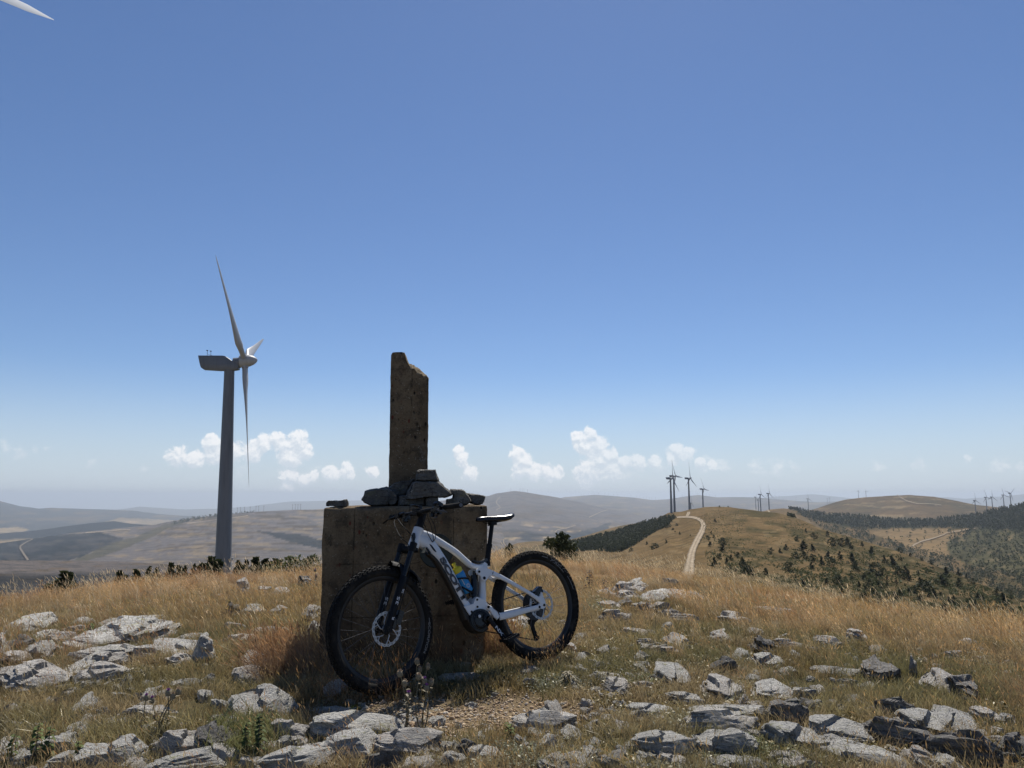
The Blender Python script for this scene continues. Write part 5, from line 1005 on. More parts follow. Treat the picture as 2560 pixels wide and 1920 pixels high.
# nearer: nodding stems, thinner
x, y, r, g = cand(4200, 3.0, 9.0, 41); f = fbm(x * .9, y * .9, 3, 42); k = (g.uniform(size=len(x)) < .30 + .55 * sstep(.42, .6, f)) & ~on_rock(x, y) & ~in_block(x, y) & (gravel(x, y) < .15); x, y, r, f = x[k], y[k], r[k], f[k]; n = len(x)
tint = blend(np.broadcast_to(OLIVE * 1.15, (n, 3)), GOLD * .9, sstep(.3, .8, g.uniform(size=n))); tint = blend(tint, RUST, sstep(.55, .7, fbm(x * 1.4, y * 1.4, 3, 43)) * .7); s = g.uniform(.45, .9, n) * (.65 + .35 * sstep(4.5, 7, r))
put(x, y, g.integers(13, 17, n), rots(g, n, .15, False), s, tint * g.uniform(.7, 1.2, (n, 1)))
# turf
x, y, r, g = cand(16500, 2.6, 11, 51); f = fbm(x * 1.1, y * 1.1, 4, 52); k = ~on_rock(x, y, .85) & ~in_block(x, y) & (gravel(x, y) < g.uniform(.02, .7, len(x))) & (g.uniform(size=len(x)) < .92); x, y, r, f = x[k], y[k], r[k], f[k]; n = len(x)
tint = blend(np.broadcast_to(OLIVE, (n, 3)), GREEN, sstep(.50, .72, f) * .5); tint = blend(tint, GOLD * .85, sstep(.38, .62, fbm(x * 2, y * 2, 3, 53)) * .85); tint = blend(tint, np.array([.30, .19, .085]), sstep(.58, .7, fbm(x * 1.6 + 3, y * 1.6, 3, 54)) * .55)
put(x, y, g.integers(6, 10, n), rots(g, n, .15), g.uniform(.6, 1.15, n), tint * g.uniform(.65, 1.2, (n, 1)))
# low herbs and mossy cushions
x, y, r, g = cand(7500, 2.6, 7.5, 61); f = fbm(x * 1.5 + 20, y * 1.5, 3, 62); k = (f > .46) & ~on_rock(x, y, .8) & ~in_block(x, y) & (gravel(x, y) < .25); x, y, f = x[k], y[k], f[k]; n = len(x)
tint = blend(np.broadcast_to(np.array([.20, .145, .04]), (n, 3)), np.array([.15, .145, .055]), g.uniform(size=n)); tint = blend(tint, GREY, sstep(.60, .68, fbm(x * 1.2, y * 1.2 + 9, 3, 63)) * .85)
put(x, y, g.integers(10, 13, n), rots(g, n, .1), g.uniform(.7, 1.2, n), tint * g.uniform(.7, 1.2, (n, 1)))
def patch(px, py, rx, ry, n, lo, hi, tint, s0, s1, seed, lean=True):
    g = np.random.default_rng(seed); c = G(px, py); a = g.uniform(0, 6.28, n); q = np.sqrt(g.uniform(size=n)); x = c[0] + rx * q * np.cos(a); y = c[1] + ry * q * np.sin(a); k = ~on_rock(x, y, .8) & ~in_block(x, y); x, y = x[k], y[k]; n = len(x)
    put(x, y, g.integers(lo, hi, n), rots(g, n, .18, not lean), g.uniform(s0, s1, n), np.array(tint) * g.uniform(.7, 1.25, (n, 1)))
REDG = (.40, .265, .165)
patch(740, 1690, .30, .22, 46, 0, 6, REDG, .55, .85, 71); patch(690, 1660, .25, .25, 30, 0, 6, RUST, .55, .8, 72); patch(1140, 1610, .30, .14, 40, 0, 6, (.30, .15, .08), .55, .95, 73); patch(1080, 1650, .3, .2, 26, 13, 17, RUST, .6, .9, 74); patch(900, 1740, .25, .10, 14, 13, 17, (.40, .24, .12), .6, .8, 75)
patch(830, 1760, .2, .10, 14, 13, 17, (.38, .24, .12), .5, .7, 76); patch(1260, 1640, .3, .2, 24, 13, 17, OLIVE, .6, .9, 77); patch(1400, 1660, .2, .1, 14, 13, 17, RUST, .4, .6, 78); patch(330, 1640, .4, .4, 30, 13, 17, RUST, .6, .85, 79); patch(150, 1650, .4, .4, 26, 13, 17, RUST, .55, .8, 80); patch(1130, 1640, .34, .12, 60, 13, 17, (.44, .27, .16), .9, 1.25, 101); patch(1210, 1640, .26, .10, 40, 0, 6, (.44, .28, .17), .6, .9, 102)
patch(1370, 1710, .22, .12, 60, 10, 13, (.26, .28, .21), .7, 1.1, 81); patch(1580, 1700, .18, .10, 40, 10, 13, (.25, .28, .16), .6, 1.0, 82); patch(1340, 1890, .25, .14, 60, 10, 13, (.27, .29, .20), .7, 1.1, 83); patch(1500, 1520, .25, .35, 120, 10, 13, (.24, .26, .15), .9, 1.6, 84); patch(1920, 1880, .3, .2, 70, 10, 13, (.25, .27, .14), .7, 1.1, 85); patch(690, 1740, .12, .08, 16, 10, 13, (.55, .36, .05), .5, .7, 86); patch(420, 1810, .2, .1, 22, 10, 13, (.50, .30, .05), .4, .6, 87); patch(880, 1775, .08, .05, 10, 10, 13, (.5, .42, .08), .5, .7, 88)
patch(560, 1640, .5, .4, 70, 6, 10, OLIVE, .9, 1.3, 89); patch(330, 1850, .25, .15, 40, 6, 10, OLIVE, 1.0, 1.5, 90); patch(600, 1850, .12, .15, 40, 6, 10, GREEN * 1.2, 1.0, 1.6, 91); patch(2150, 1760, .6, .3, 70, 6, 10, OLIVE, .8, 1.3, 92); patch(1060, 1640, .35, .12, 40, 6, 10, GREEN, 1.0, 1.5, 93); patch(20, 1840, .3, .3, 50, 6, 10, OLIVE, 1.0, 1.4, 94)
x, y, r, g = cand(3800, 6.0, 21, 45); rc_ = np.interp(1280 + F * 1.0111 * np.tan(np.arctan2(x, y)), U_, RC); k = (g.uniform(size=len(x)) < .5) & ~in_block(x, y) & (r < rc_ + 3); x, y, r = x[k], y[k], r[k]; n = len(x)
s = g.uniform(.6, 1.0, n) * (.75 + .25 * sstep(7, 12, r)); put(x, y, g.integers(17, 20, n), rots(g, n, .1, False), s, PALE * g.uniform(.6, 1.05, (n, 1)))
scatter('dry_grass', np.concatenate(PP), np.concatenate(II), np.concatenate(RO), np.concatenate(SC), np.concatenate(TI), proto, 'dry golden grass, seed heads and short turf covering the hilltop')
print('tufts', sum(len(q) for q in PP))
# pebbles of the bare patch
peb = bpy.data.collections.new('pebbles'); M_PEB = bpy.data.materials.new('pebbles'); M_PEB.use_nodes = True; t_ = NT(M_PEB); ti_ = t_.node('ShaderNodeAttribute', attribute_name='tint', attribute_type='INSTANCER').outputs['Color']
t_.base(t_.mix(t_.noise(t_.obj(), 2.5, 3), ti_, t_.mix(.5, ti_, (.1, .08, .05)))); t_.b.inputs['Roughness'].default_value = .85
for i in range(6):
    bm = bmesh.new(); bmesh.ops.create_icosphere(bm, subdivisions=2, radius=.5); r_ = random.Random(i); sx, sy, sz = r_.uniform(.8, 1.25), r_.uniform(.7, 1), r_.uniform(.45, .75)
    for v in bm.verts: v.co = Vector((v.co.x * sx, v.co.y * sy, v.co.z * sz)) * (1 + .35 * mnoise.noise(v.co * 2.2 + Vector((i * 5, 0, 0))))
    me = bpy.data.meshes.new('pebble'); bm.to_mesh(me); bm.free(); me.materials.append(M_PEB); me.polygons.foreach_set('use_smooth', [True] * len(me.polygons)); peb.objects.link(bpy.data.objects.new('pebble_%d' % i, me))
g = np.random.default_rng(77); n = 26000; x = g.uniform(-1.6, 1.2, n); y = g.uniform(3.6, 5.2, n); gr = gravel(x, y); k = (g.uniform(size=n) < gr * .95 + .015) & ~on_rock(x, y, .7); x, y = x[k], y[k]; n = len(x)
s = g.lognormal(-4.55, .42, n); s = np.clip(s, .004, .034); z = zg(x, y) + s * .12; base_c = np.array([[.42, .29, .16], [.36, .25, .15], [.50, .38, .24], [.30, .22, .15], [.38, .34, .29]])[g.integers(0, 5, n)]
scatter('gravel', np.stack([x, y, z], -1), g.integers(0, 6, n), g.uniform(0, 6.28, (n, 3)) * np.array([.15, .15, 1]), np.stack([s, s, s], -1), np.minimum(base_c * 1.35 * g.uniform(.75, 1.15, (n, 1)), .85), peb, 'tan pebbles on the bare patch in front of the bicycle')

g = np.random.default_rng(88); PX = g.uniform(-40, 2600, 9000); PY = 1490 + 440 * g.uniform(size=9000); dn = fbm(PX / 120, PY / 45, 4, 15); lft = np.clip(sstep(700, 300, PX) + sstep(1200, 1500, PX) * .7 + sstep(1700, 1850, PY) * .6, 0, 1)
near_rock = np.zeros(len(PX), bool); gx = []
for a, b, c in zip(PX, PY, (g.uniform(size=9000) < (sstep(.42, .62, dn) * lft * .34))): gx.append(G(a, b) if c else (99, 99, 0))
gx = np.array(gx); k = gx[:, 0] < 90; P = gx[k]; k2 = ~on_rock(P[:, 0], P[:, 1], .8) & ~in_block(P[:, 0], P[:, 1]); P = P[k2]; n = len(P); s = np.clip(g.lognormal(-3.0, .5, n), .018, .12)
P[:, 2] += s * .10; scatter('rubble', P, g.integers(0, 6, n), rots(g, n, .35), np.stack([s * g.uniform(.8, 1.5, n), s, s * g.uniform(.35, .7, n)], -1), np.ones((n, 3)), rub, 'small grey stone splinters strewn between the larger rocks')
# ================================================================ THE BICYCLE (built in its own frame: x forward, y to its left, z up; origin under the rear wheel)
M_WHITE = mat('white_paint', (.68, .68, .68), .28, spec=.5, coat=.3); M_BLACK = mat('black_satin', (.008, .008, .009), .5, spec=.18); M_GLOSS = mat('black_gloss', (.008, .008, .010), .22, spec=.35); M_RUB = mat('tyre_rubber', (.020, .019, .018), .8, spec=.15)
M_RIMM = mat('dark_rim', (.018, .018, .019), .38, spec=.3); M_STEEL = mat('rotor_steel', (.36, .365, .38), .4, metal=1.0); M_SPOKE = mat('spoke_steel', (.10, .10, .105), .4, metal=.6); M_GREY = mat('grey_decal', (.10, .10, .115), .5); M_DECAL = mat('pale_decal', (.55, .56, .58), .5); M_DARKD = mat('dark_decal', (.035, .036, .042), .4)
M_COVER = mat('black_cover_reflection_tint', (.030, .024, .018), .45, spec=.25); M_BLUE = mat('blue_plastic', (.012, .22, .50), .35); M_YEL = mat('yellow_plastic', (.62, .50, .02), .4); M_DUST = mat('dusty_tread', (.16, .145, .12), .9); M_TAN = mat('dusty_gold_smear', (.30, .26, .17), .6); M_CHAIN = mat('chain_steel', (.05, .05, .05), .4, metal=.8)  # cover: the ground's brown reflection is mixed into its black
t_ = NT(M_RUB); t_.base(t_.mix(t_.sm(t_.noise(t_.obj(), 14, 4), .45, .75), (.012, .0115, .011), (.036, .032, .026)))
WB, RW = 1.1946, .372
bike = thing('bicycle', 'white full suspension mountain bike with black fork leaning against the concrete block', 'bicycle')
_yaw, _lean, _pit = 3.7682, .168, .0369
BMAT = Matrix.Translation((.2197, 5.3816, .004)) @ Matrix.Rotation(_yaw, 4, 'Z') @ Matrix.Rotation(_pit, 4, 'Y') @ Matrix.Rotation(_lean, 4, 'X')
bike.matrix_world = BMAT
AX = Vector((-.4226, 0, .906)).normalized(); FA = Vector((WB, 0, RW)); SO = FA - Vector((.906, 0, .4226)) * .044
ST = Matrix.Translation(SO) @ Matrix.Rotation(.1223, 4, AX) @ Matrix.Translation(-SO)          # the turned steering
def part(mb, name, m, parent=bike, steer=False, **k):
    if steer: mb.v = [tuple(ST @ Vector(p)) for p in mb.v]
    return mb.build(name, m, parent, **k)
Y = Vector((0, 1, 0))
def sweep2(mb, pts, y=0.0, seg=16, ex=.75):
    """pts: (x, z, half width across the plane (y), half depth in the plane)"""
    P = [(p[0], p[4] if len(p) > 4 else y, p[1]) for p in pts]; mb.tube(P, [(p[2], p[3]) for p in pts], seg, up=(0, 1, 0), ex=ex); return mb
def smooth_pts(pts, n=4):
    """Catmull-Rom through control points"""
    P = [np.array(p, float) for p in pts]; out = []
    for i in range(len(P) - 1):
        a, b, c, d = P[max(i - 1, 0)], P[i], P[i + 1], P[min(i + 2, len(P) - 1)]
        for k in range(n): t = k / n; out.append(.5 * (2 * b + (c - a) * t + (2 * a - 5 * b + 4 * c - d) * t * t + (3 * b - a - 3 * c + d) * t ** 3))
    out.append(P[-1]); return [tuple(p) for p in out]
# ---- frame: head tube, down tube, top tube, seat tube and the motor cradle
fr = MB()
hb, ht = SO + AX * .535, SO + AX * .668
fr.tube([hb, hb + AX * .02, hb + AX * .07, ht - AX * .02, ht], [.037, .038, .034, .034, .033], 20, up=(0, 1, 0))
sweep2(fr, smooth_pts([(.900, .905, .031, .034), (.858, .876, .031, .046), (.806, .842, .031, .046), (.747, .766, .029, .037), (.710, .705, .028, .034), (.666, .617, .028, .033), (.619, .512, .029, .033), (.586, .442, .031, .033), (.550, .388, .036, .034)], 5), ex=.8)
sweep2(fr, smooth_pts([(.862, .922, .026, .028), (.80, .900, .023, .027), (.772, .885, .022, .026), (.697, .841, .020, .022), (.617, .786, .020, .022), (.557, .732, .019, .021), (.507, .690, .019, .020), (.46, .673, .020, .019), (.42, .672, .021, .020), (.365, .684, .022, .021)], 5), ex=.85)
sweep2(fr, smooth_pts([(.392, .690, .023, .025), (.410, .660, .025, .026), (.426, .593, .024, .023), (.434, .542, .025, .022), (.442, .493, .028, .025), (.455, .450, .033, .029), (.475, .400, .040, .038)], 5), ex=.75)
fr.prism([(.618, .432), (.578, .366), (.565, .352), (.545, .385), (.525, .400), (.500, .398), (.470, .382), (.438, .362), (.428, .385), (.436, .428), (.448, .452), (.512, .482), (.528, .470), (.545, .440)], -.043, .043)
part(fr, 'frame', M_WHITE, ang=50, bevel=0)
# black battery cover under the down tube
bc = MB(); sweep2(bc, smooth_pts([(.830, .795, .022, .012), (.779, .748, .024, .015), (.742, .688, .025, .016), (.698, .600, .026, .016), (.651, .496, .028, .017), (.622, .430, .034, .020), (.597, .352, .044, .026)], 5), ex=.75); part(bc, 'battery_cover', M_COVER)
# cable ports and oval recesses near the head
for (a, z, l, h_, ang) in ((.800, .822, .030, .017, -58), (.832, .808, .026, .010, -62), (.850, .797, .017, .007, -62)):
    b = MB(); c, q = math.cos(math.radians(ang)), math.sin(math.radians(ang)); pts = []
    for k in range(20):
        th = 6.283 * k / 20; u = l * math.copysign(abs(math.cos(th)) ** .7, math.cos(th)); v = h_ * math.copysign(abs(math.sin(th)) ** .7, math.sin(th)); pts.append((a - u * c * 1 - v * q * 0 + v * abs(q) * .9, z + u * q + v * c * .9))
    b.prism(pts, .020, .0318); part(b, 'cable_port', M_GLOSS)
b = MB(); b.prism([(.944, .905), (.930, .93), (.922, .925), (.921, .900), (.934, .868), (.944, .862)], .018, .0345); part(b, 'head_badge', M_GLOSS, steer=False)
b = MB(); b.prism([(.858, .835), (.872, .815), (.885, .80), (.868, .797), (.852, .806)], .022, .0312); part(b, 'dust_smear', M_TAN)
# ---- writing
def text_mesh(s, size, ext=.0, bold=.0, shear=0.0):
    c = bpy.data.curves.new('lettering', 'FONT'); c.body = s; c.size = size; c.align_x = 'LEFT'; c.align_y = 'CENTER'; c.offset = bold; c.shear = shear; c.extrude = ext; c.resolution_u = 3
    o = bpy.data.objects.new('lettering', c); COL.objects.link(o); dg = bpy.context.evaluated_depsgraph_get(); e = o.evaluated_get(dg); me = bpy.data.meshes.new_from_object(e); COL.objects.unlink(o); bpy.data.objects.remove(o); return me
def letter(name, s, size, origin, xdir, ydir, length, height, m, parent=bike, bold=.0, lift=.001, yaw_follow=None, steer=False, shear=0.0, depth=.0):
    """flat print on a side facing +y: text x axis along xdir, its tops towards ydir; scaled to length x height"""
    me = text_mesh(s, 1.0, 0, bold, shear); co = np.empty(len(me.vertices) * 3); me.vertices.foreach_get('co', co); co = co.reshape(-1, 3); mn, mx = co.min(0), co.max(0)
    u = (co[:, 0] - mn[0]) / (mx[0] - mn[0]) * length; v = ((co[:, 1] - mn[1]) / (mx[1] - mn[1]) - .5) * height; O = np.array(origin); P = O + np.outer(u, np.array(xdir)) + np.outer(v, np.array(ydir))
    if yaw_follow: P[:, 1] = [yaw_follow(a, b) for a, b in zip(u, v)]
    P[:, 1] += lift
    if steer: P = np.array([tuple(ST @ Vector(p)) for p in P])
    me.vertices.foreach_set('co', P.astype(np.float32).ravel()); me.update(); me.materials.clear(); me.materials.append(m); o = link(name, me, parent); return o
d1, d2 = Vector((.742, 0, .757)), Vector((.594, 0, .460)); dx = (d2 - d1).normalized(); dyv = Vector((-dx.z, 0, dx.x)); dyv = -dyv if dyv.x > 0 else dyv
letter('brand_lettering', 'SCOTT', .1, d1, dx, dyv, (d2 - d1).length, .044, M_DARKD, bold=.065, yaw_follow=lambda u, v: .0298 + .012 * u - 8.0 * v * v)
b = MB(); q0, q1 = d1 + dyv * .0275 + dx * .02, d2 + dyv * .0265 + dx * .035
b.prism([(q0.x, q0.z), (q1.x, q1.z), (q1.x - dyv.x * .005, q1.z - dyv.z * .005), (q0.x - dyv.x * .005, q0.z - dyv.z * .005)], .010, .0225); part(b, 'side_stripe', M_DARKD)
# ---- motor
mo = MB(); mpts = []
for k in range(36):
    th = 6.283 * k / 36; mpts.append((.512 + (.080 if math.cos(th) > 0 else .085) * math.cos(th), .338 + (.066 if math.sin(th) > 0 else .070) * math.sin(th)))
mo.prism(mpts, -.058, .058); mo.lathe([(0, .062), (.010, .058), (.012, .045), (.004, .040)], (.512, .058, .335), (0, 1, 0), 28); mo.lathe([(0, .030), (.018, .028), (.02, .015)], (.467, .058, .338), (0, 1, 0), 20); part(mo, 'motor', M_GLOSS, bevel=.008)
b = MB(); b.lathe([(0, .0105), (.004, .0095), (.0045, .001)], (.526, .0685, .358), (0, 1, 0), 18); part(b, 'motor_cap', M_DECAL)
sk = MB(); sweep2(sk, smooth_pts([(.60, .352, .045, .012), (.565, .292, .050, .014), (.51, .262, .052, .014), (.455, .275, .05, .013)], 5), ex=.6); part(sk, 'skid_plate', M_COVER)
# ---- rear suspension
for y in (.047, -.047):
    rk = MB(); rk.prism([(.500, .650), (.488, .662), (.45, .668), (.40, .652), (.358, .632), (.352, .612), (.370, .602), (.402, .606), (.425, .580), (.445, .573), (.466, .585), (.470, .610), (.490, .622), (.502, .636)], y - .007, y + .007); part(rk, 'rocker_link', M_WHITE, bevel=.003)
    s_ = 1 if y > 0 else -1
    ss = MB(); sweep2(ss, smooth_pts([(.372, .618, .008, .017, s_ * .052), (.30, .580, .008, .015, s_ * .060), (.20, .518, .008, .013, s_ * .068), (.10, .455, .008, .013, s_ * .074), (.030, .404, .008, .016, s_ * .077), (-.001, .368, .008, .016, s_ * .078)], 4), ex=.7)
    ss.prism([(.05, .415), (.02, .432), (.012, .455), (.000, .452), (-.005, .42), (-.018, .385), (-.012, .350), (.01, .342), (.045, .35), (.052, .37), (.03, .385)], s_ * .078 - .006, s_ * .078 + .006); part(ss, 'seatstay', M_WHITE)
    cs = MB(); sweep2(cs, smooth_pts([(.365, .336, .010, .024, s_ * .060), (.30, .337, .009, .023, s_ * .064), (.20, .345, .009, .020, s_ * .069), (.10, .353, .009, .017, s_ * .073), (.040, .358, .009, .016, s_ * .075)], 4), ex=.7)
    sweep2(cs, smooth_pts([(.447, .410, .011, .015, s_ * .048), (.42, .392, .011, .018, s_ * .053), (.395, .360, .011, .026, s_ * .058), (.372, .334, .010, .024, s_ * .060)], 4), ex=.7); part(cs, 'chainstay', M_WHITE)
    if s_ > 0:
        for (x, z, r, yy) in ((.480, .640, .0085, .0545), (.445, .595, .0105, .0545), (.367, .618, .0085, .0545), (.513, .463, .0075, .043), (.517, .418, .0075, .043), (.566, .393, .0075, .043), (.442, .408, .0105, .060), (.040, .358, .0085, .084), (-.001, .366, .0095, .084)):
            b = MB(); b.lathe([(0, r), (.004, r * .9), (.0045, r * .45), (.003, r * .4), (.003, .0003)], (x, yy, z), (0, 1, 0), 16); part(b, 'pivot_bolt', M_BLACK)
b = MB(); b.tube([(.372, .05, .618), (.372, -.05, .618)], .012, 10); b.tube([(.30, .058, .585), (.30, -.058, .585)], .012, 10); b.tube([(.385, .05, .35), (.385, -.05, .35)], .016, 10); part(b, 'stay_bridge', M_WHITE)
sh = MB(); sh.tube([(.481, 0, .650), (.484, 0, .625), (.4845, 0, .620)], [.014, .014, .023], 16); sh.tube([(.485, 0, .622), (.497, 0, .535)], .0245, 18); sh.tube([(.497, 0, .535), (.506, 0, .485)], [.0265, .0265], 18); sh.tube([(.506, 0, .485), (.512, 0, .452)], .016, 14); sh.tube([(.535, -.01, .56), (.525, -.01, .49)], .0125, 12); part(sh, 'rear_shock', M_GLOSS)
# ---- seat
sp = MB(); sp.tube([(.376, 0, .672), (.372, 0, .700), (.371, 0, .703)], [.0245, .0245, .021], 18, up=(0, 1, 0)); sp.tube([(.3725, 0, .690), (.3385, 0, .806)], .0185, 18, up=(0, 1, 0)); sp.tube([(.339, 0, .800), (.335, 0, .817)], .0205, 18, up=(0, 1, 0)); sp.tube([(.336, 0, .812), (.294, 0, .950)], .0150, 16, up=(0, 1, 0)); sp.box((.291, 0, .955), (.024, .022, .012)); sp.box((.365, -.02, .715), (.012, .012, .01)); part(sp, 'seatpost', M_BLACK)
fil = MB(); fil.prism([(.46, .704), (.40, .692), (.372, .695), (.378, .722), (.388, .724), (.41, .712), (.45, .708), (.50, .722)], -.018, .018); part(fil, 'seat_tube_gusset', M_DARKD)
sa = MB(); SEC = [(.418, 1.000, .012, .008), (.408, 1.004, .020, .013), (.38, 1.008, .024, .016), (.33, 1.009, .030, .018), (.27, 1.008, .042, .020), (.21, 1.009, .060, .021), (.165, 1.013, .070, .021), (.138, 1.019, .066, .016), (.127, 1.021, .050, .008)]
V = []; n = 16
for x, zt, hw, th in SEC:
    for k in range(n):
        a = 6.283 * k / n; cy, cz = math.cos(a), math.sin(a); V.append((x, hw * math.copysign(abs(cy) ** .8, cy), zt - th + th * (cz if cz > 0 else cz * 1.2) - .010 * (abs(cy) ** 3)))
sa.add(V, [(i * n + k, i * n + (k + 1) % n, (i + 1) * n + (k + 1) % n, (i + 1) * n + k) for i in range(len(SEC) - 1) for k in range(n)] + [tuple(range(n)), tuple(range((len(SEC)) * n - 1, (len(SEC) - 1) * n - 1, -1))]); sad = part(sa, 'saddle', M_GLOSS, ang=60)
ra = MB()
for y in (.020, -.020): ra.tube(smooth_pts([(.375, y * .6, .985), (.345, y, .968), (.32, y, .962), (.25, y, .962), (.225, y * 1.2, .968), (.19, y * 1.8, .985)], 4), .0035, 8)
ra.box((.288, 0, .963), (.02, .026, .006)); part(ra, 'saddle_rails', M_BLACK, sad)
# ---- fork, stem, bars (turned with the steering)
def fk(t, y, off=0.0): return FA + AX * t + Vector((0, y, 0)) + Vector((.906, 0, .4226)) * (off)
cr = MB(); c0 = SO + AX * .525; cr.tube([c0 - AX * .01, c0 + AX * .012], [.040, .036], 18, up=(0, 1, 0))
for y in (.066, -.066): cr.tube([c0 + Vector((.012, 0, 0)), c0 + Vector((.028, y * .55, .0)), fk(.525, y, -.004)], [(.026, .020), (.026, .019), (.028, .020)], 12, up=(0, 0, 1)); cr.tube([fk(.490, y), fk(.545, y)], [.0235, .0235], 16)
fork = part(cr, 'fork_crown', M_BLACK, steer=True)
for y in (.066, -.066):
    s1 = MB(); s1.tube([fk(.27, y), fk(.50, y)], .0185, 18); part(s1, 'stanchion', M_GLOSS, fork, steer=True)
    lo = MB(); lo.tube([fk(-.035, y), fk(-.015, y), fk(.03, y), fk(.25, y), fk(.318, y), fk(.325, y)], [.014, .021, .0235, .0245, .0255, .022], 18); part(lo, 'fork_lower_leg', M_BLACK, fork, steer=True)
ar = MB(); ar.tube(smooth_pts([tuple(fk(.30, .066)), tuple(fk(.355, .058, .012)), tuple(fk(.385, .03, .020)), tuple(fk(.390, 0, .022)), tuple(fk(.385, -.03, .020)), tuple(fk(.355, -.058, .012)), tuple(fk(.30, -.066))], 4), [(.016, .012)] * 25, 10, up=(1, 0, 0)); part(ar, 'fork_arch', M_BLACK, fork, steer=True)
mg = MB(); R0 = .405; V = []; A0, A1 = math.radians(103), math.radians(141); na = 18; nb = 9
for i in range(na):
    a = A0 + (A1 - A0) * i / (na - 1); hw = .030 + .022 * math.sin(math.pi * min(1, i / (na - 1) * 1.1)); hw *= 1 - .5 * max(0, i / (na - 1) - .8) / .2
    for k in range(nb):
        f = (k / (nb - 1) - .5) * 2; rr = R0 - .030 * f * f; V.append(FA + Vector((rr * math.cos(a), hw * f, rr * math.sin(a))))
V2 = [Vector(p) + (Vector(p) - FA).normalized() * .003 for p in V]
nq = na * nb; Fq = [(i * nb + k, i * nb + k + 1, (i + 1) * nb + k + 1, (i + 1) * nb + k) for i in range(na - 1) for k in range(nb - 1)]; mg.add(V + V2, Fq + [tuple(nq + q for q in f[::-1]) for f in Fq]); part(mg, 'mudguard', M_BLACK, steer=True)
RV = Vector((.906, 0, .4226))
for y_ in (.0915, -.0405): letter('fork_sticker', '35', .1, fk(.145, y_, .006), Vector(AX), RV, .050, .020, M_DECAL, fork, .02, steer=True)
letter('fork_sticker', 'SR', .1, fk(.222, .0905, -.011), Vector(AX), RV, .028, .014, M_DECAL, fork, .02, steer=True); letter('fork_sticker', 'R', .1, fk(.055, .0905, .0), Vector(AX), RV, .020, .016, M_DECAL, fork, .03, steer=True)
sm = MB(); t0 = SO + AX * .668; t1 = SO + AX * .775; sm.tube([t0, t0 + AX * .012, t0 + AX * .013, t1], [.034, .034, .026, .024], 18, up=(0, 1, 0)); BAR = SO + AX * .785 + Vector((.05, 0, 0)); sm.tube([SO + AX * .762, BAR], [(.024, .026), (.022, .024)], 14, up=(0, 1, 0), ex=.8); sm.box(tuple(BAR + Vector((.016, 0, 0))), (.010, .024, .020)); stem = part(sm, 'stem', M_BLACK, steer=True)
mt = MB(); mt.box(tuple(BAR + Vector((.01, 0, .040))), (.032, .022, .004), Matrix.Rotation(-.25, 3, 'Y')); mt.box(tuple(BAR + Vector((-.02, 0, .026))), (.012, .010, .014)); part(mt, 'computer_mount', M_GLOSS, stem, steer=True)
hbm = MB(); EL, ER = Vector((-.05, .388, 0)), Vector((-.05, -.388, 0))
bp = [BAR + ER, BAR + Vector((-.030, -.26, .002)), BAR + Vector((-.010, -.12, 0)), BAR + Vector((0, -.05, -.006)), BAR + Vector((0, .05, -.006)), BAR + Vector((-.010, .12, 0)), BAR + Vector((-.030, .26, .002)), BAR + EL]
hbm.tube(smooth_pts([tuple(p) for p in bp], 4), [.0115] * 8 + [.0115, .013, .0155, .017, .017, .017] + [.0165] * 2 + [.017, .017, .0165, .0155, .013] + [.0115] * 8, 14, up=(0, 0, 1)); bar = part(hbm, 'handlebar', M_BLACK, steer=True)
def lerp(a, b, t): return a * (1 - t) + b * t
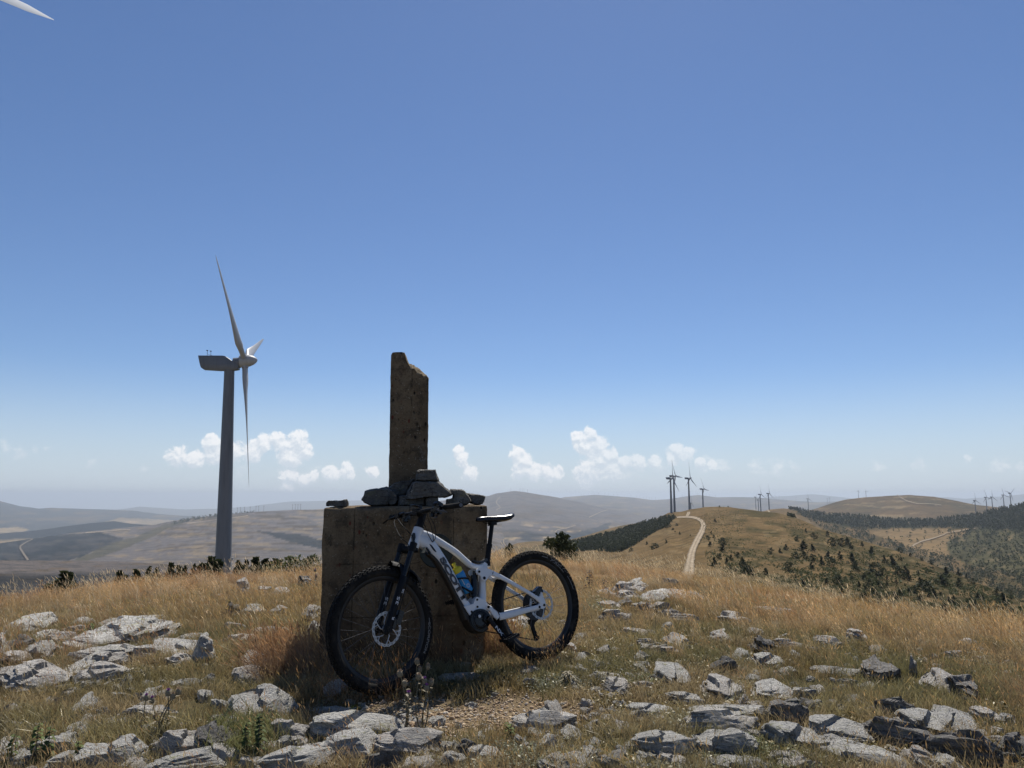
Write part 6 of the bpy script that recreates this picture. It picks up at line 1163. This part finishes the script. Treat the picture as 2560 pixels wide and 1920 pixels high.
for s_ in (1, -1):
    e = BAR + (EL if s_ > 0 else ER); i_ = BAR + Vector((-.030, s_ * .26, .002)); gm = MB(); pts = []; rad = []
    for k in range(15): t = k / 14; pts.append(lerp(i_, e, t)); rad.append(.0178 if k in (0, 1) else (.0172 if k % 2 else .0160))
    pts.append(e + Vector((0, s_ * .004, 0))); rad.append(.0185); pts.append(e + Vector((0, s_ * .008, 0))); rad.append(.0175); gm.tube(pts, rad, 16, up=(0, 0, 1)); gp = part(gm, 'grip', M_RUB, bar, steer=True)
    ec = MB(); ec.tube([e + Vector((0, s_ * .006, 0)), e + Vector((0, s_ * .0095, 0))], [.0125, .0125], 14, up=(0, 0, 1)); part(ec, 'grip_cap', M_GREY, gp, steer=True) if False else part(ec, 'bar_end', M_GREY, bar, steer=True)
    bl_ = MB(); c = BAR + Vector((-.024, s_ * .215, .002)); bl_.box(tuple(c), (.020, .012, .020)); bl_.tube([tuple(c + Vector((.018, -s_ * .045, .006))), tuple(c + Vector((.036, s_ * .03, -.004)))], .0105, 10, up=(0, 0, 1)); bl_.box(tuple(c + Vector((.026, s_ * .005, -.004))), (.018, .02, .012))
    bl_.tube(smooth_pts([tuple(c + Vector((.036, s_ * .028, -.006))), tuple(c + Vector((.066, s_ * .06, -.018))), tuple(c + Vector((.064, s_ * .105, -.030))), tuple(c + Vector((.058, s_ * .150, -.040)))], 4), [(.005, .007)] * 13, 8, up=(0, 0, 1)); part(bl_, 'brake_lever', M_GLOSS, bar, steer=True)
    sf = MB(); c2 = BAR + Vector((-.020, s_ * .165, -.012)); sf.box(tuple(c2), (.020, .022, .016)); sf.box(tuple(c2 + Vector((-.022, s_ * .012, -.018))), (.012, .020, .006)); sf.box(tuple(c2 + Vector((.020, -s_ * .01, -.022))), (.016, .012, .014)); sf.lathe([(-.012, .014), (.012, .014)], tuple(c2 + Vector((.004, 0, -.03))), (0, 1, 0), 12); part(sf, 'shifter', M_GLOSS, bar, bevel=.003, steer=True)
    if s_ > 0:
        ds = MB(); c3 = BAR + Vector((-.032, .19, .030)); ds.box(tuple(c3), (.024, .024, .010), Matrix.Rotation(-.5, 3, 'Y')); ds.box(tuple(c3 + Vector((.004, .004, -.014))), (.008, .008, .012)); part(ds, 'control_unit', M_GLOSS, bar, bevel=.003, steer=True)
# cables and hoses: loops from the bar to the head tube and the fork
def cable(pts, r=.0024): m = MB(); m.tube(smooth_pts(pts, 6), r, 7, up=(.3, .5, .8)); part(m, 'cable', M_BLACK)
hbp = tuple(SO + AX * .60 + Vector((-.005, .034, 0)))
cable([(.93, -.185, 1.06), (.985, -.12, 1.02), (1.02, -.02, .955), (1.03, .05, .90), (.995, .075, .84), (1.01, .082, .70), (1.07, .088, .55), (1.13, .094, .42)])
cable([(.93, .17, 1.05), (1.00, .09, 1.03), (.99, .02, .985), (.95, -.02, .955), (.925, -.03, .93)])
cable([(.94, -.15, 1.045), (.99, -.05, 1.03), (1.00, .03, .975), (.97, .075, .91), (.955, .08, .85), (.99, .08, .80)])
cable([(.87, .15, 1.045), (.835, .09, 1.02), (.795, .06, .985), (.775, .045, .93), (.778, .036, .885), (.79, .032, .865)])
cable([(.88, .14, 1.04), (.845, .085, 1.01), (.815, .06, .97), (.80, .045, .92), (.792, .036, .88), (.797, .033, .86)])
cable([(.90, .12, 1.04), (.875, .07, 1.00), (.85, .05, .955), (.83, .042, .91), (.81, .036, .875), (.80, .034, .86)])
cable([(.92, -.17, 1.03), (.955, -.02, 1.055), (.93, .10, 1.06), (.905, .17, 1.055)], .002)
cable([(.43, .03, .44), (.41, .062, .40), (.38, .070, .372), (.37, .070, .345)], .003)
# ---- wheels
def wheel(name, c, steer, rotor_y=.056, front=True):
    C_ = Vector(c); fx = (lambda m: ST @ m) if steer else (lambda m: m)
    def bld(mb, nm, m, par, **k):
        if steer: mb.v = [tuple(ST @ Vector(p)) for p in mb.v]
        return mb.build(nm, m, par, **k)
    rim = MB(); rim.lathe([(-.0165, .3135), (-.017, .302), (-.0135, .292), (-.006, .2835), (.006, .2835), (.0135, .292), (.017, .302), (.0165, .3135), (.010, .309), (-.010, .309)], c, (0, 1, 0), 96, closed_prof=True); rim = bld(rim, name, M_RIMM, bike)
    ty = MB(); prof = []
    for k in range(20): a = 2 * math.pi * k / 20; prof.append((.0305 * math.copysign(abs(math.sin(a)) ** .85, math.sin(a)), .3355 + .0305 * math.cos(a)))
    ty.lathe(prof, c, (0, 1, 0), 120, closed_prof=True); bld(ty, 'tyre', M_RUB, rim)
    kn = MB(); N = 64
    for i in range(N):
        for (da, y, w_, l, h_) in ((0, .0095, .0065, .0105, .0045), (0, -.0095, .0065, .0105, .0045), (.5, .0265, .0050, .0100, .0058), (.5, -.0265, .0050, .0100, .0058), (.5, .019, .004, .006, .0045), (.5, -.019, .004, .006, .0045)):
            a = 2 * math.pi * (i + da) / N; f = y / .0305; rr = .3355 + .0305 * math.sqrt(max(0, 1 - f * f)); nrm = Vector((math.cos(a) * math.sqrt(max(.05, 1 - f * f)), f, math.sin(a) * math.sqrt(max(.05, 1 - f * f)))).normalized(); tg = Vector((-math.sin(a), 0, math.cos(a))); bt = nrm.cross(tg)
            M3 = Matrix((bt, tg, nrm)).transposed(); kn.box(tuple(C_ + Vector((rr * math.cos(a), y, rr * math.sin(a))) + nrm * h_ * .5), (w_, l, h_), M3)
    kk = bld(kn, 'tread_knobs', M_RUB, rim, smooth=False); kk['kind'] = 'stuff'
    hu = MB(); hu.lathe([(-.062, .009), (-.06, .018), (-.045, .026), (-.03, .027), (-.028, .016), (.022, .015), (.024, .026), (.034, .026), (.05, .018), (.062, .012)], c, (0, 1, 0), 20); bld(hu, 'hub', M_BLACK, rim)
    for i in range(28):
        sd_ = 1 if i % 2 else -1; a = 2 * math.pi * (i + .5) / 28; a2 = a + (.95 if (i // 2) % 2 else -.95); p0 = C_ + Vector((.025 * math.cos(a2), .027 * sd_, .025 * math.sin(a2))); p1 = C_ + Vector((.286 * math.cos(a), .004 * sd_, .286 * math.sin(a))); s_ = MB(); s_.tube([p0, p1], .00105, 5); bld(s_, 'spoke', M_SPOKE, rim)
    # disc rotor: drilled braking band on curved arms
    ro = MB(); NA = 132; y0, y1 = rotor_y - .0010, rotor_y + .0010; rad = [.0860, .0900, .0935, .0975, .1015]; keep = lambda i, k: not ((k == 1 and i % 3 == 0) or (k == 2 and i % 3 == 1 and i % 2) or (k == 2 and i % 6 == 2))
    V = []; 
    for yy in (y0, y1):
        for k, r in enumerate(rad):
            for i in range(NA): a = 2 * math.pi * i / NA; rr_ = r + (.0012 * math.sin(a * 18) if k in (0, 4) else 0); V.append(C_ + Vector((rr_ * math.cos(a), yy, rr_ * math.sin(a))))
    id_ = lambda s, k, i: s * 5 * NA + k * NA + i % NA; Fs = []
    for k in range(4):
        for i in range(NA):
            if keep(i, k): Fs += [(id_(1, k, i), id_(1, k, i + 1), id_(1, k + 1, i + 1), id_(1, k + 1, i)), (id_(0, k, i), id_(0, k + 1, i), id_(0, k + 1, i + 1), id_(0, k, i + 1))]
    for i in range(NA): Fs += [(id_(0, 4, i), id_(1, 4, i), id_(1, 4, i + 1), id_(0, 4, i + 1)), (id_(0, 0, i), id_(0, 0, i + 1), id_(1, 0, i + 1), id_(1, 0, i))]
    ro.add(V, Fs)
    for i in range(6):
        a = 2 * math.pi * i / 6; p = [C_ + Vector((r * math.cos(a + b_), rotor_y, r * math.sin(a + b_))) for r, b_ in ((.024, 0), (.045, .18), (.065, .45), (.0875, .62))]; ro.tube(p, [(.0012, .0035)] * 4, 6, up=(0, 1, 0)); p2 = [p[2], C_ + Vector((.0875 * math.cos(a + .28), rotor_y, .0875 * math.sin(a + .28)))]; ro.tube(p2, [(.0012, .003)] * 2, 6, up=(0, 1, 0))
    ro.lathe([(-.001, .018), (.0012, .018), (.0012, .030), (-.001, .030)], tuple(C_ + Y * rotor_y), (0, 1, 0), 24, closed_prof=True); bld(ro, 'disc_rotor', M_STEEL, rim, ang=30)
    return rim
fw = wheel('front_wheel', tuple(FA), True); rw = wheel('rear_wheel', (0, 0, RW), False)
def arc_text(s, c, r, a_mid, length, height, m, parent, steer, ysurf=.0285, italic=0.0):
    """print on the tyre's left wall, running clockwise as seen from the left, letter tops outward"""
    me = text_mesh(s, 1.0, 0, .03, italic); co = np.empty(len(me.vertices) * 3); me.vertices.foreach_get('co', co); co = co.reshape(-1, 3); mn, mx = co.min(0), co.max(0); u = ((co[:, 0] - mn[0]) / (mx[0] - mn[0]) - .5) * length / r; v = ((co[:, 1] - mn[1]) / (mx[1] - mn[1]) - .5) * height
    a = a_mid + u; rr = r + v; f = np.clip((rr - .3355) / .0305, -1, 1); yv = .0305 * np.sqrt(1 - f * f) ** .85 + .0008; P = np.stack([c[0] + rr * np.cos(a), yv, c[2] + rr * np.sin(a)], -1)
    if steer: P = np.array([tuple(ST @ Vector(p)) for p in P])
    me.vertices.foreach_set('co', P.astype(np.float32).ravel()); me.update(); me.materials.clear(); me.materials.append(m); return link('tyre_lettering', me, parent)
M_TYT = mat('tyre_print', (.16, .155, .145), .7)
# seen from the left the wheel runs with +x to the left: clockwise on screen is increasing angle from +x up through z ... towards -x
arc_text('SCORPION', tuple(FA), .333, math.radians(197), .19, .017, M_TYT, fw, True); arc_text('PIRELLI', (0, 0, RW), .334, math.radians(131), .155, .021, M_TYT, rw, False, italic=.2)
for (c, par, stq, a0, a1, r) in ((tuple(FA), fw, True, 176, 182, .334), ((0, 0, RW), rw, False, 104, 113, .335), ((0, 0, RW), rw, False, 150, 168, .333)):
    b = MB(); V = []
    for i in range(12):
        a = math.radians(a0 + (a1 - a0) * i / 11)
        for rr in (r - .0025, r + .0025): f = (rr - .3355) / .0305; V.append((c[0] + rr * math.cos(a), .0305 * math.sqrt(1 - f * f) ** .85 + .0008, c[2] + rr * math.sin(a)))
    b.add(V, [(2 * i, 2 * i + 1, 2 * i + 3, 2 * i + 2) for i in range(11)]); b.v = [tuple(ST @ Vector(p)) for p in b.v] if stq else b.v; b.build('tyre_lettering', M_TYT, par)
# ---- brakes and drivetrain
ca = MB(); ca.box((.028, .060, .462), (.034, .022, .020), Matrix.Rotation(.55, 3, 'Y')); ca.box((-.004, .066, .470), (.008, .016, .022), Matrix.Rotation(.2, 3, 'Y')); ca.box((.055, .064, .448), (.012, .018, .014)); part(ca, 'rear_caliper', M_GLOSS, bevel=.004)
cf = MB(); p = fk(.085, .062, -.052); cf.box(tuple(p), (.020, .022, .042), Matrix.Rotation(-.44, 3, 'Y')); cf.box(tuple(fk(.04, .07, -.03)), (.014, .012, .03), Matrix.Rotation(-.44, 3, 'Y')); part(cf, 'front_caliper', M_GLOSS, steer=True, bevel=.004)
ax_m = MB(); ax_m.tube([FA + Y * .092, FA - Y * .092], .011, 14); ax_m.box(tuple(FA + Y * .085), (.016, .008, .016)); part(ax_m, 'front_axle', M_BLACK, steer=True)
cst = MB()
for i, r in enumerate((.100, .088, .076, .066, .057, .049, .042, .036, .031, .027, .024)):
    y = -.026 - .0036 * i; V = []; nT = max(11, int(r * 520)); 
    pts = []
    for k in range(nT * 2): a = math.pi * k / nT; rr = r + (.0028 if k % 2 else -.0022); pts.append((rr * math.cos(a), RW + rr * math.sin(a)))
    cst.prism(pts, y - .0008, y + .0008)
cst.tube([(0, -.02, RW), (0, -.068, RW)], .020, 16, up=(0, 0, 1)); part(cst, 'cassette', M_CHAIN, smooth=False)
rd = MB(); rd.tube([(-.004, -.066, .345), (-.018, -.07, .318)], .012, 10); rd.box((-.010, -.070, .290), (.026, .014, .034), Matrix.Rotation(.35, 3, 'Y')); rd.box((.014, -.066, .262), (.022, .016, .018)); der = part(rd, 'derailleur', M_BLACK, bevel=.005)
cg = MB(); cg.prism([(.020, .262), (.030, .250), (.010, .150), (-.006, .138), (-.022, .146), (-.020, .160), (-.004, .200), (.004, .258)], -.058, -.0555); cg.prism([(.020, .262), (.030, .250), (.008, .150), (-.006, .138), (-.022, .146), (-.018, .160), (-.006, .20), (.004, .258)], -.072, -.0695); part(cg, 'derailleur_cage', M_BLACK, der)
for (x, z, r) in ((.012, .250, .020), (-.008, .155, .024)):
    b = MB(); pts = []
    for k in range(26): a = math.pi * k / 13; rr = r + (.0025 if k % 2 else -.0012); pts.append((x + rr * math.cos(a), z + rr * math.sin(a)))
    b.prism(pts, -.0655, -.0615); b.lathe([(-.004, .008), (.004, .008)], (x, -.0635, z), (0, 1, 0), 12); part(b, 'jockey_wheel', M_BLACK, der)
ch = MB(); chain_pts = []
CR, SR_ = Vector((.467, 0, .338)), .070
def lnk(a, b, n): return [lerp(Vector(a), Vector(b), k / n) for k in range(n)]
top_r = Vector((.030, -.046, RW + .094)); path = lnk((.470, -.056, .338 + SR_), top_r, 40)
for k in range(16): a = math.radians(72 + 150 * k / 15); path.append(Vector((.098 * math.cos(a), -.046, RW + .098 * math.sin(a))))
path += lnk((-.02, -.055, .285), (.030, -.0635, .250), 6) + lnk((.030, -.0635, .245), (-.028, -.0635, .165), 8) + lnk((-.012, -.0635, .132), (.465, -.058, .338 - SR_), 40)
for k in range(14): a = math.radians(-92 + 184 * k / 13); path.append(CR + Vector((SR_ * math.cos(a), -.056, SR_ * math.sin(a))))
for i in range(len(path)):
    a, b = path[i], path[(i + 1) % len(path)]; d = b - a
    if d.length < 1e-5: continue
    M3 = Matrix.Rotation(-math.atan2(d.z, d.x), 3, 'Y'); ch.box(tuple((a + b) / 2), (d.length * .5 + .0005, .0032 if i % 2 else .0022, .0038 if i % 2 else .0030), M3)
part(ch, 'chain', M_CHAIN, smooth=False)
cw = MB(); pts = []
for k in range(68): a = math.pi * k / 34; rr = SR_ + (.003 if k % 2 else -.002); pts.append((.467 + rr * math.cos(a), .338 + rr * math.sin(a)))
cw.prism(pts, -.058, -.055); part(cw, 'chainring', M_CHAIN, smooth=False)
for s_ in (1, -1):
    e0 = Vector((.467, s_ * .082, .338)); e1 = e0 + Vector((-.095, s_ * .014, -.137)) * s_; e1.y = s_ * .096
    c1 = MB(); c1.tube([e0, lerp(e0, e1, .15), lerp(e0, e1, .85), e1], [(.010, .019), (.008, .016), (.007, .014), (.008, .016)], 14, up=(0, 1, 0), ex=.7); ck = part(c1, 'crank_arm', M_BLACK)
    if s_ > 0:
        dv = (e1 - e0).normalized(); letter('crank_sticker', 'NX', .1, lerp(e0, e1, .42) + Vector((0, .0095, 0)), dv, Vector((-dv.z, 0, dv.x)) * -1, .075, .019, M_DECAL, ck, .03)
    c = e1 + Vector((0, s_ * .062, 0)); Mx = Matrix.Rotation(.25, 3, 'Y'); pd = MB()
    for dx_ in (-.045, .045): pd.box(tuple(c + Mx @ Vector((dx_, 0, 0))), (.006, .048, .008), Mx)
    for dy_ in (-.044, 0, .044): pd.box(tuple(c + Vector((0, dy_, 0))), (.044, .005 if dy_ else .009, .007), Mx)
    for dx_ in (-.045, -.02, .02, .045):
        for dy_ in (-.044, -.02, .02, .044):
            for z_ in (.011, -.011): pd.box(tuple(c + Mx @ Vector((dx_, dy_, z_))), (.0018, .0018, .004), Mx)
    pd.tube([e1, c], .008, 10, up=(0, 0, 1)); part(pd, 'pedal', M_BLACK, smooth=False)
# bottle cage
B0, B1 = Vector((.545, 0, .520)), Vector((.640, 0, .715)); bd = (B1 - B0).normalized(); bn = Vector((-bd.z, 0, bd.x))
cgm = MB()
for y in (.040, -.040): cgm.tube(smooth_pts([tuple(B0 - bn * .038 + Vector((0, y * .5, 0)) + bd * .12), tuple(B0 + bd * .10 + Vector((0, y, 0))), tuple(B0 + bd * .075 + bn * .034 + Vector((0, y * .5, 0)))], 5), [(.003, .006)] * 11, 8, up=(0, 1, 0)); cgm.tube(smooth_pts([tuple(B0 - bn * .036 + Vector((0, y * .4, 0)) + bd * .06), tuple(B0 + bd * .004 + Vector((0, y, 0)) - bn * .01), tuple(B0 - bd * .012 + bn * .02 + Vector((0, y * .5, 0)))], 5), [(.003, .007)] * 11, 8, up=(0, 1, 0))
cgm.tube([tuple(B0 - bn * .040 - bd * .005), tuple(B0 - bn * .040 + bd * .13)], [(.010, .004)] * 2, 8, up=(0, 1, 0)); part(cgm, 'bottle_cage', M_BLACK)
# ---- the bottle in it: a thing of its own
bot = thing('water_bottle', 'blue water bottle with a yellow cap held in the cage of the bicycle', 'bottle'); bot.matrix_world = BMAT @ Matrix.Translation(B0) @ bd.to_track_quat('Z', 'Y').to_matrix().to_4x4()
b = MB(); b.lathe([(0, .001), (0, .030), (.006, .0355), (.070, .0365), (.088, .0335), (.100, .0335), (.116, .0365), (.140, .036), (.150, .031), (.150, .001)], (0, 0, 0), (0, 0, 1), 32); b.build('bottle_body', M_BLUE, bot)
b = MB(); b.lathe([(.148, .001), (.148, .0335), (.168, .034), (.178, .030), (.184, .016), (.188, .012), (.204, .0105), (.206, .014), (.214, .013), (.217, .006), (.217, .001)], (0, 0, 0), (0, 0, 1), 28); b.build('bottle_cap', M_YEL, bot)
# the round white emblem on the bottle's left side
inv = (bd.to_track_quat('Z', 'Y').to_matrix()).inverted(); ly = inv @ Vector((0, 1, 0)); lx = Vector((0, 0, 1)).cross(ly)
b = MB(); V = []; Fs = []
def on_bottle(u, v, r=.0372): a = u / r; return (ly * math.cos(a) + lx * math.sin(a)) * r + Vector((0, 0, v))
for i in range(28):
    a = 6.283 * i / 28
    for r in (.0115, .0140): V.append(on_bottle(r * math.cos(a), .045 + r * math.sin(a)))
Fs = [(2 * i, 2 * i + 1, (2 * i + 3) % 56, (2 * i + 2) % 56) for i in range(28)]
for i in range(6):
    a = 6.283 * i / 6; n0 = len(V)
    for q in range(6): th = 6.283 * q / 6; V.append(on_bottle(.0070 * math.cos(a) + .0026 * math.cos(th), .045 + .0070 * math.sin(a) + .0026 * math.sin(th)))
    Fs.append(tuple(range(n0, n0 + 6)))
b.add(V, Fs); b.build('bottle_emblem', M_DECAL, bot)
b = MB(); V = [on_bottle(u, v) for u, v in ((-.022, .062), (-.016, .062), (-.016, .112), (-.022, .112), (-.018, .066), (-.0165, .066), (-.0165, .108), (-.018, .108))]; b.add(V, [(0, 1, 5, 4), (1, 2, 6, 5), (2, 3, 7, 6), (3, 0, 4, 7)]); b.build('bottle_panel', M_DECAL, bot)
# ================================================================ SINGLE PLANTS
M_STEM = mat('dry_stem', (.16, .135, .08), .9); M_THL = mat('thistle_leaf', (.22, .19, .13), .85); M_PURP = mat('thistle_purple', (.30, .10, .32), .8); M_FLUFF = mat('thistle_down', (.42, .31, .21), .95); M_NET = leaf_material('nettle_leaf', (.075, .105, .025), (.13, .16, .05)); M_DOCK = mat('dark_seed', (.05, .030, .018), .9)
def leaf_strip(mb, p0, d, L, w_, droop, g, spiny=False):
    """a bent leaf with a raised midrib; spiny ones are notched"""
    d = Vector(d).normalized(); side = d.cross(Vector((0, 0, 1))); side = side.normalized() if side.length > 1e-3 else Vector((1, 0, 0)); n = 7; V = []
    for i in range(n + 1):
        t = i / n; c = Vector(p0) + d * (L * t) - Vector((0, 0, droop * L * t * t)); ww = w_ * math.sin(math.pi * min(1, t * .92 + .08)) * ((1 if i % 2 else .45) if spiny else 1); V += [c - side * ww + Vector((0, 0, ww * .35)), c, c + side * ww + Vector((0, 0, ww * .35))]
    mb.add(V, [(3 * i + k, 3 * i + k + 1, 3 * i + k + 4, 3 * i + k + 3) for i in range(n) for k in (0, 1)])
def thistle(px, py, tops, label, seed):
    """tops: (px, py, kind) of the flower heads"""
    g = random.Random(seed); b0 = G(px, py); d0 = math.hypot(b0[0], b0[1]); t = thing('thistle', label, 'thistle', b0, group='thistles'); st = MB(); lf = MB(); root = Vector((0, 0, -.02))
    for i, (hx, hy, kind) in enumerate(tops):
        h = Vector(at(hx, hy, d0 + g.uniform(-.05, .05))) - Vector(b0); m1 = root.lerp(h, .45) + Vector((g.uniform(-.03, .03), g.uniform(-.02, .02), .01)); P = smooth_pts([tuple(root), tuple(m1), tuple(h)], 6); st.tube(P, [.0045 - .0025 * k / (len(P) - 1) for k in range(len(P))], 6)
        for k in range(9):
            q = Vector(P[int((.06 + .88 * k / 9) * (len(P) - 1))]); a = k * 2.4 + g.random(); leaf_strip(lf, q, (math.cos(a), math.sin(a), .5), g.uniform(.05, .11) * (1.1 - .07 * k), .010, .5, g, True)
        hd = MB(); hd.lathe([(-.022, .001), (-.02, .008), (-.008, .0125), (.004, .0115), (.008, .008)], h, (0, 0, 1), 12)
        for k in range(26): a = 6.283 * k / 26; z = -.018 + .02 * (k % 4) / 4; hd.tube([h + Vector((.010 * math.cos(a), .010 * math.sin(a), z)), h + Vector((.018 * math.cos(a), .018 * math.sin(a), z + .008))], [.0014, .0003], 4)
        ho = hd.build('flower_head', M_THL, t); tf = MB(); n = 46 if kind == 'p' else 60
        for k in range(n):
            a = g.uniform(0, 6.28); sp = g.uniform(0, .9 if kind == 'p' else 1.5); L = g.uniform(.011, .018); d = Vector((math.cos(a) * math.sin(sp), math.sin(a) * math.sin(sp), math.cos(sp))); tf.tube([h + Vector((0, 0, .004)) + d * .004, h + Vector((0, 0, .004)) + d * L], [.0010, .0006], 3)
        tf.build('flower_tuft', M_PURP if kind == 'p' else M_FLUFF, ho)
    st.build('stem', M_STEM, t); lf.build('leaves', M_THL, t); return t
thistle(1010, 1840, [(1000, 1682, 'f'), (1012, 1706, 'f'), (1022, 1735, 'p')], 'left dry thistle with brown downy heads before the front wheel', 1)
thistle(1055, 1838, [(1062, 1700, 'p'), (1078, 1704, 'f'), (1067, 1717, 'p'), (1048, 1690, 'f')], 'right dry thistle with purple and downy heads before the front wheel', 2)
thistle(1035, 1735, [(1043, 1653, 'f'), (1070, 1665, 'f'), (1050, 1672, 'f')], 'short bleached thistle beside the front tyre', 3)
thistle(378, 1835, [(366, 1742, 'p'), (380, 1748, 'p'), (386, 1796, 'p')], 'left purple thistle in the grass of the left foreground', 4)
thistle(402, 1850, [(420, 1730, 'p'), (446, 1727, 'f'), (432, 1738, 'f')], 'taller purple thistle standing right of its twin in the left foreground', 5)
thistle(784, 1500, [(788, 1425, 'p'), (790, 1440, 'p')], 'small purple thistle against the left edge of the block', 6)
def leafy(name, px, py, h_px, label, cat, n, m, seed, w_=.016, L=.055, stem=M_STEM, lean=(0, 0), whorl=True, group=None):
    g = random.Random(seed); b0 = G(px, py); d0 = math.hypot(b0[0], b0[1]); H = h_px * d0 / F; t = thing(name, label, cat, b0, group=group); st = MB(); lf = MB(); top = Vector((lean[0] * H, lean[1] * H, H)); P = smooth_pts([(0, 0, -.02), tuple(top * .5 + Vector((g.uniform(-.01, .01), 0, 0))), tuple(top)], 6); st.tube(P, [.004 - .0026 * k / (len(P) - 1) for k in range(len(P))], 6); st.build('stem', stem, t)
    for k in range(n):
        f = .05 + .95 * k / n; q = Vector(P[int(f * (len(P) - 1))]); a = k * (1.57 if whorl else 2.4) + g.uniform(-.3, .3); l = L * g.uniform(.7, 1.2) * (1.15 - .65 * f); leaf_strip(lf, q, (math.cos(a), math.sin(a), .35), l, w_ * (1.1 - .5 * f) * g.uniform(.8, 1.2), .55, g)
    lf.build('leaves', m, t); return t
leafy('nettle', 645, 1895, 95, 'tall green leafy stem among the rocks right of the bottom left corner', 'plant', 44, M_NET, 11, L=.05, group='green leafy stems'); leafy('nettle', 612, 1890, 70, 'shorter green leafy stem left of the tall one among the bottom rocks', 'plant', 34, M_NET, 12, L=.045, group='green leafy stems')
leafy('nettle', 90, 1905, 75, 'green leafy stem over the rocks near the bottom left corner', 'plant', 34, M_NET, 13, L=.05, group='green leafy stems'); leafy('nettle', 30, 1915, 60, 'low green leafy stem in the bottom left corner itself', 'plant', 28, M_NET, 14, L=.05, group='green leafy stems'); leafy('nettle', 190, 1918, 50, 'small green leafy stem at the bottom edge on the left', 'plant', 26, M_NET, 15, L=.045, group='green leafy stems'); leafy('nettle', 120, 1895, 60, 'second green leafy stem near the bottom left corner, further right', 'plant', 28, M_NET, 16, L=.045, group='green leafy stems')
leafy('seedling', 1272, 1852, 40, 'small bright green leafy plant below the gravel patch', 'plant', 18, M_NET, 17, w_=.016, L=.05, whorl=False)
leafy('dark_weed', 1475, 1490, 62, 'dark brown withered weed standing right of the rear tyre', 'weed', 30, M_DOCK, 18, w_=.02, L=.09, whorl=False); leafy('dark_weed', 1512, 1490, 40, 'lower dark withered weed right of the tall one by the outcrop', 'weed', 20, M_DOCK, 19, w_=.02, L=.09, whorl=False)
leafy('dock_stalk', 1238, 1450, 70, 'thin dark dock stalk rising beside the seatpost', 'weed', 60, M_DOCK, 20, w_=.006, L=.02, lean=(-.25, 0), whorl=False); leafy('dock_stalk', 1785, 1510, 34, 'dark seed stalk in the golden grass right of the outcrop', 'weed', 40, M_DOCK, 21, w_=.008, L=.03, whorl=False)
leafy('green_weed', 222, 1600, 34, 'dark green leafy weed between the slabs on the left slope', 'weed', 40, M_NET, 22, w_=.014, L=.09, whorl=False); leafy('green_weed', 252, 1602, 26, 'smaller dark green weed beside the big slab on the left slope', 'weed', 30, M_NET, 23, w_=.014, L=.08, whorl=False)
leafy('silvery_plant', 1420, 1715, 34, 'silver grey low plant at the back of the gravel patch', 'plant', 60, M_THL, 24, w_=.008, L=.10, whorl=False)
